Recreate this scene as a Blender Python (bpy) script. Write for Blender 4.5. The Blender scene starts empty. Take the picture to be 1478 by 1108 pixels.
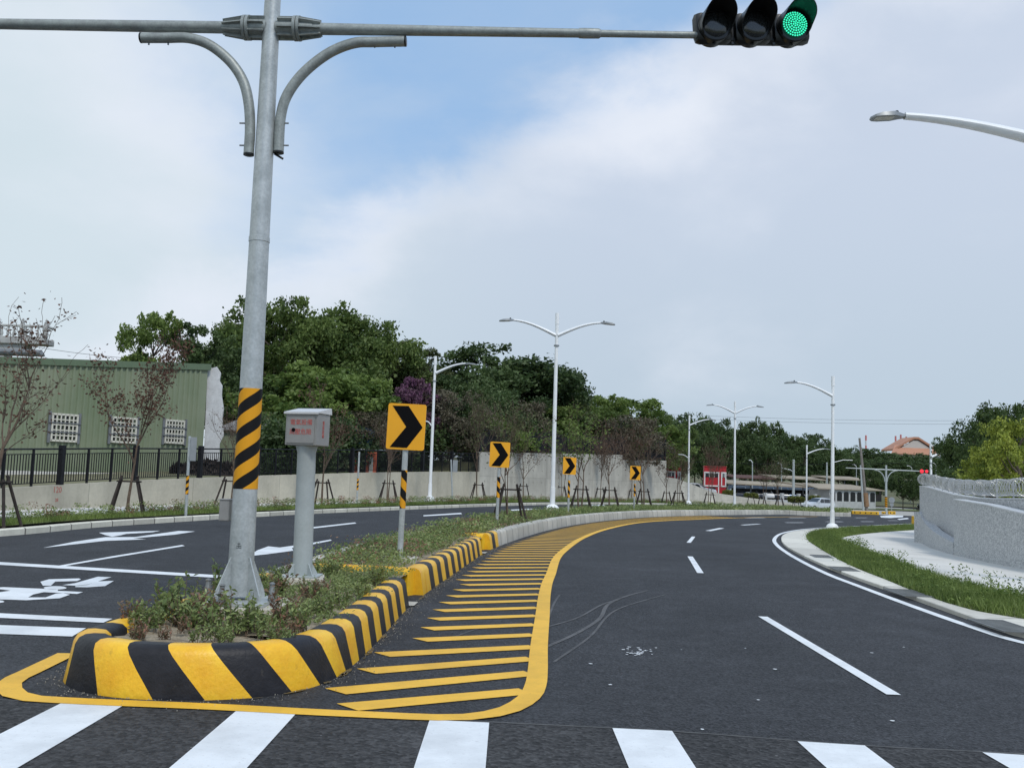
import bpy, bmesh, math, random
import numpy as np
from mathutils import Vector, Matrix, geometry
R = math.radians
random.seed(7)
rng = np.random.default_rng(7)
scene = bpy.context.scene
COL = scene.collection

# ------------------------------------------------------------------ camera
FPX, CX, CY = 1400.0, 739.0, 554.0
HC = 1.62
ROLL = math.atan(0.033)
PITCH = math.atan(136 * math.cos(ROLL) / FPX)
Fv = Vector((0, math.cos(PITCH), math.sin(PITCH)))
R0 = Vector((1, 0, 0)); U0 = Vector((0, -math.sin(PITCH), math.cos(PITCH)))
Rv = R0 * math.cos(ROLL) + U0 * math.sin(ROLL)
Uv = -R0 * math.sin(ROLL) + U0 * math.cos(ROLL)
CAM = Vector((0, 0, HC))
cd = bpy.data.cameras.new('camera'); cam = bpy.data.objects.new('camera', cd); COL.objects.link(cam)
cd.sensor_width = 36; cd.sensor_fit = 'HORIZONTAL'; cd.lens = 36 * FPX / 1478; cd.clip_start = .1; cd.clip_end = 6000
m = Matrix(((Rv.x, Uv.x, -Fv.x, 0), (Rv.y, Uv.y, -Fv.y, 0), (Rv.z, Uv.z, -Fv.z, HC), (0, 0, 0, 1)))
cam.matrix_world = m
scene.camera = cam

def ray(px, py):
    return Fv + Rv * ((px - CX) / FPX) + Uv * ((CY - py) / FPX)

# ------------------------------------------------------------------ light
SUN_EL, SUN_AZ = R(52), R(152)        # azimuth measured from +Y towards +X
sd = Vector((math.sin(SUN_AZ) * math.cos(SUN_EL), math.cos(SUN_AZ) * math.cos(SUN_EL), math.sin(SUN_EL)))
sl = bpy.data.lights.new('sun', 'SUN'); sun = bpy.data.objects.new('sun', sl); COL.objects.link(sun)
sl.energy = 1.7; sl.angle = R(12); sl.color = (1, .96, .89)
sun.rotation_euler = (-sd).to_track_quat('-Z', 'Y').to_euler()
sun.location = (0, 0, 60)

world = bpy.data.worlds.new("World"); scene.world = world; world.use_nodes = True
def build_world():
    nt = world.node_tree; N = nt.nodes; L = nt.links; N.clear()
    out = N.new('ShaderNodeOutputWorld'); bg = N.new('ShaderNodeBackground'); L.new(bg.outputs[0], out.inputs[0])
    bg.inputs[1].default_value = 0.1
    sky = N.new('ShaderNodeTexSky'); sky.sky_type = 'NISHITA'; sky.sun_disc = False
    sky.sun_elevation = SUN_EL; sky.sun_rotation = SUN_AZ; sky.air_density = 1.0; sky.dust_density = 1.5
    tc = N.new('ShaderNodeTexCoord')
    def math_(op, a, b=None, c=None, clamp=False):
        n = N.new('ShaderNodeMath'); n.operation = op; n.use_clamp = clamp
        for i, v in enumerate((a, b, c)):
            if v is None: continue
            if isinstance(v, (int, float)): n.inputs[i].default_value = v
            else: L.new(v, n.inputs[i])
        return n.outputs[0]
    def vdot(vec):
        n = N.new('ShaderNodeVectorMath'); n.operation = 'DOT_PRODUCT'
        L.new(tc.outputs['Generated'], n.inputs[0]); n.inputs[1].default_value = vec; return n.outputs['Value']
    def noise(scale, detail, rough, dist=0, squash=(1, 1, 1), off=0):
        mp = N.new('ShaderNodeMapping'); mp.inputs['Scale'].default_value = squash
        mp.inputs['Location'].default_value = (off, off * .7, off * .3)
        L.new(tc.outputs['Generated'], mp.inputs[0])
        n = N.new('ShaderNodeTexNoise'); n.inputs['Scale'].default_value = scale; n.inputs['Detail'].default_value = detail
        n.inputs['Roughness'].default_value = rough; n.inputs['Distortion'].default_value = dist
        L.new(mp.outputs[0], n.inputs['Vector']); return n.outputs['Fac']
    def ss(v, lo, hi, a=0., b=1.):
        n = N.new('ShaderNodeMapRange'); n.interpolation_type = 'SMOOTHSTEP'
        L.new(v, n.inputs[0]); n.inputs[1].default_value = lo; n.inputs[2].default_value = hi
        n.inputs[3].default_value = a; n.inputs[4].default_value = b; return n.outputs[0]
    def blob(px, py, rad, soft):
        d = ray(px, py).normalized()
        return ss(vdot(d), math.cos(R(rad + soft)), math.cos(R(max(rad - soft, 0))))
    nz = noise(3.2, 9, .56, .25, (1, 1, 1.7), 1.3)
    nz2 = noise(1.6, 7, .5, .2, (1, 1, 2.4), 4.1)
    # one opening of blue: a billowed cloud bank closes it on the lower right, thin veil on the left
    def side(pa, pb, pin):
        n = ray(*pa).normalized().cross(ray(*pb).normalized()).normalized()
        if n.dot(ray(*pin)) < 0: n = -n
        return vdot(n)
    nzs = noise(6.0, 9, .58, .35, (1, 1, 1.5), 2.2)
    n0 = math_('SUBTRACT', nz, .5); n1 = math_('SUBTRACT', nzs, .5)
    wob = math_('ADD', math_('MULTIPLY', n0, .20), math_('MULTIPLY', n1, .12))
    d1 = math_('ADD', side((1110, 10), (590, 275), (700, 50)), wob)
    d2 = math_('ADD', side((520, 290), (330, -60), (700, 50)), math_('MULTIPLY', wob, 1.5))
    e1 = ss(d1, -.05, .045)
    blue = math_('MULTIPLY', math_('MULTIPLY', e1, ss(d2, -.17, .14)), math_('ADD', .97, math_('MULTIPLY', n0, .8)), clamp=True)
    # cloud tone: brighter puffs and flat grey lower down
    br = math_('ADD', math_('MULTIPLY', math_('SUBTRACT', nz, .5), .9), math_('MULTIPLY', math_('SUBTRACT', nz2, .5), 1.4))
    for px, py, rad, soft, w in ((990, 150, 5, 6, .26), (90, 130, 8, 8, .22), (330, 330, 6, 7, .16), (1400, 60, 6, 7, .12), (860, 230, 4, 5, .12)):
        br = math_('ADD', br, math_('MULTIPLY', blob(px, py, rad, soft), w))
    rim = math_('MULTIPLY', ss(d1, -.16, -.01), ss(d1, .05, -.01)); br = math_('ADD', br, math_('MULTIPLY', rim, .30))
    sep = N.new('ShaderNodeSeparateXYZ'); L.new(tc.outputs['Generated'], sep.inputs[0])
    el = ss(sep.outputs['Z'], -.02, .36)
    def rgbmix(f, a, b):
        n = N.new('ShaderNodeMix'); n.data_type = 'RGBA'
        L.new(f, n.inputs[0])
        for i, c in ((6, a), (7, b)):
            if isinstance(c, tuple): n.inputs[i].default_value = c + (1,)
            else: L.new(c, n.inputs[i])
        return n.outputs[2]
    lowc = rgbmix(el, (4.55, 5.55, 6.45), (5.3, 6.05, 7.3))
    left = ss(vdot((-1, 0, 0)), -.1, .45)
    lowc = rgbmix(left, lowc, (5.9, 6.85, 7.5))
    cloud = rgbmix(ss(br, .06, .72), lowc, (7.3, 7.75, 8.6))
    mul = N.new('ShaderNodeMix'); mul.data_type = 'RGBA'; mul.blend_type = 'MULTIPLY'; mul.inputs[0].default_value = 1
    L.new(sky.outputs[0], mul.inputs[6]); mul.inputs[7].default_value = (1.15, 1.1, 1.05, 1)
    bluec = rgbmix(math_('ADD', .72, 0), mul.outputs[2], (3.5, 5.5, 8.4))
    cloud = rgbmix(ss(sep.outputs['Z'], .48, .85), cloud, (9.6, 9.2, 8.6))
    fin = rgbmix(blue, cloud, bluec)
    # ground half stays plain
    L.new(fin, bg.inputs[0])
build_world()
scene.view_settings.view_transform = 'Standard'; scene.view_settings.look = 'None'
scene.view_settings.exposure = 0.14; scene.view_settings.gamma = 1.0
scene.cycles.max_bounces = 6; scene.cycles.transparent_max_bounces = 6

# ------------------------------------------------------------------ terrain and pixel-to-place helpers
def sstep(a, b, x):
    t = min(1, max(0, (x - a) / (b - a))); return t * t * (3 - 2 * t)
def tz(x, y):
    x = min(x, 42)
    sp = 2 * math.log(1 + math.exp(min(x / 2, 60)))
    return -.028 * sp * sstep(13, 38, y)
def g(px, py, h=0.0):
    d = ray(px, py); z = h; p = None
    for _ in range(60):
        if d.z > -1e-4: break
        t = (z - HC) / d.z; p = CAM + d * t; z = tz(p.x, p.y) + h
    return Vector((p.x, p.y, z))
def gs(lst, h=0.0): return [g(a, b, h) for a, b in lst]
def P(px, py, Y):
    d = ray(px, py); return CAM + d * (Y / d.y)
def ray_plane(px, py, o, nrm):
    d = ray(px, py); t = (o - CAM).dot(nrm) / d.dot(nrm); return CAM + d * t

def catmull(pts, step=.5, closed=False):
    pts = [Vector(p) for p in pts]; n = len(pts); out = []
    rngi = range(n if closed else n - 1)
    for i in rngi:
        if closed: p0, p1, p2, p3 = pts[(i - 1) % n], pts[i], pts[(i + 1) % n], pts[(i + 2) % n]
        else:
            p1, p2 = pts[i], pts[i + 1]
            p0 = pts[i - 1] if i else p1 * 2 - p2
            p3 = pts[i + 2] if i + 2 < n else p2 * 2 - p1
        # centripetal parametrisation keeps uneven points from overshooting
        t0 = 0; t1 = t0 + max((p1 - p0).length, 1e-5) ** .5; t2 = t1 + max((p2 - p1).length, 1e-5) ** .5; t3 = t2 + max((p3 - p2).length, 1e-5) ** .5
        k = max(1, int(math.ceil((p2 - p1).length / step)))
        for j in range(k):
            t = t1 + (t2 - t1) * j / k
            A1 = p0 * ((t1 - t) / (t1 - t0)) + p1 * ((t - t0) / (t1 - t0))
            A2 = p1 * ((t2 - t) / (t2 - t1)) + p2 * ((t - t1) / (t2 - t1))
            A3 = p2 * ((t3 - t) / (t3 - t2)) + p3 * ((t - t2) / (t3 - t2))
            B1 = A1 * ((t2 - t) / (t2 - t0)) + A2 * ((t - t0) / (t2 - t0))
            B2 = A2 * ((t3 - t) / (t3 - t1)) + A3 * ((t - t1) / (t3 - t1))
            out.append(B1 * ((t2 - t) / (t2 - t1)) + B2 * ((t - t1) / (t2 - t1)))
    if not closed: out.append(pts[-1].copy())
    return out
class Path:
    """arc-length path in plan"""
    def __init__(s, pts, step=.3, smooth=True, closed=False):
        p = [Vector((q[0], q[1], 0)) for q in pts]
        s.p = catmull(p, step, closed) if smooth else p
        if closed: s.p.append(s.p[0].copy())
        s.s = [0]
        for a, b in zip(s.p, s.p[1:]): s.s.append(s.s[-1] + (b - a).length)
        s.len = s.s[-1]
    def idx(s, t):
        import bisect
        i = min(max(bisect.bisect_right(s.s, t) - 1, 0), len(s.p) - 2); return i
    def at(s, t):
        i = s.idx(t); l = s.s[i + 1] - s.s[i] or 1e-6; return s.p[i].lerp(s.p[i + 1], (t - s.s[i]) / l)
    def tan(s, t):
        d = s.at(min(t + .15, s.len)) - s.at(max(t - .15, 0)); return d.normalized()
    def nor(s, t):                       # to the right of travel
        d = s.tan(t); return Vector((d.y, -d.x, 0))
    def off(s, t, o): return s.at(t) + s.nor(t) * o

# ------------------------------------------------------------------ meshes
class MB:
    def __init__(s): s.v = []; s.f = []; s.m = []; s.uv = {}
    def add(s, vs, fs, mi=0):
        b = len(s.v); s.v.extend([tuple(v) for v in vs])
        for f in fs: s.f.append(tuple(b + i for i in f)); s.m.append(mi)
        return s
    def box(s, c, size, mi=0, mat=None, taper=1.0):
        x, y, z = size[0] / 2, size[1] / 2, size[2] / 2
        vs = [Vector((a * x * (taper if cc > 0 else 1), b * y * (taper if cc > 0 else 1), cc * z)) for cc in (-1, 1) for a, b in ((-1, -1), (1, -1), (1, 1), (-1, 1))]
        if mat is not None: vs = [mat @ v for v in vs]
        vs = [v + Vector(c) for v in vs]
        return s.add(vs, [(3, 2, 1, 0), (4, 5, 6, 7), (0, 1, 5, 4), (1, 2, 6, 5), (2, 3, 7, 6), (3, 0, 4, 7)], mi)
    def bbox(s, c, size, bev, mi=0, mat=None):
        """box with bevelled edges"""
        bm = bmesh.new(); bmesh.ops.create_cube(bm, size=1)
        for v in bm.verts: v.co = Vector((v.co.x * size[0], v.co.y * size[1], v.co.z * size[2]))
        bmesh.ops.bevel(bm, geom=bm.edges[:], offset=bev, segments=2, affect='EDGES', profile=.5)
        vs = [(mat @ v.co if mat is not None else v.co) + Vector(c) for v in bm.verts]
        bm.verts.index_update(); fs = [[v.index for v in f.verts] for f in bm.faces]; bm.free()
        return s.add(vs, fs, mi)
    def tube(s, pts, r, seg=10, mi=0, caps=True, flat=1.0):
        pts = [Vector(p) for p in pts]; n = len(pts)
        rs = r if isinstance(r, (list, tuple)) else [r] * n
        vs = []; ref = None
        for i, p in enumerate(pts):
            d = (pts[min(i + 1, n - 1)] - pts[max(i - 1, 0)])
            d = d.normalized() if d.length > 1e-9 else Vector((0, 0, 1))
            if ref is None: ref = Vector((0, 0, 1)) if abs(d.z) < .9 else Vector((1, 0, 0))
            a = d.cross(ref)
            if a.length < 1e-4: a = d.cross(Vector((0, 1, 0)))
            a.normalize(); b = a.cross(d).normalized(); ref = b
            for k in range(seg):
                th = 2 * math.pi * k / seg
                vs.append(p + a * (math.cos(th) * rs[i]) + b * (math.sin(th) * rs[i] * flat))
        fs = [(i * seg + k, i * seg + (k + 1) % seg, (i + 1) * seg + (k + 1) % seg, (i + 1) * seg + k) for i in range(n - 1) for k in range(seg)]
        if caps: fs += [tuple(range(seg - 1, -1, -1)), tuple((n - 1) * seg + k for k in range(seg))]
        return s.add(vs, fs, mi)
    def lathe(s, prof, seg=24, c=(0, 0, 0), mi=0, mat=None):
        vs = []
        for r_, z in prof:
            for k in range(seg):
                th = 2 * math.pi * k / seg; v = Vector((r_ * math.cos(th), r_ * math.sin(th), z))
                vs.append((mat @ v if mat is not None else v) + Vector(c))
        n = len(prof)
        fs = [(i * seg + k, i * seg + (k + 1) % seg, (i + 1) * seg + (k + 1) % seg, (i + 1) * seg + k) for i in range(n - 1) for k in range(seg)]
        fs += [tuple(range(seg - 1, -1, -1)), tuple((n - 1) * seg + k for k in range(seg))]
        return s.add(vs, fs, mi)
    def poly(s, pts, th, nrm, mi=0):
        """extrude a planar outline (list of 3-D points) by th along nrm"""
        pts = [Vector(p) for p in pts]; n = len(pts); o = Vector(nrm) * th
        tri = geometry.tessellate_polygon([pts])
        vs = pts + [p + o for p in pts]
        a = sum(((pts[i].cross(pts[(i + 1) % n])) for i in range(n)), Vector()).dot(Vector(nrm))
        fs = []
        for t in tri:
            x = (pts[t[1]] - pts[t[0]]).cross(pts[t[2]] - pts[t[0]]).dot(Vector(nrm))
            t = t if x > 0 else (t[2], t[1], t[0])
            fs.append((t[2], t[1], t[0])); fs.append(tuple(i + n for i in t))
        for i in range(n):
            j = (i + 1) % n
            fs.append((i, j, j + n, i + n) if a > 0 else (j, i, i + n, j + n))
        return s.add(vs, fs, mi)
    def sheet(s, pts, mi=0):
        pts = [Vector(p) for p in pts]
        tri = geometry.tessellate_polygon([[Vector((p.x, p.y, 0)) for p in pts]]); fs = []
        for t in tri:
            x = (pts[t[1]] - pts[t[0]]).cross(pts[t[2]] - pts[t[0]]).z
            fs.append(t if x > 0 else (t[2], t[1], t[0]))
        return s.add(pts, fs, mi)
    def ribbon(s, path, w, h=.006, t0=0, t1=None, step=.4, o=0, mi=0):
        """draped marking along a path"""
        t1 = path.len if t1 is None else t1; k = max(1, int((t1 - t0) / step)); vs = []
        for i in range(k + 1):
            t = t0 + (t1 - t0) * i / k
            for q in (o - w / 2, o + w / 2):
                p = path.off(t, q); vs.append((p.x, p.y, tz(p.x, p.y) + h))
        return s.add(vs, [(2 * i, 2 * i + 1, 2 * i + 3, 2 * i + 2) for i in range(k)], mi)
    def strip(s, A, B, ha=0., hb=0., n=60, cross=1, mi=0, zf=None):
        """surface between two plan paths"""
        A = A if isinstance(A, Path) else Path(A); B = B if isinstance(B, Path) else Path(B)
        vs = []
        for i in range(n + 1):
            a = A.at(A.len * i / n); b = B.at(B.len * i / n)
            for j in range(cross + 1):
                p = a.lerp(b, j / cross); z = tz(p.x, p.y) + ha + (hb - ha) * j / cross
                if zf: z = zf(p, i / n, j / cross)
                vs.append((p.x, p.y, z))
        c = cross + 1; fs = []
        for i in range(n):
            for j in range(cross):
                q = (i * c + j, i * c + j + 1, (i + 1) * c + j + 1, (i + 1) * c + j)
                nn = (Vector(vs[q[1]]) - Vector(vs[q[0]])).cross(Vector(vs[q[3]]) - Vector(vs[q[0]])).z
                fs.append(q if nn >= 0 else q[::-1])
        return s.add(vs, fs, mi)
    def sweep(s, path, prof, t0=0, t1=None, step=.4, mi=None, skew=None, closed=True, side=1, uv=True, zf=None, bounds=None):
        """sweep profile [(offset, height)] along path; bounds = explicit s positions, mi(i) gives slot"""
        t1 = path.len if t1 is None else t1
        if bounds is None:
            k = max(1, int((t1 - t0) / step)); bounds = [t0 + (t1 - t0) * i / k for i in range(k + 1)]
        hmax = max(p[1] for p in prof); n = len(prof); base = len(s.v); vs = []
        for t in bounds:
            for (o, h) in prof:
                tt = t + (skew(t) * (hmax - h) if skew else 0); tt = min(max(tt, 0), path.len)
                p = path.off(tt, o * side); z0 = zf(tt) if zf else tz(p.x, p.y)
                vs.append((p.x, p.y, z0 + h))
        fs = []; ms = []
        for i in range(len(bounds) - 1):
            for j in range(n if closed else n - 1):
                a, b = i * n + j, i * n + (j + 1) % n
                q = (a, b, b + n, a + n); fs.append(q if side > 0 else q[::-1]); ms.append(mi(i) if mi else 0)
        s.v.extend(vs)
        for f, mm in zip(fs, ms):
            s.f.append(tuple(base + i for i in f)); s.m.append(mm)
        if closed:
            s.f.append(tuple(base + i for i in (range(n) if side < 0 else range(n - 1, -1, -1)))); s.m.append(ms[0])
            e = base + (len(bounds) - 1) * n
            s.f.append(tuple(e + i for i in (range(n) if side > 0 else range(n - 1, -1, -1)))); s.m.append(ms[-1])
        if uv:
            for i, t in enumerate(bounds):
                for j in range(n): s.uv[base + i * n + j] = (t, j / n)
        return s
    def build(s, name, mats, parent=None, smooth=False, loc=None, fix=False):
        me = bpy.data.meshes.new(name); me.from_pydata(s.v, [], s.f)
        mats = mats if isinstance(mats, (list, tuple)) else [mats]
        for mt in mats: me.materials.append(mt)
        me.polygons.foreach_set('material_index', s.m)
        if s.uv:
            ul = me.uv_layers.new(name='UVMap')
            idx = np.zeros(len(me.loops), dtype=np.int32); me.loops.foreach_get('vertex_index', idx)
            arr = np.array([s.uv.get(int(i), (0, 0)) for i in idx], dtype=np.float32); ul.data.foreach_set('uv', arr.ravel())
        if fix:
            bm = bmesh.new(); bm.from_mesh(me); bmesh.ops.recalc_face_normals(bm, faces=bm.faces[:]); bm.to_mesh(me); bm.free()
        me.update()
        if smooth: set_smooth(me, 35 if smooth is True else smooth)
        o = bpy.data.objects.new(name, me); COL.objects.link(o)
        if parent is not None: o.parent = parent
        if loc is not None: o.location = loc
        return o
def set_smooth(me, ang=35):
    me.polygons.foreach_set('use_smooth', [True] * len(me.polygons))
    try: me.set_sharp_from_angle(angle=R(ang))
    except Exception: pass

def tag(o, label=None, cat=None, group=None, kind=None):
    if label: o['label'] = label
    if cat: o['category'] = cat
    if group: o['group'] = group
    if kind: o['kind'] = kind
    return o
def thing(name, label, cat, loc=(0, 0, 0), rz=0, group=None):
    o = bpy.data.objects.new(name, None); COL.objects.link(o); o.empty_display_size = .3
    o.location = loc; o.rotation_euler = (0, 0, rz); return tag(o, label, cat, group)
def struct(name, mb, mats, **k):
    o = mb.build(name, mats, **k); o['kind'] = 'structure'; return o
KIDS = {}
def copy_tree(o, parent=None, label=None, loc=None, rz=None, sc=None):
    c = o.copy(); COL.objects.link(c)
    if parent is not None: c.parent = parent
    if label: c['label'] = label
    if loc is not None: c.location = loc
    if rz is not None: c.rotation_euler = (0, 0, rz)
    if sc is not None: c.scale = sc if hasattr(sc, '__len__') else (sc,) * 3
    for ch in [q for q in list(bpy.data.objects) if q.parent == o] if o not in KIDS else KIDS[o]: copy_tree(ch, c)
    return c

# ------------------------------------------------------------------ materials
def newmat(name):
    mt = bpy.data.materials.new(name); mt.use_nodes = True; nt = mt.node_tree
    return mt, nt, nt.nodes, nt.links, nt.nodes['Principled BSDF']
def mat(name, col, rough=.6, metal=0., var=.12, scale=3., bump=0., bscale=40., spec=.5, col2=None, scale2=None, coord='Object', var2=0., detail=6, streak=None):
    """surface with two noise layers of tone and a bump"""
    mt, nt, N, L, b = newmat(name)
    b.inputs['Roughness'].default_value = rough; b.inputs['Metallic'].default_value = metal; b.inputs['Specular IOR Level'].default_value = spec
    tc = N.new('ShaderNodeTexCoord'); src = tc.outputs[coord]
    if coord == 'World':
        pass
    def noise(sc, det=detail, rg=.6, sq=None):
        n = N.new('ShaderNodeTexNoise'); n.inputs['Scale'].default_value = sc; n.inputs['Detail'].default_value = det; n.inputs['Roughness'].default_value = rg
        if sq:
            mp = N.new('ShaderNodeMapping'); mp.inputs['Scale'].default_value = sq; L.new(src, mp.inputs[0]); L.new(mp.outputs[0], n.inputs['Vector'])
        else: L.new(src, n.inputs['Vector'])
        return n.outputs['Fac']
    def ramp(f, lo, hi, a, c):
        r_ = N.new('ShaderNodeMapRange'); L.new(f, r_.inputs[0]); r_.inputs[1].default_value = lo; r_.inputs[2].default_value = hi
        r_.inputs[3].default_value = a; r_.inputs[4].default_value = c; return r_.outputs[0]
    def mix(f, a, c, mode='MIX'):
        n = N.new('ShaderNodeMix'); n.data_type = 'RGBA'; n.blend_type = mode
        if isinstance(f, (int, float)): n.inputs[0].default_value = f
        else: L.new(f, n.inputs[0])
        for i, q in ((6, a), (7, c)):
            if isinstance(q, tuple): n.inputs[i].default_value = q + ((1,) if len(q) == 3 else ())
            else: L.new(q, n.inputs[i])
        return n.outputs[2]
    c2 = col2 or tuple(c * (1 - var) for c in col)
    base = mix(ramp(noise(scale), .35, .65, 0, 1), tuple(min(1, c * (1 + (0 if col2 else var))) for c in col), c2)
    if var2:
        f = ramp(noise(scale2 or scale * 12, 3), .3, .7, 1 - var2, 1 + var2)
        cc = N.new('ShaderNodeCombineColor')
        for i in range(3): L.new(f, cc.inputs[i])
        base = mix(1., base, cc.outputs[0], 'MULTIPLY')
    if streak:
        f = ramp(noise(streak[0], 4, .6, streak[1]), streak[3], streak[4], 0, streak[5]); base = mix(f, base, streak[2])
    L.new(base, b.inputs['Base Color'])
    if bump:
        bn = N.new('ShaderNodeBump'); bn.inputs['Strength'].default_value = bump; bn.inputs['Distance'].default_value = .02
        L.new(noise(bscale, 4), bn.inputs['Height']); L.new(bn.outputs[0], b.inputs['Normal'])
    return mt

def leafmat(name, c1, c2, trans=.35, rough=.55, sub=.0):
    mt, nt, N, L, b = newmat(name)
    at = N.new('ShaderNodeAttribute'); at.attribute_name = 'tint'
    mx = N.new('ShaderNodeMix'); mx.data_type = 'RGBA'; mx.inputs[6].default_value = c1 + (1,); mx.inputs[7].default_value = c2 + (1,)
    L.new(at.outputs['Fac'], mx.inputs[0]); L.new(mx.outputs[2], b.inputs['Base Color']); b.inputs['Roughness'].default_value = rough
    b.inputs['Specular IOR Level'].default_value = .35
    tr = N.new('ShaderNodeBsdfTranslucent'); L.new(mx.outputs[2], tr.inputs['Color'])
    ms = N.new('ShaderNodeMixShader'); ms.inputs[0].default_value = trans
    L.new(b.outputs[0], ms.inputs[1]); L.new(tr.outputs[0], ms.inputs[2]); L.new(ms.outputs[0], N['Material Output'].inputs[0])
    return mt

def asphalt(name, dark, light, coarse=1., tracks=True):
    mt, nt, N, L, b = newmat(name)
    tc = N.new('ShaderNodeTexCoord'); ob = tc.outputs['Object']
    def noise(sc, det=4, rg=.6, dist=0):
        n = N.new('ShaderNodeTexNoise'); n.inputs['Scale'].default_value = sc; n.inputs['Detail'].default_value = det; n.inputs['Roughness'].default_value = rg
        n.inputs['Distortion'].default_value = dist
        L.new(ob, n.inputs['Vector']); return n.outputs['Fac']
    def rmp(f, lo, hi, a, c):
        r_ = N.new('ShaderNodeMapRange'); L.new(f, r_.inputs[0]); r_.inputs[1].default_value = lo; r_.inputs[2].default_value = hi
        r_.inputs[3].default_value = a; r_.inputs[4].default_value = c; return r_.outputs[0]
    def mth(op, a, c):
        n = N.new('ShaderNodeMath'); n.operation = op
        for i, q in enumerate((a, c)):
            if isinstance(q, (int, float)): n.inputs[i].default_value = q
            else: L.new(q, n.inputs[i])
        return n.outputs[0]
    vo = N.new('ShaderNodeTexVoronoi'); vo.inputs['Scale'].default_value = 60 / coarse; L.new(ob, vo.inputs['Vector'])
    sepc = N.new('ShaderNodeSeparateColor'); L.new(vo.outputs['Color'], sepc.inputs[0])
    agg = rmp(sepc.outputs[0], 0, 1, .45, 1.75)
    gr = rmp(noise(34 / coarse, 3, .75), .3, .7, .55, 1.45)
    big = rmp(noise(.3, 6, .65), .3, .7, .74, 1.3)
    med = rmp(noise(5, 5, .65), .3, .7, .86, 1.16)
    f = mth('MULTIPLY', mth('MULTIPLY', mth('MULTIPLY', agg, gr), big), med)
    # the odd pale stone
    vo2 = N.new('ShaderNodeTexVoronoi'); vo2.inputs['Scale'].default_value = 26 / coarse; L.new(ob, vo2.inputs['Vector'])
    s2 = N.new('ShaderNodeSeparateColor'); L.new(vo2.outputs['Color'], s2.inputs[0])
    st = mth('MULTIPLY', mth('GREATER_THAN', s2.outputs[1], .985), mth('LESS_THAN', vo2.outputs['Distance'], .16))
    f = mth('ADD', f, mth('MULTIPLY', st, 3.5))
    # dusty scuffs: thin wandering lines and pale patches
    n1 = noise(.42, 3, .5, 1.2)
    line = rmp(mth('ABSOLUTE', mth('SUBTRACT', n1, .5), 0), 0, .006, 1, 0)
    patch = rmp(noise(.22, 3, .5), .5, .68, 0, 1)
    dust = mth('MULTIPLY', mth('MULTIPLY', line, patch), .45)
    f = mth('ADD', f, dust)
    dust2 = rmp(noise(1.1, 8, .7), .5, .8, 0, .75); f = mth('ADD', f, dust2)
    cc = N.new('ShaderNodeCombineColor')
    for i in range(3): L.new(mth('MULTIPLY', f, dark[i]), cc.inputs[i])
    L.new(cc.outputs[0], b.inputs['Base Color']); b.inputs['Roughness'].default_value = .82; b.inputs['Specular IOR Level'].default_value = .35
    bn = N.new('ShaderNodeBump'); bn.inputs['Strength'].default_value = .55 * coarse; bn.inputs['Distance'].default_value = .012
    L.new(vo.outputs['Distance'], bn.inputs['Height']); L.new(bn.outputs[0], b.inputs['Normal'])
    return mt

def paint(name, col, wearcol=(.07, .07, .075), wear=.5, rough=.6):
    """road paint: slightly dirty, chipped where the stone shows"""
    mt, nt, N, L, b = newmat(name)
    tc = N.new('ShaderNodeTexCoord'); ob = tc.outputs['Object']
    def noise(sc, det, rg):
        n = N.new('ShaderNodeTexNoise'); n.inputs['Scale'].default_value = sc; n.inputs['Detail'].default_value = det; n.inputs['Roughness'].default_value = rg
        L.new(ob, n.inputs['Vector']); return n.outputs['Fac']
    def rmp(f, lo, hi, a, c):
        r_ = N.new('ShaderNodeMapRange'); L.new(f, r_.inputs[0]); r_.inputs[1].default_value = lo; r_.inputs[2].default_value = hi
        r_.inputs[3].default_value = a; r_.inputs[4].default_value = c; return r_.outputs[0]
    def mix(f, a, c):
        n = N.new('ShaderNodeMix'); n.data_type = 'RGBA'
        if isinstance(f, float): n.inputs[0].default_value = f
        else: L.new(f, n.inputs[0])
        for i, q in ((6, a), (7, c)):
            if isinstance(q, tuple): n.inputs[i].default_value = q + (1,)
            else: L.new(q, n.inputs[i])
        return n.outputs[2]
    a = mix(rmp(noise(2.2, 6, .6), .35, .7, 0, .35), col, tuple(c * .72 for c in col))
    a = mix(rmp(noise(38, 6, .75), .57, .70, 0, wear), a, wearcol)
    a = mix(rmp(noise(1.1, 7, .7), .45, .72, 0, .5), a, tuple(c * .62 for c in col))
    a = mix(rmp(noise(7, 8, .75), .6, .8, 0, wear * .6), a, tuple(c * .55 for c in col))
    L.new(a, b.inputs['Base Color']); b.inputs['Roughness'].default_value = rough
    bn = N.new('ShaderNodeBump'); bn.inputs['Strength'].default_value = .25; bn.inputs['Distance'].default_value = .006
    L.new(noise(90, 4, .6), bn.inputs['Height']); L.new(bn.outputs[0], b.inputs['Normal'])
    return mt

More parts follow.
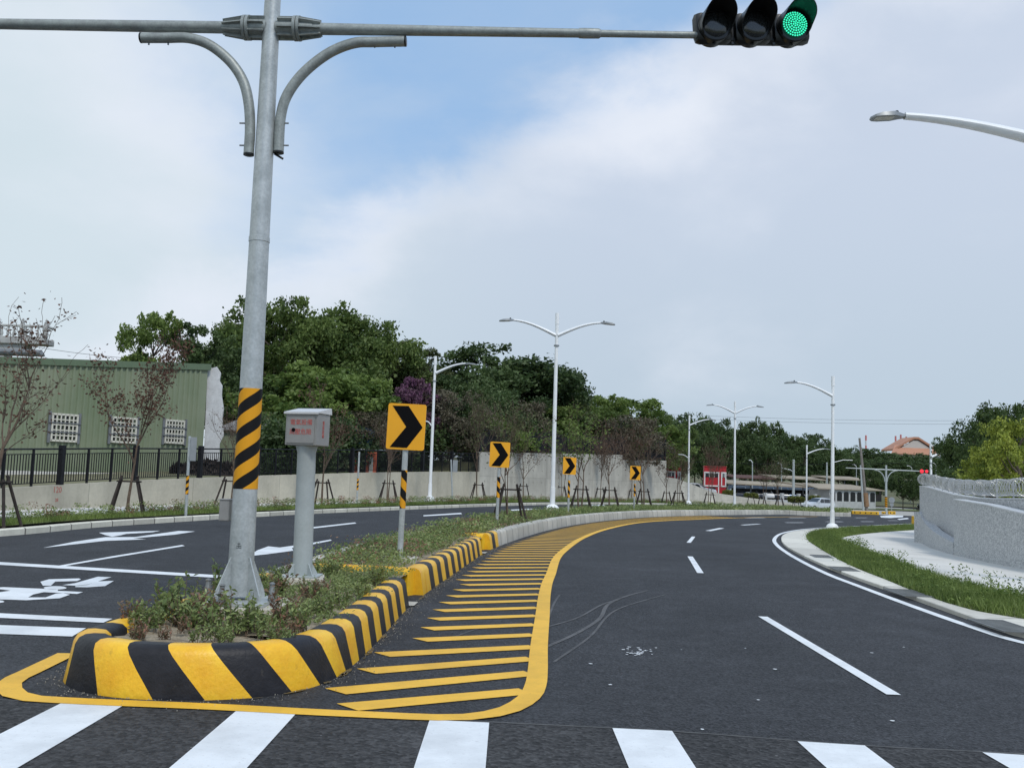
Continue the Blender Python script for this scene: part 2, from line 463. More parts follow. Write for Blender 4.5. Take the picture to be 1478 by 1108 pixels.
def bandmat(name, period, turn):
    """spiral reflective tape, black and yellow-orange"""
    mt, nt, N, L, b = newmat(name)
    tc = N.new('ShaderNodeTexCoord'); sp = N.new('ShaderNodeSeparateXYZ'); L.new(tc.outputs['Object'], sp.inputs[0])
    def mth(op, *a):
        n = N.new('ShaderNodeMath'); n.operation = op
        for i, q in enumerate(a):
            if isinstance(q, (int, float)): n.inputs[i].default_value = q
            else: L.new(q, n.inputs[i])
        return n.outputs[0]
    th = mth('ARCTAN2', sp.outputs['X'], mth('MULTIPLY', sp.outputs['Y'], -1.0))
    v = mth('DIVIDE', mth('SUBTRACT', sp.outputs['Z'], mth('MULTIPLY', th, turn / (2 * math.pi))), period)
    k = mth('GREATER_THAN', mth('FRACT', mth('ADD', v, 10.0)), .5)
    mx = N.new('ShaderNodeMix'); mx.data_type = 'RGBA'; mx.inputs[6].default_value = (.72, .33, .02, 1); mx.inputs[7].default_value = (.01, .01, .011, 1)
    L.new(k, mx.inputs[0]); L.new(mx.outputs[2], b.inputs['Base Color']); b.inputs['Roughness'].default_value = .6; b.inputs['Specular IOR Level'].default_value = .15
    return mt

def kerbmat(name, col, joint, spacing):
    """precast kerb with block joints every `spacing` metres along the run (UV.x is arc length)"""
    mt, nt, N, L, b = newmat(name)
    uv = N.new('ShaderNodeUVMap'); sp = N.new('ShaderNodeSeparateXYZ'); L.new(uv.outputs[0], sp.inputs[0])
    tc = N.new('ShaderNodeTexCoord')
    def mth(op, *a):
        n = N.new('ShaderNodeMath'); n.operation = op
        for i, q in enumerate(a):
            if isinstance(q, (int, float)): n.inputs[i].default_value = q
            else: L.new(q, n.inputs[i])
        return n.outputs[0]
    s_ = mth('DIVIDE', sp.outputs['X'], spacing); fr = mth('FRACT', s_)
    jt = mth('LESS_THAN', mth('MINIMUM', fr, mth('SUBTRACT', 1.0, fr)), .022 / spacing)
    wn = N.new('ShaderNodeTexWhiteNoise'); wn.noise_dimensions = '1D'; L.new(mth('FLOOR', s_), wn.inputs['W'])
    nz = N.new('ShaderNodeTexNoise'); nz.inputs['Scale'].default_value = 4; nz.inputs['Detail'].default_value = 8; nz.inputs['Roughness'].default_value = .65; L.new(tc.outputs['Object'], nz.inputs['Vector'])
    f = mth('MULTIPLY', mth('ADD', .8, mth('MULTIPLY', wn.outputs[0], .3)), mth('ADD', .68, mth('MULTIPLY', nz.outputs['Fac'], .6)))
    cc = N.new('ShaderNodeCombineColor')
    for i in range(3): L.new(mth('MULTIPLY', f, col[i]), cc.inputs[i])
    mx = N.new('ShaderNodeMix'); mx.data_type = 'RGBA'; L.new(jt, mx.inputs[0]); L.new(cc.outputs[0], mx.inputs[6]); mx.inputs[7].default_value = joint + (1,)
    L.new(mx.outputs[2], b.inputs['Base Color']); b.inputs['Roughness'].default_value = .85
    return mt

def concrete(name, col, holes=None, panel=None, dirt=.5):
    mt, nt, N, L, b = newmat(name)
    tc = N.new('ShaderNodeTexCoord'); uv = N.new('ShaderNodeUVMap')
    def mth(op, *a):
        n = N.new('ShaderNodeMath'); n.operation = op
        for i, q in enumerate(a):
            if isinstance(q, (int, float)): n.inputs[i].default_value = q
            else: L.new(q, n.inputs[i])
        return n.outputs[0]
    def noise(src, sc, det, rg, sq=(1, 1, 1)):
        mp = N.new('ShaderNodeMapping'); mp.inputs['Scale'].default_value = sq; L.new(src, mp.inputs[0])
        n = N.new('ShaderNodeTexNoise'); n.inputs['Scale'].default_value = sc; n.inputs['Detail'].default_value = det; n.inputs['Roughness'].default_value = rg
        L.new(mp.outputs[0], n.inputs['Vector']); return n.outputs['Fac']
    def rmp(f, lo, hi, a, c):
        r_ = N.new('ShaderNodeMapRange'); L.new(f, r_.inputs[0]); r_.inputs[1].default_value = lo; r_.inputs[2].default_value = hi
        r_.inputs[3].default_value = a; r_.inputs[4].default_value = c; return r_.outputs[0]
    o = tc.outputs['Object']
    f = mth('MULTIPLY', rmp(noise(o, .6, 8, .62), .3, .7, 1.15, .8), rmp(noise(o, 9, 6, .6), .3, .7, 1.07, .93))
    f = mth('MULTIPLY', f, rmp(noise(o, .9, 5, .6, (1, 1, .12)), .5, .75, 1, 1 - dirt * .5))
    if panel:
        sp = N.new('ShaderNodeSeparateXYZ'); L.new(uv.outputs[0], sp.inputs[0])
        u = mth('DIVIDE', sp.outputs['X'], panel[0]); v = mth('DIVIDE', mth('SUBTRACT', sp.outputs['Y'], 0.), panel[1])
        wn = N.new('ShaderNodeTexWhiteNoise'); wn.noise_dimensions = '2D'
        cb = N.new('ShaderNodeCombineXYZ'); L.new(mth('FLOOR', u), cb.inputs[0]); L.new(mth('FLOOR', v), cb.inputs[1]); L.new(cb.outputs[0], wn.inputs['Vector'])
        f = mth('MULTIPLY', f, rmp(wn.outputs['Value'], 0, 1, .9, 1.08))
        fu = mth('FRACT', u); ju = mth('LESS_THAN', mth('MINIMUM', fu, mth('SUBTRACT', 1., fu)), .018 / panel[0])
        fv = mth('FRACT', v); jv = mth('LESS_THAN', mth('MINIMUM', fv, mth('SUBTRACT', 1., fv)), .012 / panel[1])
        f = mth('MULTIPLY', f, mth('SUBTRACT', 1., mth('MULTIPLY', mth('MAXIMUM', ju, jv), .32)))
        if holes:
            hu = mth('MULTIPLY', mth('SUBTRACT', mth('FRACT', mth('DIVIDE', sp.outputs['X'], holes)), .5), holes)
            hv = mth('MULTIPLY', mth('SUBTRACT', mth('FRACT', mth('DIVIDE', sp.outputs['Y'], .9)), .5), .9)
            d = mth('SQRT', mth('ADD', mth('MULTIPLY', hu, hu), mth('MULTIPLY', hv, hv)))
            f = mth('MULTIPLY', f, mth('SUBTRACT', 1., mth('MULTIPLY', mth('LESS_THAN', d, .05), .75)))
    cc = N.new('ShaderNodeCombineColor')
    for i in range(3): L.new(mth('MULTIPLY', f, col[i]), cc.inputs[i])
    L.new(cc.outputs[0], b.inputs['Base Color']); b.inputs['Roughness'].default_value = .88
    return mt

def emis(name, col, s):
    mt, nt, N, L, b = newmat(name); b.inputs['Base Color'].default_value = col + (1,)
    b.inputs['Emission Color'].default_value = col + (1,); b.inputs['Emission Strength'].default_value = s; return mt

M = {}
M['asphalt'] = asphalt('asphalt', (.030, .0315, .035), None)
M['asphalt_old'] = asphalt('asphalt_old', (.033, .033, .034), None, 1.5)
M['white'] = paint('white_paint', (.80, .83, .85), (.25, .25, .26), .35)
M['yellow'] = paint('yellow_paint', (.88, .50, .04), (.12, .09, .04), .4)
M['kyellow'] = mat('kerb_yellow', (.92, .55, .025), .4, var=.06, scale=4, var2=.06, bump=.25, bscale=30, col2=(.82, .42, .016), streak=(9, (1, 1, 1), (.16, .10, .03), .66, .8, .6))
M['kblack'] = mat('kerb_black', (.018, .018, .022), .5, spec=.3, var=.25, scale=6, bump=.25, bscale=30, streak=(14, (1, 1, 1), (.10, .09, .07), .64, .8, .5))
M['kgrey'] = kerbmat('kerb_grey', (.50, .485, .43), (.10, .10, .095), .95)
M['kleft'] = kerbmat('kerb_left', (.66, .64, .54), (.16, .15, .13), 1.0)
M['apron'] = kerbmat('apron_concrete', (.66, .64, .57), (.35, .34, .3), 4.0)
M['conc'] = concrete('wall_concrete', (.48, .45, .36), dirt=.4, panel=(6.0, 50))
M['conc_tall'] = concrete('tall_wall_concrete', (.47, .45, .39), holes=1.8, panel=(3.6, 1.7), dirt=.6)
M['pad'] = mat('footing_concrete', (.50, .47, .40), .9, var=.15, scale=5, bump=.4, bscale=25, var2=.1)
M['walk'] = mat('sidewalk_concrete', (.64, .625, .585), .85, var=.08, scale=.5, var2=.05, scale2=30, streak=(.8, (1, 3, 1), (.50, .50, .48), .5, .75, .6))
M['soil'] = mat('soil', (.24, .19, .13), .95, col2=(.36, .31, .23), scale=4, var2=.35, scale2=45, bump=1., bscale=30)
M['grassdirt'] = mat('turf_base', (.06, .085, .025), .95, col2=(.12, .12, .05), scale=1.5, var2=.4, scale2=25, bump=.8, bscale=20)
M['ground'] = mat('ground', (.10, .12, .05), .95, col2=(.19, .17, .10), scale=.08, var2=.25, scale2=2, bump=.5, bscale=2)
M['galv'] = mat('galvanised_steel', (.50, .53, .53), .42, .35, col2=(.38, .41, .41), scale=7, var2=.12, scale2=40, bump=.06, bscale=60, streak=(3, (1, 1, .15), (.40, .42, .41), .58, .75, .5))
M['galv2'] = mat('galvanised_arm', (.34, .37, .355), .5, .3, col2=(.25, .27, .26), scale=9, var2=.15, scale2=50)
M['galvbox'] = mat('zinc_box', (.30, .295, .285), .45, .3, var=.08, scale=6, var2=.05)
M['roof_skylit'] = mat('zinc_skylit', (.60, .60, .60), .4, .2, var=.05)  # cabinet roof zinc, its sky reflection painted in as a lighter base colour
M['postgrey'] = mat('post_coating', (.40, .44, .44), .45, .1, var=.06, scale=4, var2=.05)
M['lampwhite'] = mat('lamp_paint', (.82, .84, .85), .4, var=.04, scale=3)
M['lamphead'] = mat('lamp_head', (.25, .27, .28), .4, .3, var=.1)
M['darkmetal'] = mat('dark_metal', (.010, .011, .014), .6, .0, var=.2, spec=.2)
M['rubber'] = mat('rubber', (.02, .02, .02), .8)
M['bolt'] = mat('bolt_cap', (.20, .21, .21), .5, .4)
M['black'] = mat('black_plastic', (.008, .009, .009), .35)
M['band'] = bandmat('reflective_band', .25, .50)
M['band_s'] = bandmat('small_band', .30, -.30)
M['band_t'] = bandmat('thin_band', .22, .22)
M['signy'] = mat('sign_amber', (.86, .40, .012), .4, var=.03, scale=2)
M['signb'] = mat('sign_black', (.005, .005, .006), .8, spec=.1)
M['signback'] = mat('sign_back', (.30, .32, .33), .5, .3)
M['bark'] = mat('bark', (.10, .08, .06), .9, var=.3, scale=8, bump=.5, bscale=25)
M['bark_thin'] = mat('young_bark', (.12, .085, .06), .9, var=.3, scale=10)
M['stake'] = mat('stake_wood', (.030, .022, .018), .85, var=.4, scale=6)
M['leaf_mid'] = leafmat('leaf_mid', (.070, .115, .03), (.20, .27, .075), .4)
M['leaf_dark'] = leafmat('leaf_dark', (.042, .074, .027), (.115, .17, .058), .35)
M['leaf_bright'] = leafmat('leaf_bright', (.085, .145, .033), (.24, .32, .085), .4)
M['leaf_olive'] = leafmat('leaf_olive', (.06, .085, .03), (.16, .18, .075))
M['leaf_brown'] = leafmat('leaf_brown', (.06, .035, .022), (.15, .08, .05), .25)
M['leaf_grey'] = leafmat('leaf_greybrown', (.085, .08, .05), (.18, .155, .105), .25)
M['leaf_red'] = leafmat('leaf_redbrown', (.07, .038, .026), (.17, .085, .055), .3)
M['leaf_purple'] = leafmat('leaf_purple', (.09, .07, .055), (.23, .10, .19), .3)
M['leaf_lime'] = leafmat('leaf_lime', (.075, .13, .02), (.42, .47, .08), .35)
M['leaf_shrub'] = leafmat('leaf_shrub', (.11, .165, .05), (.33, .39, .15), .3, .4)
M['leaf_blush'] = leafmat('leaf_blush', (.13, .15, .08), (.36, .17, .12), .3, .4)
M['grass'] = leafmat('grass_blade', (.08, .13, .03), (.25, .32, .085), .35)
M['grass_dry'] = leafmat('grass_dry', (.10, .13, .04), (.32, .32, .16), .35)
M['granite'] = None
M['red'] = mat('booth_red', (.42, .014, .02), .5, var=.08)
M['wtrim'] = mat('white_trim', (.72, .72, .70), .55, var=.05)
M['glass'] = mat('window_glass', (.02, .025, .03), .08, spec=.8, var=.05)
# ------------------------------------------------------------------ ground, roads
def proj(p):
    d = Vector(p) - CAM; z = d.dot(Fv); return CX + FPX * d.dot(Rv) / z, CY - FPX * d.dot(Uv) / z
def zfor(p, py):
    lo, hi = -20., 60.
    for _ in range(40):
        mid = (lo + hi) / 2
        if proj((p[0], p[1], mid))[1] > py: lo = mid
        else: hi = mid
    return (lo + hi) / 2
def interp(tab, x):
    if x <= tab[0][0]: return tab[0][1]
    for (a, b), (c, d) in zip(tab, tab[1:]):
        if x <= c: return b + (d - b) * (x - a) / (c - a) if c > a else d
    return tab[-1][1]
def near_s(path, p):
    best = (1e9, 0)
    for i, q in enumerate(path.p):
        d = (q.x - p.x) ** 2 + (q.y - p.y) ** 2
        if d < best[0]: best = (d, path.s[i])
    return best[1]

def grid_sheet(xs, ys, h):
    mb = MB(); vs = [(x, y, tz(x, y) + h) for y in ys for x in xs]; n = len(xs)
    mb.add(vs, [(j * n + i, j * n + i + 1, (j + 1) * n + i + 1, (j + 1) * n + i) for j in range(len(ys) - 1) for i in range(n - 1)])
    return mb
fx = list(np.arange(-12, 18, 1.)) + list(np.arange(18, 43, 3.)) + [42, 60, 100, 170]
fx = sorted(set([-60, -40, -25, -18] + fx))
fy = [-14, -6, 0, 4, 8] + list(np.arange(10, 42, 1.)) + list(np.arange(42, 150, 6.)) + [150, 180]
struct('road', grid_sheet(fx, fy, 0), M['asphalt'])
struct('ground', grid_sheet([-3000, -800, -200, -60, 0, 20, 42, 60, 100, 170, 400, 1200, 3000], [-300, -60, -14, 13, 25, 38, 60, 100, 150, 180, 260, 600, 1500, 4000], -.12), M['ground'])

# older, coarser asphalt of the junction in front of the seam
seam = gs([(-500, 988), (0, 1011), (200, 1020), (430, 1029), (706, 1043), (970, 1056), (1250, 1078), (1478, 1089), (1800, 1110)])
sp = Path(seam, smooth=False)
mb = MB(); A = [p for p in sp.p]
vs = [(p.x, p.y, .004) for p in A] + [(p.x, -9, .004) for p in A]; n = len(A)
mb.add(vs, [(n + i, n + i + 1, i + 1, i) for i in range(n - 1)])
struct('junction_road', mb, M['asphalt_old'])
M['seam'] = mat('tar_seam', (.085, .085, .085), .9, var=.3, scale=6)
mb = MB(); mb.ribbon(sp, .025, .0065, o=-.012); struct('road_seam', mb, M['seam'])

# ---- median island outline (outer foot of the kerb), travelling towards the camera on its left side
left_top = [(1226, 739.6), (1180, 738), (1100, 734.5), (1000, 731.8), (930, 732), (850, 734.5), (780, 739), (720, 745), (664, 753.5), (598, 767), (522, 783), (452, 803), (360, 832), (261, 865), (211, 881), (167, 893), (136, 903)]
LO = [Vector((p.x - .12, p.y, 0)) for p in gs(left_top, .36)]
nose = gs([(90, 980), (112, 997), (165, 1006), (230, 1010), (330, 1009), (410, 1001), (470, 985), (515, 955), (548, 922), (590, 876)])
right = gs([(612, 858), (655, 828), (696, 800), (720, 788), (766, 772), (802, 762.5), (842, 755.2), (893, 749.4), (943, 745.8), (1010, 743.8), (1115, 742.3), (1228, 741.5)])
ISL = Path(LO + nose + right, .2)
s1 = near_s(ISL, g(590, 876)); s2 = near_s(ISL, g(613, 857)); s3 = near_s(ISL, g(696, 800)); s4 = near_s(ISL, g(707, 793)); s5 = near_s(ISL, g(720, 788))
sL = min((s for s, p in zip(ISL.s, ISL.p) if s < s1 and p.y < 12.3))
sfar = ISL.len
KP = [(0, 0), (-.035, .20), (-.05, .29), (-.075, .335), (-.12, .357), (-.18, .36), (-.26, .352), (-.30, .32), (-.31, .20), (-.31, -.02), (0, -.02)]
def stripes(mb, a, b, w, skew=None, start=0, prof=KP):
    k = max(1, round((b - a) / w)); sub = 3; bounds = [a + (b - a) * i / (k * sub) for i in range(k * sub + 1)]
    mb.sweep(ISL, prof, bounds=bounds, skew=skew, mi=lambda i: (i // sub + start) % 2)
sfront0, sfront1 = near_s(ISL, g(112, 997)), near_s(ISL, g(475, 985))
def skw(t):
    if t < sfront0: return -.05 + .5 * sstep(sfront0 - .5, sfront0 + .3, t)
    return .75 * (1 - sstep(sfront1 - .3, sfront1 + 1.2, t)) * sstep(sfront0 - .5, sfront0 + .6, t) + .12
mb = MB(); stripes(mb, sL, s1, .325, skw)
mb.build('median_kerb', [M['kyellow'], M['kblack']], smooth=50)['kind'] = 'structure'
mb = MB(); stripes(mb, s2 + .25, s3, .375, lambda t: .1)
mb.sweep(ISL, KP, t0=s2 - .05, t1=s2 + .25, step=.1, mi=lambda i: 0)
stripes(mb, s4 + .3, s5, .375, lambda t: .1, 1); mb.sweep(ISL, KP, t0=s4 - .05, t1=s4 + .3, step=.1, mi=lambda i: 0)
# plain yellow cross kerbs that close the second and third planters
for a in (s2, s4):
    p = ISL.off(a + .02, -.12); q = ISL.at(a); pl = min((ISL.at(s) for s in ISL.s if s < sL + 2), key=lambda v: abs(v.y - p.y - .25))
    cp = Path([(p.x + .02, p.y, 0), (p.x - .25, p.y + .12, 0), ((p.x + pl.x) / 2, p.y + .2, 0), (pl.x + .15, p.y + .25, 0)], .2)
    mb.sweep(cp, [(0, -.02), (-.0, .28), (-.04, .345), (-.10, .364), (-.17, .364), (-.23, .345), (-.26, .28), (-.26, -.02)][::-1], step=.3, mi=lambda i: 0)
mb.build('median_kerb', [M['kyellow'], M['kblack']], smooth=50)['kind'] = 'structure'
KG = [(0, 0), (-.03, .29), (-.05, .33), (-.09, .35), (-.25, .35), (-.28, .32), (-.28, -.02), (0, -.02)]
mb = MB(); mb.sweep(ISL, KG, t0=s5 + .004, t1=sfar, step=.4); mb.sweep(ISL, KG, t0=0, t1=sL - .004, step=.4)
mb.build('grey_median_kerb', M['kgrey'], smooth=40)['kind'] = 'structure'
mb = MB()
for s in (s1, s3):
    q = ISL.off(s + .17, .0); c = (ISL.off(s + .02, .06), ISL.off(s + .4, .06), ISL.off(s + .4, -.5), ISL.off(s + .02, -.5))
    mb.add([(v.x, v.y, .02) for v in c], [(0, 1, 2, 3)])
struct('drain_slab', mb, M['pad'])
# soil of the planters (kept a little below the kerb top)
inner = []
s = .3
while s < ISL.len - .3:
    p = ISL.off(s, -.27); inner.append((p.x, p.y, tz(p.x, p.y) + .26)); s += .45
# bumpy fill: rows across the island
def island_row(t):
    """left and right inner points at parameter t in 0..1 from nose to far end"""
sl_ = near_s(ISL, g(98, 935)); sr_ = near_s(ISL, g(475, 985))
ILp = Path([ISL.off(sl_ * (1 - i / 120) + .02, -.2) for i in range(121)], smooth=False)
IRp = Path([ISL.off(sr_ + (ISL.len - sr_) * (i / 120) ** 1.0, -.2) for i in range(121)], smooth=False)
front = [ISL.off(sl_ + (sr_ - sl_) * i / 14, -.2) for i in range(15)]
def match_right(p):
    # right-hand inner point level with p, following the island's own direction
    return p
rows = []
nfrac = 160
mbs = MB()
def soil_z(x, y):
    n = math.sin(x * 7.1 + y * 3.3) * math.cos(y * 5.7 - x * 2.1) + .5 * math.sin(x * 17 + y * 13)
    return tz(x, y) + .285 + .022 * n
W_ = 10; VS = []; FS = []
for i in range(nfrac + 1):
    f = (i / nfrac) ** 1.6
    a = ILp.at(ILp.len * f); b = IRp.at(IRp.len * f)
    for j in range(W_ + 1):
        q = a.lerp(b, j / W_); VS.append((q.x, q.y, soil_z(q.x, q.y)))
for i in range(nfrac):
    for j in range(W_):
        k = i * (W_ + 1) + j; FS.append((k, k + 1, k + W_ + 2, k + W_ + 1))
mbs.add(VS, FS)
cen = sum((Vector(q) for q in front), Vector()) / len(front)
base = ILp.at(0), IRp.at(0)
fan = [(q.x, q.y, soil_z(q.x, q.y)) for q in front]
mid = ((base[0] + base[1]) / 2)
mbs.add([(mid.x, mid.y, soil_z(mid.x, mid.y))] + fan, [(0, i + 1, i + 2) for i in range(len(fan) - 1)])
qs = [Vector((q.x, q.y, tz(q.x, q.y) + .255)) for q in front]; qs += [Vector((q.x, q.y, .255)) for q in (IRp.at(1.2), ILp.at(1.2))]
mbs.sheet(qs)
struct('planter_soil', mbs, M['soil'], smooth=60)

# ---- yellow outline and hatching
bord_px = [(98, 944), (40, 972), (14, 985), (13, 996), (30, 1007), (70, 1011), (150, 1015), (300, 1021), (450, 1029), (560, 1034), (640, 1037), (690, 1035), (735, 1025), (764, 1007), (773, 990), (776, 970), (778, 934), (783, 889), (786, 859), (790, 841), (795, 829), (803.6, 805.6), (814, 794.6), (842, 775.8), (880, 762.4), (931, 753.4), (1010, 749.2), (1090, 746.6), (1180, 745.3)]
YB = Path(gs(bord_px), .2)
mb = MB(); mb.ribbon(YB, .17, .011, step=.2)
hs0 = near_s(YB, g(764, 1007)); s = hs0 + .12; k = 0
def seg_int(p, d, path, t0, t1):
    """first crossing of the ray p+d*k with the path; returns distance"""
    best = None
    i0, i1 = path.idx(t0), path.idx(t1)
    for i in range(i0, i1):
        a, b = path.p[i], path.p[i + 1]; e = b - a; den = d.x * e.y - d.y * e.x
        if abs(den) < 1e-9: continue
        w = a - p; t = (w.x * e.y - w.y * e.x) / den; u = (w.x * d.y - w.y * d.x) / den
        if 0 <= u <= 1 and t > .05 and (best is None or t < best): best = t
    return best
mh = MB()
first = [((497, 1021), (758, 998)), ((480, 998), (765, 972)), ((525, 969), (767, 951)), ((548, 945), (770, 934))]
ends = [(g(*a), g(*b)) for a, b in first]
def stripe(a, b, w):
    d = (b - a); d.z = 0; d.normalize()
    n_ = Vector((-d.y, d.x, 0)) * w / 2; cut = Vector((.12, -.0, 0))
    # left end cut along the kerb, right end butted against the border
    c = (a - n_ + Vector((.06, 0, 0)), b - n_, b + n_, a + n_ - Vector((.02, 0, 0)))
    mid1 = (c[0] + c[1]) / 2; mid2 = (c[3] + c[2]) / 2
    vs = [c[0], mid1, c[1], c[2], mid2, c[3]]
    mh.add([(v.x, v.y, tz(v.x, v.y) + .007) for v in vs], [(0, 1, 4, 5), (1, 2, 3, 4)])
for a, b in ends: stripe(a, b, .21)
last_b = ends[-1][1]; s = near_s(YB, last_b) ; s_end = near_s(YB, g(1060, 747))
tn0 = YB.tan(s); d0 = (ends[-1][0] - ends[-1][1]); d0.z = 0; d0.normalize()
ang0 = math.atan2(d0.y, d0.x) - math.atan2(tn0.y, tn0.x)
gap = .72
tang = math.atan2(tn0.y, tn0.x)
while s < s_end:
    s += gap
    t_ = YB.tan(s); a_ = math.atan2(t_.y, t_.x)
    # smoothed turning so the stripes fan gently round the bend
    tang += (a_ - tang) * .12
    th = tang + ang0
    d = Vector((math.cos(th), math.sin(th), 0)); b = YB.off(s, -.07)
    t = seg_int(b, d, ISL, sfront1, ISL.len)
    if t is None or t > 9: continue
    off = .42 if s < hs0 + 8 else .25
    if t > off + .15: stripe(b + d * (t - off), b, .20)
mb.f.extend([tuple(i + len(mb.v) for i in f) for f in mh.f]); mb.v.extend(mh.v); mb.m.extend(mh.m)
struct('yellow_hatching', mb, M['yellow'])

# ---- crosswalk
mb = MB(); V0 = g(743, 1000); 
for a, b in (((-195, 1004), (-107, 1008)), ((90, 1015), (180, 1018)), ((342, 1026), (428, 1030)), ((620, 1040), (706, 1044)), ((884, 1052), (970, 1056)), ((1151, 1071), (1248, 1077)), ((1418, 1087), (1512, 1093))):
    p, q = g(*a), g(*b); d = Vector((0, -3.2, 0))
    k = 6; vs = []
    for i in range(k + 1):
        for r_ in (p, q): v = r_ + d * (i / k); vs.append((v.x, v.y, .009))
    mb.add(vs, [(2 * i, 2 * i + 2, 2 * i + 3, 2 * i + 1) for i in range(k)])
struct('crosswalk', mb, M['white'])

# ---- white lines of the left road
mb = MB()
def flat(pts, h=.007, tris=None):
    mb.sheet([Vector((p.x, p.y, tz(p.x, p.y) + h)) for p in gs(pts)])
def c2(l): return [(x * .25273, 680 + y * .25273) for x, y in l]
def c3(l): return [(300 + x * .25273, 540 + y * .25273) for x, y in l]
flat([(-260, 893), (124, 907), (104, 919), (-260, 906)])
flat([(-260, 877), (0, 885.3), (162, 893.3), (149, 899), (0, 892), (-260, 884)])
flat([(-260, 803), (0, 811.2), (322, 830.6), (322, 834.6), (0, 815.3), (-260, 807.3)])
flat(c2([(330, 541), (640, 486), (1040, 421), (1055, 427), (660, 492), (360, 544), (300, 549)]))
flat(c2([(245, 438), (430, 402), (600, 377), (770, 376), (1020, 341), (1115, 344), (1000, 362), (760, 384), (835, 389), (600, 398)]))
flat(c2([(565, 351), (915, 340), (870, 349), (720, 358), (690, 366), (640, 374), (600, 365)]))
flat(c3([(225, 1040), (285, 1005), (345, 983), (410, 990), (570, 968), (700, 944), (708, 950), (570, 978), (480, 992), (488, 1008), (340, 1028)]))
flat(c3([(590, 874), (840, 846), (848, 852), (590, 882)])); flat(c3([(1230, 805), (1445, 791), (1452, 798), (1232, 811)]))
flat([(737, 735.3), (774, 733.4), (776, 734.8), (739, 737)]); flat([(852, 728.6), (873, 728.4), (874, 729.8), (853, 730)])
# motorcycle-box symbol
flat(c2([(230, 632), (280, 618), (450, 613), (462, 618), (440, 628), (315, 632), (290, 655), (245, 655)]))
flat(c2([(355, 651), (425, 641), (560, 603), (636, 606), (500, 648), (430, 655)])); flat(c2([(430, 657), (500, 650), (552, 630), (650, 627), (600, 657), (500, 664), (430, 663)]))
flat(c2([(315 + 66 * math.cos(a * .4), 667 + 10 * math.sin(a * .4)) for a in range(15)]))
flat(c2([(-60, 668), (20, 663), (330, 676), (330, 684), (475, 691), (440, 702), (250, 692), (190, 705), (160, 722), (260, 722), (320, 700), (360, 698), (400, 706), (340, 727), (150, 738), (-10, 733), (-60, 720), (-40, 698), (60, 683)]))
flat(c2([(-20 + 45 * math.cos(a * .4), 746 + 8 * math.sin(a * .4)) for a in range(15)]))
# right road: lane dashes and edge line
def dash(a, b, w=.11, h=.007):
    mb.ribbon(Path([g(*a), g(*b)], smooth=False), w, h, step=.5)
dash((1101, 890), (1290, 1003), .115); dash((996, 803), (1011, 827), .12); dash((994, 783), (1001, 774.3), .12)
for a, b in (((1022, 766), (1042, 762)), ((1071, 757.6), (1096, 756)), ((1134, 754), (1159, 754)), ((1074, 747.1), (1104, 747)), ((1139, 747), (1163, 747)), ((1192, 752.7), (1216, 752.7)), ((1243, 752.5), (1261, 752.5)), ((1282, 751), (1296, 751)), ((1195, 747), (1212, 747)), ((1235, 747), (1251, 747))):
    dash(a, b, .22)
for x, y in ((1262, 732.4), (1274, 732.8), (1285, 733.4), (1297, 733.9), (1309, 734.1), (1321, 735)): dash((x - 2, y), (x + 2, y), 1.6)
flat([(1270, 744.5), (1290, 743), (1304, 744), (1303, 746), (1285, 747.3), (1272, 746.6)]); flat([(1295, 748.6), (1310, 747.2), (1312, 748.6), (1298, 750)])
EDGE = Path(gs([(1900, 1010), (1478, 928), (1403, 905), (1320, 876), (1236, 844.6), (1194.5, 828.5), (1144, 802.7), (1121, 786), (1118, 777.5), (1129, 769.5), (1157, 764), (1196, 761), (1250, 758.5), (1319, 755.5), (1420, 751)]), .3)
mb.ribbon(EDGE, .13, .007, step=.3)
struct('white_markings', mb, M['white'])

# ---- left kerb, verge, pavement, retaining wall
KERB = Path(gs([(-420, 803), (-200, 784.5), (0, 771), (120, 760), (250, 751.5), (400, 742.5), (520, 737), (620, 733), (700, 730), (830, 727.2), (950, 728), (1040, 730.5), (1110, 733.8), (1200, 737.5)]), .4)
mb = MB(); KL = [(0, 0), (-.05, .11), (-.10, .14), (-.36, .155), (-.40, .13), (-.40, -.02), (0, -.02)]
mb.sweep(KERB, KL, step=.6, side=-1); struct('left_kerb', mb, M['kleft'], smooth=40, fix=True)
mb = MB(); mb.ribbon(KERB, .28, .0105, o=.16); M['gutter'] = mat('gutter_concrete', (.30, .31, .31), .9, var=.12, scale=2); struct('left_gutter', mb, M['gutter'])
def kline(o0, h, n=140):
    return [KERB.off(KERB.len * i / n, -o0) for i in range(n + 1)]
def offpath(o0): return Path(kline(o0, 0), smooth=False)
def wall_off(t): return 5.0 - 1.6 * sstep(30, 75, KERB.at(t).y)
mb = MB(); mb.strip(offpath(.38), offpath(1.75), .14, .14, 140, 3); struct('verge_soil', mb, M['grassdirt'])
WALLP = Path([KERB.off(KERB.len * i / 160, -wall_off(KERB.len * i / 160)) for i in range(161)], smooth=False)
mb = MB(); mb.strip(offpath(1.75), WALLP, .15, .15, 140, 1); struct('left_pavement', mb, M['walk'])
def s_at_px(path, px, z=0., lo=0):
    best = (1e9, 0)
    for i, q in enumerate(path.p):
        if q.y < 4: continue
        d = abs(proj((q.x, q.y, z))[0] - px)
        if d < best[0]: best = (d, path.s[i])
    return best[1]
TOPS_LOW = [(-900, 740), (-300, 722), (0, 705), (92, 699.5), (185, 694), (267, 690.5), (370, 686.5), (520, 682), (620, 680.5), (690, 680.5)]
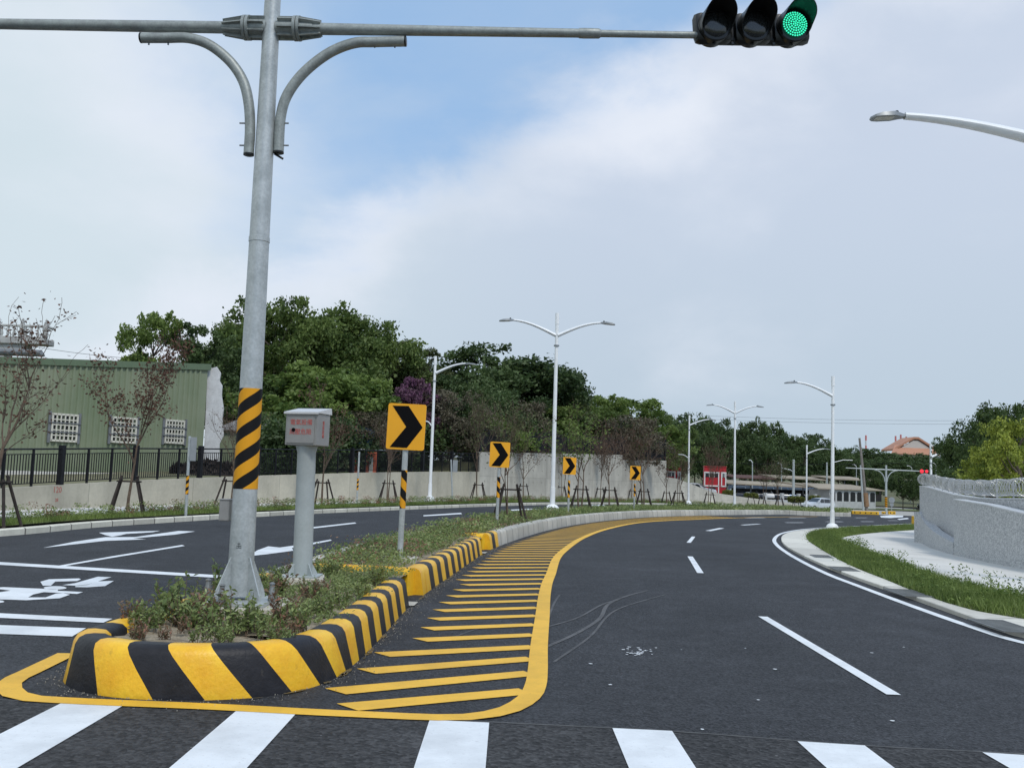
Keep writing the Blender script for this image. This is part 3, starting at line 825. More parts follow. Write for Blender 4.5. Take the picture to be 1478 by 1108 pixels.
def build_wall(name, x0, x1, tops, material, label, cat, vh=0., th=.3, foot=-.3):
    a = 0 if x0 is None else s_at_px(WALLP, x0); b = s_at_px(WALLP, x1); k = max(2, int((b - a) / .8)); mb = MB(); vs = []; top = []
    for i in range(k + 1):
        t = a + (b - a) * i / k; p = WALLP.at(t); q = WALLP.off(t, -th)
        px = proj((p.x, p.y, 1))[0] if p.y > 6 else -900
        zt = zfor(p, interp(tops, px)) if p.y > 6 else top[-1][1] if top else zfor(WALLP.at(s_at_px(WALLP, -300)), 722)
        z0 = tz(p.x, p.y) + foot
        top.append((t, zt))
        vs += [(p.x, p.y, z0), (p.x, p.y, zt - .02), (p.x + .0, p.y, zt), (q.x, q.y, zt), (q.x, q.y, z0)]
        for j, vz in enumerate((z0, zt - .02, zt, zt, z0)): mb.uv[i * 5 + j] = (t, vz + vh)
    mb.add(vs, [(i * 5 + j, (i + 1) * 5 + j, (i + 1) * 5 + j + 1, i * 5 + j + 1) for i in range(k) for j in range(4)] + [(0, 1, 2, 3, 4), tuple(k * 5 + j for j in (4, 3, 2, 1, 0))])
    o = mb.build(name, material, fix=True); tag(o, label, cat); return top
low = build_wall('retaining_wall', None, 690, TOPS_LOW, M['conc'], 'long low beige concrete retaining wall under the black railing behind the left road', 'wall')
tall1 = build_wall('tall_retaining_wall', 691, 895, [(690, 652), (895, 656)], M['conc_tall'], 'tall stained concrete retaining wall with tie holes behind the smaller chevron signs', 'wall')
tall2 = build_wall('tall_retaining_wall', 896, 959, [(896, 663.5), (959, 664.5)], M['conc_tall'], 'slightly lower end section of the tall concrete retaining wall beside the red booth', 'wall')
ramp = build_wall('ramp_wall', 960, 1155, [(960, 688), (975, 690), (1000, 699), (1025, 709), (1045, 713), (1080, 718), (1120, 723), (1155, 728)], M['conc_tall'], 'concrete wall sloping down to the right in front of the red booths', 'wall')
def wtop(s, arr=None):
    for arr in (low, tall1, tall2, ramp):
        if arr[0][0] - .5 <= s <= arr[-1][0]: return interp(arr, s)
    return ramp[-1][1]
# raised land behind the wall
mb = MB(); n = 90; vs = []
send = tall2[-1][0]
for i in range(n + 1):
    s = send * i / n; p = WALLP.off(s, -.28); zt = wtop(s) - .25
    zt = min(zt, 2.6)
    for j, (dx, dy, dz) in enumerate(((0, 0, 0), (-6, 3, .2), (-14, 14, .5), (-60, 70, 1.5))):
        vs.append((p.x + dx, p.y + dy, zt + dz))
mb.add(vs, [(i * 4 + j, (i + 1) * 4 + j, (i + 1) * 4 + j + 1, i * 4 + j + 1)[::1] for i in range(n) for j in range(3)])
struct('raised_ground', mb, M['ground'], fix=False)

# ---- right side: apron, verge, pavement
AP_OUT = Path(gs([(1900, 1003), (1478, 921), (1403, 896), (1320, 866), (1236, 836.5), (1178, 813), (1138, 792), (1128, 781), (1131, 773), (1145, 768), (1170, 765), (1200, 763.3), (1250, 760.8), (1319, 757.6), (1420, 753)], .0), .3)
AP_IN = Path(gs([(1900, 966), (1478, 893), (1403, 880), (1320, 853), (1278, 836), (1236, 819.5), (1203, 803), (1178, 788), (1166, 779), (1166, 774), (1172, 770), (1183, 767), (1205, 764.6), (1250, 761.6), (1319, 758.6), (1420, 753.8)], .06), .3)
mb = MB()
# resample both by index so the widths match
def rs(path, n): return [path.at(path.len * i / n) for i in range(n + 1)]
n = 160; A_ = rs(AP_OUT, n); vs = []; uvs = {}
AI = []
for i, a in enumerate(A_):
    # nearest inner point keeps the slab square to the road
    best = min(AP_IN.p, key=lambda q: (q.x - a.x) ** 2 + (q.y - a.y) ** 2); AI.append(best)
    for j, (p, h) in enumerate(((a, -.02), (a, .05), (a.lerp(best, .04), .06), (best, .062))):
        vs.append((p.x, p.y, tz(p.x, p.y) + h)); mb.uv[i * 4 + j] = (AP_OUT.len * i / n, 0)
mb.add(vs, [(i * 4 + j, (i + 1) * 4 + j, (i + 1) * 4 + j + 1, i * 4 + j + 1) for i in range(n) for j in range(3)])
struct('kerb_apron', mb, M['apron'], fix=True)
SW = Path(gs([(1900, 925), (1600, 882), (1478, 864), (1460, 858.5), (1389.6, 843), (1319, 821.6), (1266, 802), (1224, 784.6), (1210, 778), (1228, 772.5), (1266, 768), (1326, 764), (1420, 759)], .08), .3)
mb = MB(); n = 160; S_ = [min(SW.p, key=lambda q: (q.x - a.x) ** 2 + (q.y - a.y) ** 2) for a in AI]
vs = []
for a, b in zip(AI, S_):
    for j in range(4):
        p = a.lerp(b, j / 3); vs.append((p.x, p.y, tz(p.x, p.y) + .045 + .03 * (j in (1, 2))))
mb.add(vs, [(i * 4 + j, (i + 1) * 4 + j, (i + 1) * 4 + j + 1, i * 4 + j + 1) for i in range(n) for j in range(3)])
struct('right_verge_soil', mb, M['grassdirt'], fix=True)
# pavement: everything inside the verge
mb = MB(); ins = [p for p in SW.p]
far = [Vector((40, ins[-1].y, 0)), Vector((40, 4, 0))]
poly = [Vector((p.x, p.y, 0)) for p in ins] + far
bm = bmesh.new(); vv = [bm.verts.new(p) for p in poly]; bm.faces.new(vv)
bmesh.ops.triangulate(bm, faces=bm.faces[:])
for ax, vals in ((1, np.arange(5, 60, 1.5)), (0, np.arange(4, 42, 2.))):
    for v_ in vals:
        co = Vector((0, v_, 0)) if ax else Vector((v_, 0, 0)); no = Vector((0, 1, 0)) if ax else Vector((1, 0, 0))
        bmesh.ops.bisect_plane(bm, geom=bm.verts[:] + bm.edges[:] + bm.faces[:], plane_co=co, plane_no=no)
for v in bm.verts: v.co.z = tz(v.co.x, v.co.y) + .07
bmesh.ops.recalc_face_normals(bm, faces=bm.faces[:]); bm.normal_update()
if bm.faces and sum(f.normal.z for f in bm.faces) < 0: bmesh.ops.reverse_faces(bm, faces=bm.faces[:])
me = bpy.data.meshes.new('right_pavement'); bm.to_mesh(me); bm.free(); me.materials.append(M['walk'])
o = bpy.data.objects.new('right_pavement', me); COL.objects.link(o); o['kind'] = 'structure'
# drain gratings on the apron
M['grate'] = mat('grate', (.17, .18, .18), .7, .3, var=.2)
gr_lab = ['nearest dark steel drain grating on the right apron', 'drain grating on the apron above the long lane dash', 'drain grating on the apron further round the bend', 'farthest small drain grating on the apron by the bend']
for k, (px, py) in enumerate(((1448, 903), (1310, 855.5), (1218, 821), (1186, 803))):
    p = g(px, py, .062); s = near_s(AP_OUT, p); t_ = AP_OUT.tan(s); mb = MB(); rot = math.atan2(t_.y, t_.x)
    t = thing('drain_grating', gr_lab[k], 'drain cover', (p.x, p.y, p.z), rot)
    f = MB()
    for sx in (-1, 1): f.box((sx * .49, 0, .004), (.03, .44, .012)); f.box((0, sx * .205, .004), (.95, .03, .012))
    f.build('frame', M['grate'], t)
    b = MB()
    for q in range(22): b.box((-.46 + q * .044, 0, .003), (.02, .38, .008))
    b.build('bars', M['grate'], t)

# pale scuff trails and a splash of white paint on the right road
M['scuff'] = mat('scuffed_asphalt', (.088, .089, .092), .85, var=.35, scale=2, var2=.3, scale2=60, bump=.5, bscale=80)
mb = MB()
for pts, w in (([(785, 935), (830, 915), (865, 893), (878, 872), (905, 860), (935, 852)], .05), ([(788, 905), (830, 893), (870, 872), (900, 862)], .035), ([(792, 890), (800, 870), (808, 858)], .03), ([(800, 955), (850, 920), (890, 880), (960, 858)], .03), ([(640, 925), (700, 905), (760, 898)], .03)):
    mb.ribbon(Path(gs(pts), .2), w, .0045, step=.2)
struct('scuff_marks', mb, M['scuff'])
mb = MB(); rr = random.Random(3)
for k in range(46):
    px, py = (922 + rr.gauss(0, 12), 942 + rr.gauss(0, 3.2)) if k < 34 else (rr.uniform(500, 1350), rr.uniform(920, 1090)); p = g(px, py); r0 = rr.uniform(.005, .017); n = 6; a0 = rr.random()
    mb.add([(p.x + r0 * (1 + rr.random() * .6) * math.cos(a0 + 6.28 * i / n), p.y + r0 * (1 + rr.random() * .6) * math.sin(a0 + 6.28 * i / n), .0115) for i in range(n)], [tuple(range(n))])
struct('paint_splash', mb, M['white'])

# grit swept against the kerb foot
rr = random.Random(8); mb = MB()
for k in range(1500):
    s_ = rr.uniform(sl_ - .5, s5 + 2); o_ = abs(rr.gauss(0, .11)) + .01; p = ISL.off(s_, o_); r0 = rr.uniform(.002, .007); a0 = rr.random() * 6
    q = [(p.x + r0 * math.cos(a0 + 2.1 * i), p.y + r0 * math.sin(a0 + 2.1 * i), tz(p.x, p.y) + .009) for i in range(3)]; mb.add(q + [(p.x, p.y, tz(p.x, p.y) + .010 + r0 * 1.3)], [(0, 1, 3), (1, 2, 3), (2, 0, 3)])
M['grit'] = mat('grit', (.28, .26, .22), .9, var=.4, scale=20)
o = mb.build('grit', M['grit']); o['kind'] = 'stuff'; o['label'] = 'grit and small stones along the foot of the striped kerb'; o['category'] = 'gravel'
# blotches of over-sprayed yellow and tar on the road at the kerb foot
M['overspray'] = mat('overspray', (.20, .13, .03), .8, var=.5, scale=20, col2=(.05, .045, .03), var2=.4, scale2=60)
mb = MB()
for k in range(70):
    s_ = rr.uniform(sl_, s5); p = ISL.off(s_, .015 + abs(rr.gauss(0, .018))); tn = ISL.tan(s_); a0 = math.atan2(tn.y, tn.x); n = 9; L_ = rr.uniform(.03, .14); W_2 = rr.uniform(.008, .03)
    pts = []
    for i in range(n):
        a = 6.283 * i / n; u = L_ * math.cos(a) * rr.uniform(.6, 1.2); v = W_2 * math.sin(a) * rr.uniform(.6, 1.3); pts.append((p.x + u * math.cos(a0) - v * math.sin(a0), p.y + u * math.sin(a0) + v * math.cos(a0), tz(p.x, p.y) + .008 + .0001 * (k % 9)))
    mb.add(pts, [tuple(range(n))])
struct('overspray_marks', mb, M['overspray'])
# ------------------------------------------------------------------ signal mast in the nose of the median
def signal_mast():
    B = g(345, 868, .36); B.z = tz(B.x, B.y)
    zt = .42
    t = thing('traffic_signal', 'tall galvanised signal mast with long arms in the nose of the median, green light lit', 'traffic light', B)
    nY = B.y
    H0 = P(393, 40, nY).z           # height of the arms
    top = 7.0
    def loc(v): return Vector(v) - B
    # the photographed mast leans a hair; keep its true foot and head
    topc = loc(P(397, -60, nY)); foot = Vector((0, 0, zt)); hub = loc(P(393, 41, nY))
    ax = (topc - foot).normalized()
    def on(z): return foot + ax * ((z - foot.z) / ax.z)
    L = [zt + .0, 1.0, 2.0, 3.0, 4.0, 5.0, topc.z]
    m_ = MB(); m_.tube([on(z) for z in L], [.122 - .007 * (z - zt) for z in L], 32); m_.build('pole', M['galv'], t, smooth=True)
    m_ = MB(); m_.bbox((0, 0, zt - .05), (.62, .62, .035), .004); m_.build('base_plate', M['galv'], t)
    m_ = MB(); m_.bbox((0.02, .02, zt - .30), (.86, .86, .46), .015, mat=Matrix.Rotation(R(8), 3, 'Z')); m_.build('footing', M['pad'], t)
    z0 = zt - .032
    for k in range(4):
        a = R(45 + 90 * k + 8); d = Vector((math.cos(a), math.sin(a), 0)); n_ = Vector((-d.y, d.x, 0)) * .007
        o_ = [d * .11, d * .30, d * .295 + Vector((0, 0, .05)), d * .125 + Vector((0, 0, .40)), d * .11 + Vector((0, 0, .40))]
        m_ = MB(); m_.poly([q + Vector((0, 0, z0)) - n_ for q in o_], .014, n_.normalized()); m_.build('gusset', M['galv'], t, fix=True)
    for k in range(4):
        a = R(90 * k + 8 + 45); d = Vector((math.cos(a + .42), math.sin(a + .42), 0)) * .335
        m_ = MB(); m_.lathe([(.034, 0), (.034, .09), (.026, .105), (.022, .15), (.03, .16), (.012, .175)], 12, c=d + Vector((0, 0, z0 - .0))); m_.build('anchor_bolt', M['bolt'], t, smooth=True)
    # reflective band
    zb0, zb1 = loc(P(350, 705, nY)).z, loc(P(358, 561, nY)).z
    m_ = MB(); rr = lambda z: .122 - .007 * (z - zt) + .0025
    o_ = m_.tube([Vector((0, 0, z - zb0)) for z in (zb0, zb1)], [rr(zb0), rr(zb1)], 32).build('reflective_band', M['band'], t, smooth=True)
    o_.location = on(zb0); o_.rotation_euler = ax.to_track_quat('Z', 'Y').to_euler(); 
    # steel collar joint
    m_ = MB(); zc = loc(P(374, 350, nY)).z; m_.tube([on(zc), on(zc + .003), on(zc + .05), on(zc + .053)], [rr(zc) - .002, rr(zc) + .002, rr(zc) + .002, rr(zc) - .002], 28); m_.build('joint_collar', M['galv'], t, smooth=True)
    # arms
    z_arm = hub.z
    def at_z(px, py, z):
        d = ray(px, py); k = (z + B.z - HC) / d.z; return loc(CAM + d * k)
    er = at_z(1003, 51, z_arm + .02); el = at_z(-60, 34, z_arm + .02)
    dr = (er - hub).normalized(); dl = (el - hub).normalized()
    m_ = MB(); lr = (er - hub).length
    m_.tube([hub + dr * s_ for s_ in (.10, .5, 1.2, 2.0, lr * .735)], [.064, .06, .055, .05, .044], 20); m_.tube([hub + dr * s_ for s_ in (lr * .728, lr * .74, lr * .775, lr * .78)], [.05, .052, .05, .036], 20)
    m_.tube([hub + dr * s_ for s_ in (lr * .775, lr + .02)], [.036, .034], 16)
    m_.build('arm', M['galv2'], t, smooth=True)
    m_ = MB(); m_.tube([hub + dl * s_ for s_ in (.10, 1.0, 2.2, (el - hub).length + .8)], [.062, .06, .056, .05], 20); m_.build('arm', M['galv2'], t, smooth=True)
    # flanged and ribbed hubs either side of the mast
    for d, nm in ((dr, 1), (dl, 0)):
        m_ = MB(); up = Vector((0, 0, 1)); fw = d.cross(up).normalized()
        m_.tube([hub + d * .05, hub + d * .24], [.085, .085], 20)
        m_.tube([hub + d * .225, hub + d * .255], [.125, .125], 28); m_.tube([hub + d * .262, hub + d * .29], [.125, .125], 28)
        m_.tube([hub + d * .29, hub + d * .42], [.078, .068], 20)
        for k in range(8):
            a = k * math.pi / 4 + .2; r_ = up * math.cos(a) + fw * math.sin(a); n_ = d.cross(r_).normalized() * .006
            m_.poly([hub + d * .07 + r_ * .07 - n_, hub + d * .07 + r_ * .12 - n_, hub + d * .226 + r_ * .12 - n_, hub + d * .226 + r_ * .07 - n_], .012, n_.normalized())
            m_.poly([hub + d * .289 + r_ * .06 - n_, hub + d * .289 + r_ * .12 - n_, hub + d * .50 + r_ * .085 - n_, hub + d * .50 + r_ * .06 - n_], .012, n_.normalized())
            m_.tube([hub + d * .215 + r_ * .105, hub + d * .305 + r_ * .105], .011, 6)
        m_.build('hub_flange', M['galv2'], t, smooth=25, fix=True)
    # curved braces, in the vertical plane of mast and arms
    nrm = dr.cross(Vector((0, 0, 1))).normalized(); o0 = hub + B
    def pl(px, py): return loc(ray_plane(px, py, o0, nrm))
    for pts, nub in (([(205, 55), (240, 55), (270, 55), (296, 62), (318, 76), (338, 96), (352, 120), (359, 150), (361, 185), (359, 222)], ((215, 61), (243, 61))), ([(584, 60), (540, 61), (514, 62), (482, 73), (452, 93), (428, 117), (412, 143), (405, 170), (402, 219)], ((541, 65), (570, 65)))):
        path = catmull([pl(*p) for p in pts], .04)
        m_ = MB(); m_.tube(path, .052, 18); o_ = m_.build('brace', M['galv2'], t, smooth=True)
        for e, s_ in ((0, 1), (-1, -1)):
            d = (path[0] - path[1]).normalized() if e == 0 else (path[-1] - path[-2]).normalized(); p = path[e]
            c_ = MB(); c_.lathe([(.046, -.004), (.0535, 0), (.0535, .016), (.045, .02)], 18, c=p, mat=d.to_track_quat('Z', 'Y').to_matrix()); c_.build('end_cap', M['black'], o_, smooth=True)
        for px, py in nub:
            p = pl(px, py); c_ = MB(); c_.tube([p + Vector((0, 0, .05)), p - Vector((0, 0, .03))], .009, 6); c_.build('bolt', M['bolt'], o_)
        for py in (178, 210):
            p = pl(pts[-1][0] + (9 if pts[0][0] > 400 else -9), py); c_ = MB(); c_.tube([p + dr * .04, p - dr * .03], .008, 6); c_.build('bolt', M['bolt'], o_)
    p = pl(396, 222); m_ = MB(); m_.tube([p, p + Vector((.09, 0, -.05))], .012, 6); m_.build('cable_end', M['black'], t)
    # small steel box on the far side of the mast
    p = loc(P(326, 736, nY + .1)); m_ = MB(); m_.bbox(p, (.10, .12, .20), .008); m_.bbox(p + Vector((0, 0, .105)), (.115, .135, .012), .003); m_.build('junction_box', M['galvbox'], t)
    # stencil mark on the mast
    tx = MB(); 
    for k, (a, b) in enumerate(((0, 0), (.02, .0), (-.02, .02), (0, -.04), (.015, -.045), (-.018, -.05))):
        tx.box(Vector((a - .0, 0, b)), (.012, .0015, .004))
        tx.box(Vector((a, 0, b)), (.003, .0016, .014))
    zz = loc(P(350, 785, nY)).z; q = on(zz)
    tx = MB(); tx.box((0, 0, 0), (.003, .002, .05)); tx.box((0, 0, -.01), (.045, .0018, .004)); tx.box((0, 0, .012), (.03, .0018, .004)); tx.box((0, 0, -.026), (.05, .0018, .004)); tx.build('stencil_mark', M['signb'], t, loc=q + Vector((.0, -rr(zz) + .0012, 0)))
    # signal head: three lamps side by side, facing the camera and tipped slightly down
    hc = er + dr * .0; cA = loc(P(1030, 39, (B + er).y)); 
    head = thing('signal_head', None, None); del_ = [k for k in ('label', 'category') if k in head]; head.parent = t
    head.location = cA; yaw = R(14)
    rot = Matrix.Rotation(yaw, 3, 'Z') @ Matrix.Rotation(R(4), 3, 'X')
    sp_ = (loc(P(1141, 43, (B + er).y + .05)) - cA).length / 2
    dx = Vector((math.cos(yaw), math.sin(yaw), 0))
    ang = math.atan2((loc(P(1141, 43, (B + er).y)) - cA).z, 2 * sp_)
    head.rotation_euler = (0, R(-4.5), R(7)); head.scale = (1.04, 1.04, 1.04)
    r_h = .155
    m_ = MB()
    for k in range(3):
        c = Vector((k * sp_, 0, 0))
        Rf = Matrix.Rotation(R(90), 3, 'X')
        m_.lathe([(r_h * .86, -.14), (r_h * 1.0, -.12), (r_h * 1.06, .0), (r_h * 1.06, .05), (r_h * 1.0, .06), (r_h * .86, .062)], 28, c=c, mat=Rf)
        m_.bbox(c + Vector((0, .045, -.0)), (sp_ * .985, .15, r_h * 2.02), .07)
    m_.build('housing', M['black'], head, smooth=35)
    m_ = MB(); m_.bbox((sp_, .07, 0), (sp_ * 2 + r_h * 1.3, .09, r_h * 1.9), .03); m_.build('back_plate', M['black'], head)
    for k in range(3):
        c = Vector((k * sp_, -.062, 0)); lit = k == 2
        l_ = MB(); Rf = Matrix.Rotation(R(90), 3, 'X')
        l_.lathe([(r_h * .84, -.004), (r_h * .84, .002), (r_h * .70, .016), (r_h * .4, .026), (.002, .03)], 26, c=c, mat=Rf)
        lo_ = l_.build('lens', M['lens_lit'] if lit else M['lens_dark'], head, smooth=True)
        if lit:
            d_ = MB(); 
            for ring in range(6):
                n_ = 1 if ring == 0 else ring * 6
                for q in range(n_):
                    a = 2 * math.pi * q / n_ + ring * .3; rr_ = ring / 5.4 * r_h * .80; yy = -.02 - .016 * (1 - (ring / 5.4) ** 2)
                    d_.lathe([(.0095, 0), (.006, .006), (.001, .008)], 6, c=c + Vector((rr_ * math.cos(a), yy, rr_ * math.sin(a))), mat=Rf)
            d_.build('diode', M['diode'], lo_, smooth=True)
        # hood: a long tube open below
        v_ = MB(); vs = []; seg = 26; a0, a1 = R(-38), R(218); ln = .30
        for layer, rad in ((0, r_h * 1.03), (1, r_h * .98)):
            for j in range(seg + 1):
                a = a0 + (a1 - a0) * j / seg; cut = .35 + .65 * max(0, math.sin(a)) ** .5 if math.sin(a) > 0 else .35 * (1 + math.sin(a) * 1.2)
                for e, yy in enumerate((0, -ln * cut)):
                    vs.append(c + Vector((rad * math.cos(a), .02 + yy, rad * math.sin(a))))
        nn = (seg + 1) * 2; fs = []
        for j in range(seg):
            a, b = 2 * j, 2 * j + 2; fs += [(a, b, b + 1, a + 1), (nn + a + 1, nn + b + 1, nn + b, nn + a), (a + 1, b + 1, nn + b + 1, nn + a + 1)]
        v_.add(vs, fs); v_.build('visor', M['black'], head, smooth=True, fix=True)
    for k, x_ in enumerate((0.02, .5, 1.0, 1.55, 2.0)):
        for dv, sz in (((-.02, .0, -r_h * 1.08), (.03, .03, .03)), ((0, .06, r_h * 1.06), (.04, .05, .03))):
            br = MB(); br.bbox(Vector((sp_ * x_, 0, 0)) + Vector(dv), sz, .004); br.build('bracket', M['black'], head)
    return t
M['lens_dark'] = mat('dark_lens', (.02, .022, .022), .15, spec=.8, var=.3, scale=30)
M['lens_lit'] = emis('green_lens', (.0, .06, .04), .25)
M['diode'] = emis('green_diode', (.05, .85, .50), 1.0)
MAST = signal_mast()

# ------------------------------------------------------------------ control cabinet on its own post
M['redtext'] = mat('red_lettering', (.50, .10, .08), .6, var=.2, scale=40)
def text_mesh(s_, size, depth, material, parent, loc, rot, name='lettering', align='CENTER'):
    cu = bpy.data.curves.new('lettering', 'FONT'); cu.body = s_; cu.size = size; cu.extrude = depth; cu.align_x = align; cu.align_y = 'CENTER'; cu.resolution_u = 3
    o = bpy.data.objects.new('tmp', cu); COL.objects.link(o); dg = bpy.context.evaluated_depsgraph_get()
    me = bpy.data.meshes.new_from_object(o.evaluated_get(dg)); bpy.data.objects.remove(o); me.name = name
    me.materials.clear(); me.materials.append(material); q = bpy.data.objects.new(name, me); COL.objects.link(q)
    q.parent = parent; q.location = loc; q.rotation_euler = rot; return q
def control_box():
    B = g(436, 834, .40); Y = B.y; B.z = .40
    t = thing('control_cabinet', 'square grey control cabinet with red lettering on a thick grey post behind the signal mast', 'electrical box', B)
    m_ = MB(); m_.bbox((0, 0, -.06), (.50, .50, .16), .012, mat=Matrix.Rotation(R(10), 3, 'Z')); m_.build('footing', M['pad'], t)
    m_ = MB(); m_.bbox((0, 0, .03), (.40, .40, .02), .003); m_.build('base_plate', M['postgrey'], t)
    zt = P(443, 643, Y).z - B.z; lean = .0
    topx = P(443, 643, Y).x - B.x
    m_ = MB(); m_.tube([(topx * z / zt, 0, z) for z in (.04, .12, zt * .5, zt - .08, zt - .001)], [.112, .112, .108, .106, .13], 28); m_.build('post', M['postgrey'], t, smooth=True)
    for k in range(4):
        a = R(45 + 90 * k); d = Vector((math.cos(a), math.sin(a), 0)); n_ = Vector((-d.y, d.x, 0)) * .005
        m_ = MB(); m_.poly([q - n_ for q in (d * .108 + Vector((0, 0, .04)), d * .21 + Vector((0, 0, .04)), d * .12 + Vector((0, 0, .17)), d * .108 + Vector((0, 0, .17)))], .01, n_.normalized()); m_.build('gusset', M['postgrey'], t, fix=True)
        m_ = MB(); m_.tube([Vector((d.x * .17, d.y * .17 + .04, .04)), Vector((d.x * .17, d.y * .17 + .04, .07))], .012, 8); m_.build('bolt', M['bolt'], t)
    # cabinet turned a little so its right side shows
    a = R(-17); w = .47; h = .37; dpt = .30
    b_ = thing('cabinet', None, None); b_.parent = t; b_.location = (topx - .0, 0, zt + h / 2); b_.rotation_euler = (0, 0, a)
    w = abs((P(466, 640, Y) - P(415, 640, Y)).x) * 1.0; 
    m_ = MB(); m_.bbox((0, 0, 0), (w, dpt, h), .006); m_.build('body', M['galvbox'], b_)
    m_ = MB(); m_.poly([(-w / 2 - .015, -dpt / 2 - .03, h / 2 - .012), (-w / 2 - .015, -dpt / 2 - .03, h / 2 + .012), (-w / 2 - .015, dpt / 2, h / 2 + .075), (-w / 2 - .015, dpt / 2 + .01, h / 2 + .0), (-w / 2 - .015, -dpt / 2 + .0, h / 2 + .0)], w + .03, (1, 0, 0)); m_.build('roof', M['roof_skylit'], b_, fix=True)
    m_ = MB(); m_.bbox((-.008, -dpt / 2 - .004, -.01), (w * .86, .012, h * .82), .003); d_ = m_.build('door', M['galvbox'], b_)
    m_ = MB(); y_ = -dpt / 2 + .0
    for x0, x1, z0, z1 in ((-.5, .5, -.5, -.485), (-.5, .5, .485, .5)):
        pass
    m_ = MB()
    for k in range(20):
        a0, a1 = 2 * math.pi * k / 20, 2 * math.pi * (k + 1) / 20
    m_.lathe([(.022, 0), (.022, .012), (.014, .016), (.014, .01)], 16, c=Vector((-w * .23, -dpt / 2 - .008, -.01)), mat=Matrix.Rotation(R(90), 3, 'X')); m_.build('lock', M['signb'], d_, smooth=True)
    # CJK lettering
    fz = .072
    text_mesh('電氣設備', fz, .001, M['redtext'], d_, (.0, -dpt / 2 - .0115, .075), (R(90), 0, 0))
    text_mesh('高壓危險', fz, .001, M['redtext'], d_, (-.005, -dpt / 2 - .0115, -.035), (R(90), 0, 0))
    text_mesh('電\n氣\n設\n備', .05, .001, M['redtext'], b_, (w / 2 + .0015, -.01, .0), (R(90), 0, R(90)))
    return t
BOX = control_box()

# ------------------------------------------------------------------ chevron signs on the median
def chevron(foot_px, foot_h, tl, tr, br_, bl, band, label, yaw, first=False):
    B = g(foot_px[0], foot_px[1], foot_h); Y = B.y
    t = thing('chevron_sign', label, 'road sign', B, 0, 'amber chevron signs along the median')
    cx = (tl[0] + tr[0] + br_[0] + bl[0]) / 4; cyp = (tl[1] + tr[1] + br_[1] + bl[1]) / 4
    C_ = P(cx, cyp, Y); wv = P(*(tr if False else ((tr[0] + br_[0]) / 2, (tr[1] + br_[1]) / 2)), Y) - P((tl[0] + bl[0]) / 2, (tl[1] + bl[1]) / 2, Y)
    hv = P((tl[0] + tr[0]) / 2, (tl[1] + tr[1]) / 2, Y) - P((bl[0] + br_[0]) / 2, (bl[1] + br_[1]) / 2, Y)
    w = wv.length / math.cos(yaw); h = hv.length
    topx = C_.x - B.x; zc = C_.z - B.z
    m_ = MB(); zt = zc + h * .3; m_.tube([(topx * z / zc, 0, z) for z in (-.05, zt)], .0445, 16); m_.build('post', M['galv'], t, smooth=True)
    zb0, zb1 = P(foot_px[0], band[1], Y).z - B.z, P(foot_px[0], band[0], Y).z - B.z
    m_ = MB(); m_.tube([(0, 0, 0), (topx * (zb1 - zb0) / zc, 0, zb1 - zb0)], .047, 16); m_.build('reflective_band', M['band_s'], t, smooth=True, loc=(topx * zb0 / zc, 0, zb0))
    if first:
        m_ = MB(); m_.bbox((0, 0, -.02), (.52, .42, .10), .012); m_.build('footing', M['pad'], t)
    s_ = thing('sign_plate', None, None); s_.parent = t; s_.location = (topx, -.065, zc); s_.rotation_euler = (0, R(1.2), yaw)
    def rrect(w, h, r_, y):
        pts = []
        for cx_, cz, a0 in ((w / 2 - r_, h / 2 - r_, 0), (-w / 2 + r_, h / 2 - r_, 90), (-w / 2 + r_, -h / 2 + r_, 180), (w / 2 - r_, -h / 2 + r_, 270)):
            for k in range(5): a = R(a0 + 22.5 * k); pts.append(Vector((cx_ + r_ * math.cos(a), y, cz + r_ * math.sin(a))))
        return pts
    m_ = MB(); m_.poly(rrect(w, h, .035, .004), .010, (0, 1, 0)); m_.build('back', M['signback'], s_, fix=True)
    m_ = MB(); m_.poly(rrect(w, h, .035, .0035), -.004, (0, 1, 0)); m_.build('face', M['signy'], s_, fix=True)
    X = lambda u, v: Vector((-w / 2 + u * w, -.0035, h / 2 - v * h))
    m_ = MB(); m_.poly([X(.11, .055), X(.53, .045), X(.93, .5), X(.55, .955), X(.10, .955), X(.50, .5)], -.002, (0, 1, 0)); m_.build('chevron_arrow', M['signb'], s_, fix=True)
    for z in (-.22, .22): b = MB(); b.box((0, .03, z * h / .7), (.16, .035, .03)); b.build('clamp', M['signback'], s_)
    return t
chevron((577, 806), .33, (561, 581), (616, 585), (613, 650), (558, 648), (678, 733), 'nearest and largest amber sign with a black right-pointing chevron beside the grey cabinet', R(-2), True)
chevron((717, 757), .33, (707, 637.5), (736, 638), (735.5, 675), (707, 673.5), (688, 718), 'second amber chevron sign on a striped post just left of the white double lamp post', R(2))
chevron((820, 742), .33, (812.5, 658.5), (831.5, 661), (831.5, 685.5), (812.5, 683.5), (693, 718), 'third amber chevron sign just right of the white double lamp post', R(6))
chevron((915, 736), .33, (909, 672), (924.5, 672.5), (924.5, 692.5), (909, 692), (698, 716), 'farthest and smallest amber chevron sign in front of the end of the tall wall', R(8))

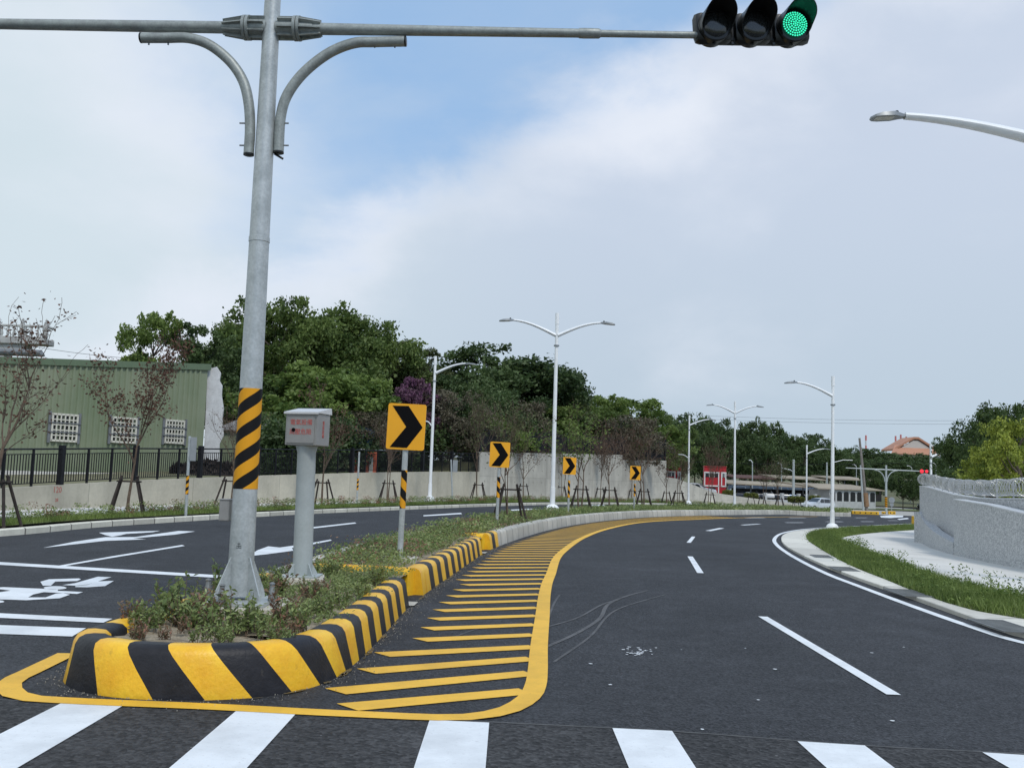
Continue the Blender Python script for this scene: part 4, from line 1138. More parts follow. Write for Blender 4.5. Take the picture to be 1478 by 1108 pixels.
# ------------------------------------------------------------------ grey posts with reflector plates beside the left road
def delineator(foot, ytop, plate, band, label, h=.16):
    B = g(foot[0], foot[1], h); Y = B.y
    t = thing('marker_post', label, 'marker post', B)
    dv = P(plate[0] - 6 if plate else foot[0], ytop, Y) - B
    zt = P(foot[0], ytop, Y).z - B.z; topx = dv.x if plate else 0
    lean = topx / zt
    m_ = MB(); m_.tube([(lean * z, 0, z) for z in (-.05, zt)], .045, 14); m_.lathe([(.05, 0), (.05, .02), (.02, .04)], 12, c=(lean * zt, 0, zt)); m_.build('post', M['galv'], t, smooth=True)
    if band:
        z0, z1 = P(foot[0], band[1], Y).z - B.z, P(foot[0], band[0], Y).z - B.z
        m_ = MB(); m_.tube([(0, 0, 0), (lean * (z1 - z0), 0, z1 - z0)], .048, 14); m_.build('reflective_band', M['band_t'], t, smooth=True, loc=(lean * z0, 0, z0))
    if plate:
        p = P(plate[0], plate[1], Y) - B; m_ = MB(); m_.bbox(p + Vector((0, -.07, 0)), (plate[2] * Y / FPX, .01, plate[3] * Y / FPX), .004); m_.build('plate', M['signback'], t)
    return t
delineator((268, 742), 631, (280, 648, 9, 34), (686, 713), 'grey post with blank plate and striped band by the left kerb, left of the mast')
delineator((515, 726), 653, None, (690, 707), 'thin plain grey post with a banded lower part between cabinet and nearest chevron sign')
delineator((653, 724), 664, (657, 672.5, 7, 17), None, 'grey post with a small blank plate right of the white single-arm lamp post')

# ------------------------------------------------------------------ street lamps
def lamp(B, ztop, sides, label, yaw=0., armlen=2.0, rscale=1., lean=0., low=None, head=True, rise=.62, group='white street lamps', lowlen=1.0):
    t = thing('street_lamp', label, 'street lamp', B, yaw, group)
    H = ztop; Ls = lambda z: lean * z
    m_ = MB(); r_ = rscale
    m_.tube([(Ls(z), 0, z) for z in (.0, H * .12, H * .121, H * .5, H - .9)], [.115 * r_, .108 * r_, .09 * r_, .082 * r_, .07 * r_], 18); m_.build('pole', M['lampwhite'], t, smooth=True)
    m_ = MB(); m_.tube([(Ls(H - .92), 0, H - .92), (Ls(H - .5), 0, H - .5), (Ls(H - .49), 0, H - .49), (Ls(H), 0, H)], [.075 * r_, .075 * r_, .088 * r_, .086 * r_], 18); m_.build('top_sleeve', M['lampwhite'], t, smooth=True)
    m_ = MB(); m_.tube([(Ls(H - 1.46), 0, H - 1.46), (Ls(H - 1.4), 0, H - 1.4)], .12 * r_, 18); m_.build('collar', M['lamphead'], t, smooth=True)
    m_ = MB(); m_.lathe([(.30, -.05), (.31, .08), (.27, .20), (.19, .28), (.12, .31)], 20); m_.build('base_cover', M['lampwhite'], t, smooth=50)
    for sx in sides:
        pts = [(Ls(H) + sx * (.05 + armlen * u), 0, H - .98 + rise * math.sin(u * 1.45)) for u in [i / 10 for i in range(11)]]
        m_ = MB(); m_.tube(pts, [.10 * r_ - .045 * r_ * i / 10 for i in range(11)], 12, flat=.8); m_.build('arm', M['lampwhite'], t, smooth=True)
        if head:
            e = Vector(pts[-1]); hd = thing('lamp_head', None, None); hd.parent = t; hd.location = e; hd.rotation_euler = (0, R(-4) * -sx, 0)
            m_ = MB(); L_ = .64
            kk = L_ / .62; prof = [(-.02, .05, .03), (.10 * kk, .09, .06), (.22 * kk, .16, .075), (.45 * kk, .17, .06), (.56 * kk, .14, .035), (L_, .07, .01)]
            vs = []
            for u, hw, hh in prof:
                vs += [(sx * u, -hw, -.03), (sx * u, -hw * .9, hh - .02), (sx * u, 0, hh), (sx * u, hw * .9, hh - .02), (sx * u, hw, -.03)]
            fs = [(i * 5 + j, i * 5 + (j + 1) % 5, (i + 1) * 5 + (j + 1) % 5, (i + 1) * 5 + j) for i in range(5) for j in range(5)] + [(0, 1, 2, 3, 4), (29, 28, 27, 26, 25)]
            m_.add(vs, fs); m_.build('housing', M['lamphead'], hd, smooth=30, fix=True)
            m_ = MB(); m_.poly([(sx * .22, -.10, -.034), (sx * .56, -.09, -.034), (sx * .56, .09, -.034), (sx * .22, .10, -.034)], .006, (0, 0, 1)); m_.build('lens', M['lamplens'], hd, fix=True)
            m_ = MB(); m_.lathe([(.035, 0), (.035, .05), (.02, .065)], 10, c=(sx * .14, 0, .045)); m_.build('sensor', M['black'], hd, smooth=True)
    if low:
        z, sx, ln = low
        pts = [(Ls(z) + sx * ln * u, 0, z + .35 * math.sin(u * 1.5)) for u in [i / 6 for i in range(7)]]
        m_ = MB(); m_.tube(pts, .035, 8); m_.bbox((pts[-1][0] + sx * .15, 0, pts[-1][2]), (.4, .18, .06), .02); m_.build('low_arm', M['lampwhite'], t, smooth=35)
    return t
M['lamplens'] = mat('lamp_lens', (.45, .43, .34), .2, spec=.8, var=.1)
def lamp_px(foot, top, h, sides, label, **k):
    B = g(foot[0], foot[1], h); T = P(top[0], top[1], B.y); return lamp(B, T.z - B.z, sides, label, lean=(T.x - B.x) / (T.z - B.z), **k)
lamp_px((797, 738), (804.5, 452), .33, (-1, 1), 'white street lamp with two arms standing on the median in the middle of the view', armlen=1.85)
lamp_px((1060, 732.5), (1061, 579), .33, (-1, 1), 'farther white street lamp with two arms on the median right of the red booth', armlen=1.7)
lamp_px((620, 723.5), (628.6, 514), .16, (1,), 'white single-arm street lamp by the low wall just right of the nearest chevron sign', armlen=1.7, low=(4.2, -1, .35))
lamp_px((1201.2, 764), (1202.4, 543), .07, (-1,), 'white single-arm street lamp on the grass verge at the right-hand bend', armlen=1.75)
lamp_px((993.5, 727), (995, 599), .2, (1,), 'white single-arm street lamp right of the end of the tall wall', armlen=1.9, low=(4.4, -1, .7))
lamp_px((1164, 736), (1164.5, 642), .1, (1,), 'white single-arm street lamp directly behind the silver hatchback', armlen=1.9)
lamp_px((1344, 757), (1343.5, 640), .1, (1,), 'white lamp pole rising behind the left end of the granite wall', armlen=1.9, rscale=1.1)
B17 = P(1525, 800, 17.0); B17.z = tz(B17.x, 17) + .06
hz = P(1325, 142, 17.0); lb = Vector((hz.x + 3.05, 17.6, B17.z))
lamp(lb, hz.z - B17.z + .38, (-1,), 'nearest street lamp, its curved arm and dark head reaching in at the upper right', armlen=3.0, rscale=1.5, rise=.50)

# ------------------------------------------------------------------ black railing on the walls
def railing(name, s0, s1, label, hgt, bay=4.05, bw=.026, off=-.14):
    t = thing(name, label, 'railing', (0, 0, 0)); nb = max(1, round((s1 - s0) / bay)); bay = (s1 - s0) / nb
    def pt(s, z): p = WALLP.off(s, off); return Vector((p.x, p.y, wtop(s) + z))
    def upright(mb, s, w, h):
        tn = WALLP.tan(min(s, WALLP.len - .2)); mb.box(pt(s, h / 2 - .02), (w, w, h + .04), mat=Matrix.Rotation(math.atan2(tn.y, tn.x), 3, 'Z'))
    for b in range(nb + 1):
        s = s0 + bay * b; mb = MB(); upright(mb, s, .17, hgt + .12); mb.build('post', M['darkmetal'], t)
    for b in range(nb):
        a = s0 + bay * b + .085; e = s0 + bay * (b + 1) - .085; mb = MB()
        k = 3
        for z, th_ in ((hgt, .055), (hgt - .16, .03), (.10, .03)):
            mb.tube([pt(a + (e - a) * i / 4, z) for i in range(5)], th_ / 2, 4)
        for j in (1, 2): upright(mb, a + (e - a) * j / k, .06, hgt)
        n_ = int((e - a) / .125)
        for j in range(n_):
            s = a + (e - a) * (j + .5) / n_; p = pt(s, 0); tn = WALLP.tan(s)
            mb.box(p + Vector((0, 0, (hgt - .16 + .10) / 2)), (bw, .02, hgt - .26), mat=Matrix.Rotation(math.atan2(tn.y, tn.x), 3, 'Z'))
        mb.build('panel', M['darkmetal'], t)
    return t
sw92 = s_at_px(WALLP, 92); s_lo_end = low[-1][0]
first = sw92 - 4.05 * int(min(4, sw92 / 4.05 - .2))
railing('railing', first, s_lo_end - .2, 'long black metal railing with thick posts on top of the low retaining wall', 1.18)
railing('mesh_railing', tall1[0][0] + .1, tall1[-1][0] - .1, 'dark railing on top of the tall concrete wall', 1.5, bw=.075)
railing('mesh_railing', tall2[0][0] + .2, tall2[-1][0] - .1, 'short dark railing on the lower end section of the tall wall', 2.1, bw=.085)
# sprayed survey figures on the low wall
M['spray'] = mat('red_spray', (.38, .10, .08), .8, var=.4, scale=30)
sx = s_at_px(WALLP, 92, .5); 
for txt, dy, sz in (('120', .52, .28), ('28', .25, .16)):
    p = WALLP.off(sx, .004); tn = WALLP.tan(sx); o = text_mesh(txt, sz, .002, M['spray'], None, (p.x, p.y, .0), (R(90), 0, math.atan2(tn.y, tn.x)))
    zz = zfor((p.x, p.y), 707 if txt == '120' else 721.5); o.location.z = zz
    wallobj = bpy.data.objects['retaining_wall']; o.parent = wallobj; o.name = 'painted_figures'

# ------------------------------------------------------------------ granite sign wall with razor wire
def granite():
    mt, nt, N, L, b = newmat('granite')
    tc = N.new('ShaderNodeTexCoord'); vo = N.new('ShaderNodeTexVoronoi'); vo.inputs['Scale'].default_value = 34; L.new(tc.outputs['Object'], vo.inputs['Vector'])
    nz = N.new('ShaderNodeTexNoise'); nz.inputs['Scale'].default_value = 45; nz.inputs['Detail'].default_value = 6; nz.inputs['Roughness'].default_value = .8; L.new(tc.outputs['Object'], nz.inputs['Vector'])
    sc = N.new('ShaderNodeSeparateColor'); L.new(vo.outputs['Color'], sc.inputs[0])
    mx = N.new('ShaderNodeMath'); mx.operation = 'ADD'; L.new(sc.outputs[0], mx.inputs[0]); L.new(nz.outputs['Fac'], mx.inputs[1])
    cr = N.new('ShaderNodeValToRGB'); cr.color_ramp.elements[0].position = .35; cr.color_ramp.elements[0].color = (.29, .305, .325, 1); cr.color_ramp.elements[1].position = 1.25 / 2 + .2; cr.color_ramp.elements[1].color = (.60, .61, .62, 1)
    mm = N.new('ShaderNodeMath'); mm.operation = 'MULTIPLY'; mm.inputs[1].default_value = .62; L.new(mx.outputs[0], mm.inputs[0]); L.new(mm.outputs[0], cr.inputs[0])
    L.new(cr.outputs[0], b.inputs['Base Color']); b.inputs['Roughness'].default_value = .6; return mt
M['granite'] = granite(); M['wirecap'] = mat('cap_stone', (.60, .62, .64), .6, var=.05)
wire_pts = gs([(1328, 783), (1341, 789), (1358, 795), (1377, 800.5), (1425, 811), (1478, 821), (1600, 845)], .07)
t = thing('granite_wall', 'curved grey speckled granite wall with sloping front wing at the right edge', 'wall', wire_pts[0])
o0 = wire_pts[0]
def wallpiece(path_pts, tops, name, th, mat_, foot=-.2, step=.25, cap=True):
    """path traversed from the far end to the near end; outside on its right"""
    Wp = Path(path_pts, .15); mb = MB(); vs = []; k = int(Wp.len / step)
    cp = MB(); cv = []
    for i in range(k + 1):
        s = Wp.len * i / k; p = Wp.at(s); q = Wp.off(s, -th); z = tops(i / k, p)
        vs += [(p.x - o0.x, p.y - o0.y, tz(p.x, p.y) + foot - o0.z), (p.x - o0.x, p.y - o0.y, z - o0.z), (q.x - o0.x, q.y - o0.y, z - o0.z), (q.x - o0.x, q.y - o0.y, tz(p.x, p.y) + foot - o0.z)]
        a_ = Wp.off(s, .012); b_ = Wp.off(s, -th - .012)
        for pp, zz in ((a_, z + .002), (a_, z + .035), (b_, z + .035), (b_, z + .002)): cv.append((pp.x - o0.x, pp.y - o0.y, zz - o0.z))
    fs = [(i * 4 + j, (i + 1) * 4 + j, (i + 1) * 4 + (j + 1) % 4, i * 4 + (j + 1) % 4) for i in range(k) for j in range(4)]
    ends = [(0, 1, 2, 3), (k * 4 + 3, k * 4 + 2, k * 4 + 1, k * 4)]
    mb.add(vs, fs + ends); o = mb.build(name, mat_, t, fix=True, smooth=40)
    if cap: cp.add(cv, fs + ends); cp.build('coping', M['wirecap'], o, fix=True, smooth=40)
    return Wp
def shift(pts, dx, dy): return [Vector((p.x + dx, p.y + dy, 0)) for p in pts]
W0 = wire_pts[0]
back = [Vector((W0.x + 3.2, W0.y + 3.4, 0)), Vector((W0.x + 1.6, W0.y + 2.6, 0)), Vector((W0.x + .55, W0.y + 1.3, 0))] + [Vector((p.x + .5, p.y + dy, 0)) for p, dy in zip(wire_pts[0:], (.35, .2, .2, .25, .5, .7, .8))][1:]
btab = [(1330, 702), (1340, 704), (1376, 714.5), (1400, 718.5), (1425, 720.2), (1478, 720.6), (1600, 722)]
def btop(u, p):
    px = proj((p.x, p.y, 1.5))[0]; return min(zfor(p, interp(btab, px)), 2.1)
BW = wallpiece(back, btop, 'rear_wall', .25, M['granite'])
fr = [p for p in wire_pts[3:]]
ftab = [(1377, 721.5), (1425, 729.5), (1478, 742.5), (1600, 775)]
wallpiece(fr, lambda u, p: zfor(p, interp(ftab, proj((p.x, p.y, 1.3))[0])), 'front_wing', .30, M['granite'])
lowp = [Vector((W0.x + 1.9, W0.y + 2.2, 0)), Vector((W0.x + .6, W0.y + 1.5, 0)), Vector((W0.x + .02, W0.y + .6, 0))] + [Vector((p.x, p.y, 0)) for p in wire_pts[0:3]] + [Vector((wire_pts[3].x - .01, wire_pts[3].y + .02, 0))]
ltab = [(1327, 738), (1330, 747), (1336, 756), (1345, 765), (1357, 773), (1368, 779), (1378, 784)]
wallpiece(lowp, lambda u, p: zfor(p, interp(ltab, proj((p.x, p.y, .6))[0])), 'low_wing', .34, M['granite'], cap=False)
# razor wire coil
rw = thing('razor_wire', 'coil of silver razor wire running along the top of the granite wall', 'razor wire', (BW.at(0).x, BW.at(0).y, 2))
M['wire'] = mat('wire', (.42, .43, .43), .4, .6, var=.1)
def wtopz(s): p = BW.at(s); return btop(0, p)
for ph, dirn in ((0, 1), (1.3, -1)):
    mb = MB(); pts = []; s = .2; turns = .23; n = 0; Rr = .215
    while s < BW.len - .2:
        a = dirn * 2 * math.pi * (s / turns) + ph; c = BW.off(s, -.13); nn = BW.nor(s); z = wtopz(s) + .30
        r_ = Rr * (1 + .06 * math.sin(s * 3.1))
        pts.append(Vector((c.x, c.y, z)) + nn * (r_ * math.cos(a)) + Vector((0, 0, 1)) * (r_ * math.sin(a)) - rw.location); s += turns / 18
    mb.tube(pts, .007, 4); mb.build('coil', M['wire'], rw)
    # barbs
    bb = MB()
    for i in range(0, len(pts) - 1, 6):
        p = pts[i]; d = (pts[i + 1] - p).normalized() * .03; u = Vector((random.uniform(-1, 1), random.uniform(-1, 1), random.uniform(-1, 1))) * .012
        bb.add([p - d, p + u, p + d, p - u], [(0, 1, 2, 3)])
    bb.build('barbs', M['wire'], rw)
mb = MB()
for z in (.09, .5):
    mb.tube([Vector((BW.off(s, -.13).x, BW.off(s, -.13).y, wtopz(s) + z)) - rw.location for s in np.arange(.2, BW.len, .3)], .006, 5)
mb.build('support_wire', M['wire'], rw)
s = .6
while s < BW.len:
    p = BW.off(s, -.13); z = wtopz(s); mb = MB(); mb.box(Vector((p.x, p.y, z + .27)) - rw.location, (.03, .03, .5)); mb.build('bracket', M['wire'], rw); s += 1.5
# ------------------------------------------------------------------ foliage
def leaf_mesh(name, pts, size, material, up=.35, aspect=.55, seed=0, tint=None, dirs=None, fold=True):
    """one small folded leaf (two triangles) at each point; tint varies leaf by leaf"""
    r_ = np.random.default_rng(seed); n = len(pts); pts = np.asarray(pts, dtype=np.float64)
    nrm = r_.normal(size=(n, 3)); nrm[:, 2] += up * 2; nrm /= np.linalg.norm(nrm, axis=1)[:, None]
    t = r_.normal(size=(n, 3)) if dirs is None else dirs + r_.normal(size=(n, 3)) * .45
    t -= nrm * (t * nrm).sum(1)[:, None]; t /= np.linalg.norm(t, axis=1)[:, None] + 1e-9
    b = np.cross(nrm, t); L = (size if np.isscalar(size) else np.asarray(size)[:, None]) * (.7 + .6 * r_.random((n, 1)))
    v = np.empty((n, 4, 3)); v[:, 0] = pts - t * L * .5; v[:, 1] = pts + b * L * aspect * .5 + t * L * .05 + nrm * L * .08
    v[:, 2] = pts + t * L * .5 - nrm * L * .06; v[:, 3] = pts - b * L * aspect * .5 + t * L * .05 + nrm * L * .08
    me = bpy.data.meshes.new(name); me.vertices.add(n * 4); me.vertices.foreach_set('co', v.reshape(-1))
    me.loops.add(n * 4); me.loops.foreach_set('vertex_index', np.arange(n * 4, dtype=np.int32))
    me.polygons.add(n); me.polygons.foreach_set('loop_start', np.arange(0, n * 4, 4, dtype=np.int32)); me.polygons.foreach_set('loop_total', np.full(n, 4, dtype=np.int32))
    at = me.attributes.new('tint', 'FLOAT', 'POINT'); tt = (r_.random(n) if tint is None else np.clip(tint + r_.normal(size=n) * .18, 0, 1)); at.data.foreach_set('value', np.repeat(tt, 4).astype(np.float32))
    me.materials.append(material); me.update(calc_edges=True); return me
def linked(name, me, parent=None, loc=None):
    o = bpy.data.objects.new(name, me); COL.objects.link(o)
    if parent is not None: o.parent = parent
    if loc is not None: o.location = loc
    return o
def crown_points(r_, blobs, n, sub=14, flat=.75):
    """leaf positions: every blob is a loose shell of small clumps"""
    vol = np.array([b[3] ** 2 for b in blobs]); vol /= vol.sum(); P_ = []; T_ = []
    for (x, y, z, rad), w in zip(blobs, vol):
        k = max(8, int(n * w)); bt = r_.random()
        d = r_.normal(size=(sub, 3)); d[:, 2] = d[:, 2] * .8 + .25; d /= np.linalg.norm(d, axis=1)[:, None]
        cen = np.array([x, y, z]) + d * rad * (.55 + .5 * r_.random((sub, 1))) * np.array([1, 1, flat]); ct = bt * .5 + .5 * r_.random(sub)
        i = r_.integers(0, sub, k); sr = rad * (.22 + .20 * r_.random(sub))
        off = np.clip(r_.normal(size=(k, 3)), -1.7, 1.7) * sr[i][:, None] * np.array([1, 1, .7]) * .62
        P_.append(cen[i] + off); T_.append(ct[i])
    return np.concatenate(P_), np.concatenate(T_)
def make_tree(name, H, W, shape, nleaf, leaf, lm, seed, trunk_r=.18, clear=.25, flat=.75, nb=16, blobr=.24, bark='bark', sub=14):
    """template tree: trunk (with limbs) and crown; returns list of (partname, mesh)"""
    r_ = np.random.default_rng(seed); blobs = []
    z0 = H * clear
    for i in range(nb):
        for _ in range(30):
            u = r_.random(); 
            if shape == 'round': rr = math.sin(math.pi * (.12 + .80 * u)) ** .7
            elif shape == 'wide': rr = (1 - (2 * abs(u - .55)) ** 2.2) if abs(u - .55) < .5 else .1
            elif shape == 'tall': rr = (1 - u) ** .6 * (.45 + .55 * min(1, u * 4))
            else: rr = .7 + .3 * r_.random()
            a = r_.random() * 2 * math.pi; q = rr * W / 2 * (.35 + .62 * r_.random() ** .5)
            c = np.array([q * math.cos(a), q * math.sin(a), z0 + (H - z0) * (.06 + .86 * u)])
            if all(np.linalg.norm(c - np.array(b[:3])) > W * blobr * .55 for b in blobs): break
        blobs.append((c[0], c[1], c[2], W * blobr * (.7 + .6 * r_.random()) * (.55 + .45 * rr)))
    pts, tn = crown_points(r_, blobs, nleaf, sub, flat)
    crown = leaf_mesh('crown', pts, leaf, M[lm], seed=seed, tint=tn)
    mb = MB(); top = Vector((r_.normal() * .2, r_.normal() * .2, H * .72))
    tr = catmull([Vector((0, 0, -.3)), Vector((r_.normal() * .08, r_.normal() * .08, H * .25)), Vector((r_.normal() * .2, r_.normal() * .2, H * .5)), top], .5)
    mb.tube(tr, [trunk_r * (1 - .75 * i / (len(tr) - 1)) for i in range(len(tr))], 9)
    for b in blobs:
        z = min(max(b[2] - b[3] * .5 - .35 * math.hypot(b[0], b[1]), z0 * .8), top.z); s = min(tr, key=lambda q: abs(q.z - z)); e = Vector(b[:3])
        mid_ = s.lerp(e, .5) + Vector((0, 0, -.08 * (e - s).length)); pp = catmull([s, mid_, e], .6)
        mb.tube(pp, [trunk_r * .36 * (1 - .8 * i / (len(pp) - 1)) for i in range(len(pp))], 5)
    me = bpy.data.meshes.new('trunk'); me.from_pydata(mb.v, [], mb.f); me.materials.append(M[bark]); set_smooth(me, 60)
    return name, H, [('trunk', me), ('crown', crown)]
def place_tree(T, loc, s, rz, label, group=None, cat='tree', sz=None):
    t = thing(T[0], label, cat, loc, rz, group); t.scale = (s, s, sz or s)
    for nm, me in T[2]: linked(nm, me, t)
    return t
TR = {}
TR['mid'] = make_tree('leafy_tree', 10, 7.5, 'round', 26000, .27, 'leaf_mid', 11, nb=20)
TR['mid2'] = make_tree('leafy_tree', 10, 8.5, 'round', 26000, .27, 'leaf_mid', 12, nb=24, blobr=.2)
TR['bright'] = make_tree('leafy_tree', 7, 6.5, 'wide', 22000, .27, 'leaf_bright', 13, clear=.15, nb=22, blobr=.2)
TR['dark'] = make_tree('broadleaf_tree', 9, 8, 'wide', 24000, .26, 'leaf_dark', 14, nb=22, blobr=.2)
TR['darkround'] = make_tree('broadleaf_tree', 9, 6, 'round', 22000, .22, 'leaf_dark', 15, nb=26, blobr=.17, sub=8)
TR['olive'] = make_tree('feathery_tree', 10, 6.5, 'tall', 13000, .22, 'leaf_olive', 16, nb=22, blobr=.17)
TR['grey'] = make_tree('sparse_tree', 8, 7, 'round', 14000, .20, 'leaf_grey', 17, nb=26, blobr=.18)
TR['purple'] = make_tree('flowering_tree', 6, 5, 'wide', 15000, .22, 'leaf_purple', 18, nb=22, blobr=.15)
TR['light'] = make_tree('leafy_tree', 8, 6, 'round', 15000, .24, 'leaf_bright', 19, nb=20, blobr=.18)
TR['far'] = make_tree('park_tree', 10, 10, 'wide', 9000, .42, 'leaf_dark', 20, nb=26, blobr=.19, clear=.22)
TR['far2'] = make_tree('park_tree', 10, 9, 'round', 9000, .42, 'leaf_dark', 21, nb=26, blobr=.18, clear=.22)
def rz_(): return random.uniform(0, 6.28)
def bg(px, ytop, Y, T, wpx, label, zb=None, group='trees on the raised ground'):
    tp = P(px, ytop, Y); zb = .8 if zb is None else zb; H = tp.z - zb; s = H / T[1]
    return place_tree(T, (tp.x, Y, zb), 1, rz_(), label, group) , s, wpx
def bgtree(key, px, ytop, Y, W, label, zb=1.5, group='large trees behind the left wall'):
    T = TR[key]; tp = P(px, ytop, Y); H = (tp.z - zb) * 1.0; w0 = max(v.co.x for v in T[2][1][1].vertices if True) if False else None
    o = place_tree(T, (tp.x, Y, zb), W, rz_(), label, group, sz=H / T[1]); return o
NAT = {'mid': 7.5, 'mid2': 8.5, 'bright': 6.5, 'dark': 8, 'darkround': 6, 'olive': 6.5, 'grey': 7, 'purple': 5, 'light': 6, 'far': 10, 'far2': 9}
for key, px, yt, Y, wpx, label in (
    ('light', 228, 450, 62, 110, 'light green leafy tree rising behind the green shed roof, left of the round dark tree'),
    ('darkround', 290, 466, 64, 125, 'round dark clumped tree rising behind the right end of the green shed'),
    ('mid', 352, 470, 74, 120, 'leafy tree directly behind the signal mast'),
    ('mid2', 398, 436, 72, 170, 'tallest leafy tree right of the signal mast'),
    ('mid', 470, 450, 76, 170, 'tall leafy tree above the grey cabinet, second of the tallest'),
    ('mid2', 540, 472, 80, 150, 'tall green tree above and left of the nearest chevron sign'),
    ('bright', 455, 528, 62, 190, 'bright green lower tree with big leaves right behind the grey cabinet'),
    ('darkround', 372, 548, 62, 90, 'dark low tree between the white broken wall and the cabinet'),
    ('olive', 585, 488, 82, 120, 'thin olive feathery tree left of the single-arm street lamp'),
    ('olive', 622, 500, 86, 110, 'thin olive feathery tree behind the top of the single-arm street lamp'),
    ('purple', 600, 545, 66, 85, 'tree with purple flowers above the nearest chevron sign'),
    ('grey', 655, 560, 68, 120, 'sparse grey-brown tree right of the single-arm street lamp'),
    ('grey', 560, 590, 60, 110, 'sparse brownish tree behind the nearest chevron sign'),
    ('dark', 700, 508, 92, 230, 'broad dark spreading tree left of the white double-arm lamp post'),
    ('darkround', 678, 536, 80, 130, 'rounded deep green tree in front of the broad dark tree'),
    ('dark', 765, 530, 95, 170, 'dark broad tree right behind the white double-arm lamp post'),
    ('olive', 822, 532, 96, 100, 'pale green feathery tree right of the white double-arm lamp post'),
    ('mid', 790, 580, 90, 120, 'medium green tree above the tall wall beside the lamp post'),
    ('light', 868, 570, 104, 110, 'light green tree with upright sprigs above the third chevron sign'),
    ('light', 915, 574, 108, 130, 'light green tree above the farthest chevron sign'),
    ('mid', 850, 592, 100, 130, 'green tree above the middle of the tall wall'),
    ('grey', 900, 598, 98, 130, 'brown-grey twiggy tree above the right part of the tall wall'),
    ('mid2', 945, 596, 118, 110, 'green tree over the right end of the tall wall'),
    ('grey', 745, 575, 84, 120, 'brown-grey twiggy tree behind the second chevron sign'),
    ('dark', 640, 545, 98, 190, 'dark broad tree filling the gap behind the single-arm street lamp'),
    ('bright', 700, 600, 74, 120, 'bright green low tree above the start of the tall wall'),
    ('dark', 510, 540, 90, 200, 'dark broad tree deep behind the grey cabinet and chevron sign'),
    ('dark', 400, 540, 90, 200, 'dark broad tree deep between signal mast and cabinet')):
    T = TR[key]; tp = P(px, yt, Y); zb = 1.2 if Y < 90 else .8
    H = tp.z - zb; W = wpx * Y / FPX
    o = thing(T[0], label, 'tree', (tp.x, tp.y, zb), rz_(), 'large trees behind the left wall'); o.scale = (W / NAT[key], W / NAT[key], H / T[1])
    for nm, me in T[2]: linked(nm, me, o)
# undergrowth along the top of the wall
def under(name, s0, s1, n, o0, o1, h, lm, leaf, seed, dz=0):
    r_ = np.random.default_rng(seed); pts = []; tn = []
    ncl = int((s1 - s0) * 2.2); cl = []
    for _ in range(ncl):
        s = s0 + (s1 - s0) * r_.random(); o_ = o0 + (o1 - o0) * r_.random(); p = WALLP.off(s, -o_); cl.append((p.x, p.y, wtop(s) - .25 + h * (.15 + .75 * r_.random()), .4 + .5 * r_.random(), r_.random()))
    cl = np.array(cl); i = r_.integers(0, ncl, n); P_ = cl[i, :3] + r_.normal(size=(n, 3)) * cl[i, 3:4] * np.array([.8, .8, .6])
    P_[:, 2] = np.maximum(P_[:, 2], .6)
    o = linked(name, leaf_mesh(name, P_, leaf, M[lm], seed=seed, tint=cl[i, 4])); tag(o, None, None, None, 'stuff'); return o
sa = s_at_px(WALLP, 325); sb = low[-1][0]; sc_ = tall2[-1][0]
tag(under('undergrowth', s_at_px(WALLP, 520), sb, 34000, 3, 8, 3.6, 'leaf_dark', .24, 31), 'dark tangled undergrowth behind the railing on the low wall', 'undergrowth')
tag(under('undergrowth', s_at_px(WALLP, 405), s_at_px(WALLP, 520), 22000, 1.6, 3.4, 2.6, 'leaf_dark', .22, 33), 'dark undergrowth behind the railing right of the grey cabinet', 'undergrowth')
tag(under('undergrowth', sb, sc_ - 1, 45000, 2.5, 8, 5.2, 'leaf_dark', .25, 32), 'olive undergrowth behind the tall concrete wall', 'undergrowth')

# ------------------------------------------------------------------ young staked trees
def young(seed, H, kind, lm, nleaf, leaf, multi=1, spread=.9):
    r_ = np.random.default_rng(seed); mb = MB(); tips = []
    def br(p, d, L, rad, lev):
        n = 4; pts = [p]; q = p.copy(); dd = d.copy()
        for i in range(n):
            dd = (dd + Vector(r_.normal(size=3)) * (.035 if lev == 0 else .13) + Vector((0, 0, .06))).normalized(); q = q + dd * L / n; pts.append(q.copy())
        mb.tube(pts, [max(rad * (1 - .55 * i / n), .0035) for i in range(n + 1)], 6 if lev < 2 else 4, caps=lev == 0)
        if lev >= 1:
            for q_ in pts[1:]: tips.append((q_, lev))
        if lev < 4:
            k = (3 if lev == 0 else 3 if lev < 3 else 2)
            for j in range(k + (1 if r_.random() < .4 else 0)):
                i = n if j == 0 else int(r_.integers(1 if lev else 3, n + 1)); a = r_.random() * 6.28; tilt = spread * (.35 + .5 * r_.random()) * (.25 if j == 0 else 1)
                side = Vector((math.cos(a), math.sin(a), 0)); nd = (dd * math.cos(tilt) + side * math.sin(tilt) + Vector((0, 0, .15))).normalized()
                br(pts[i], nd, L * (.58 + .2 * r_.random()), rad * .52, lev + 1)
    for k in range(multi):
        a = r_.random() * 6.28; d = Vector((math.cos(a) * .10 * (multi > 1), math.sin(a) * .10 * (multi > 1), 1)).normalized()
        br(Vector((0, 0, -.05)) + Vector((math.cos(a), math.sin(a), 0)) * .05 * (multi > 1), d, H * .42, .045 if multi == 1 else .032, 0)
    me = bpy.data.meshes.new('trunk'); me.from_pydata(mb.v, [], mb.f); me.materials.append(M['bark_thin']); set_smooth(me, 60)
    out = [('trunk', me)]
    if nleaf:
        i = r_.integers(0, len(tips), nleaf); P_ = np.array([tips[j][0] for j in i]) + r_.normal(size=(nleaf, 3)) * .09
        cl = r_.random(len(tips)); out.append(('crown', leaf_mesh('crown', P_, leaf, M[lm], up=-.1, seed=seed, tint=cl[i])))
    return ('young_tree', H, out)
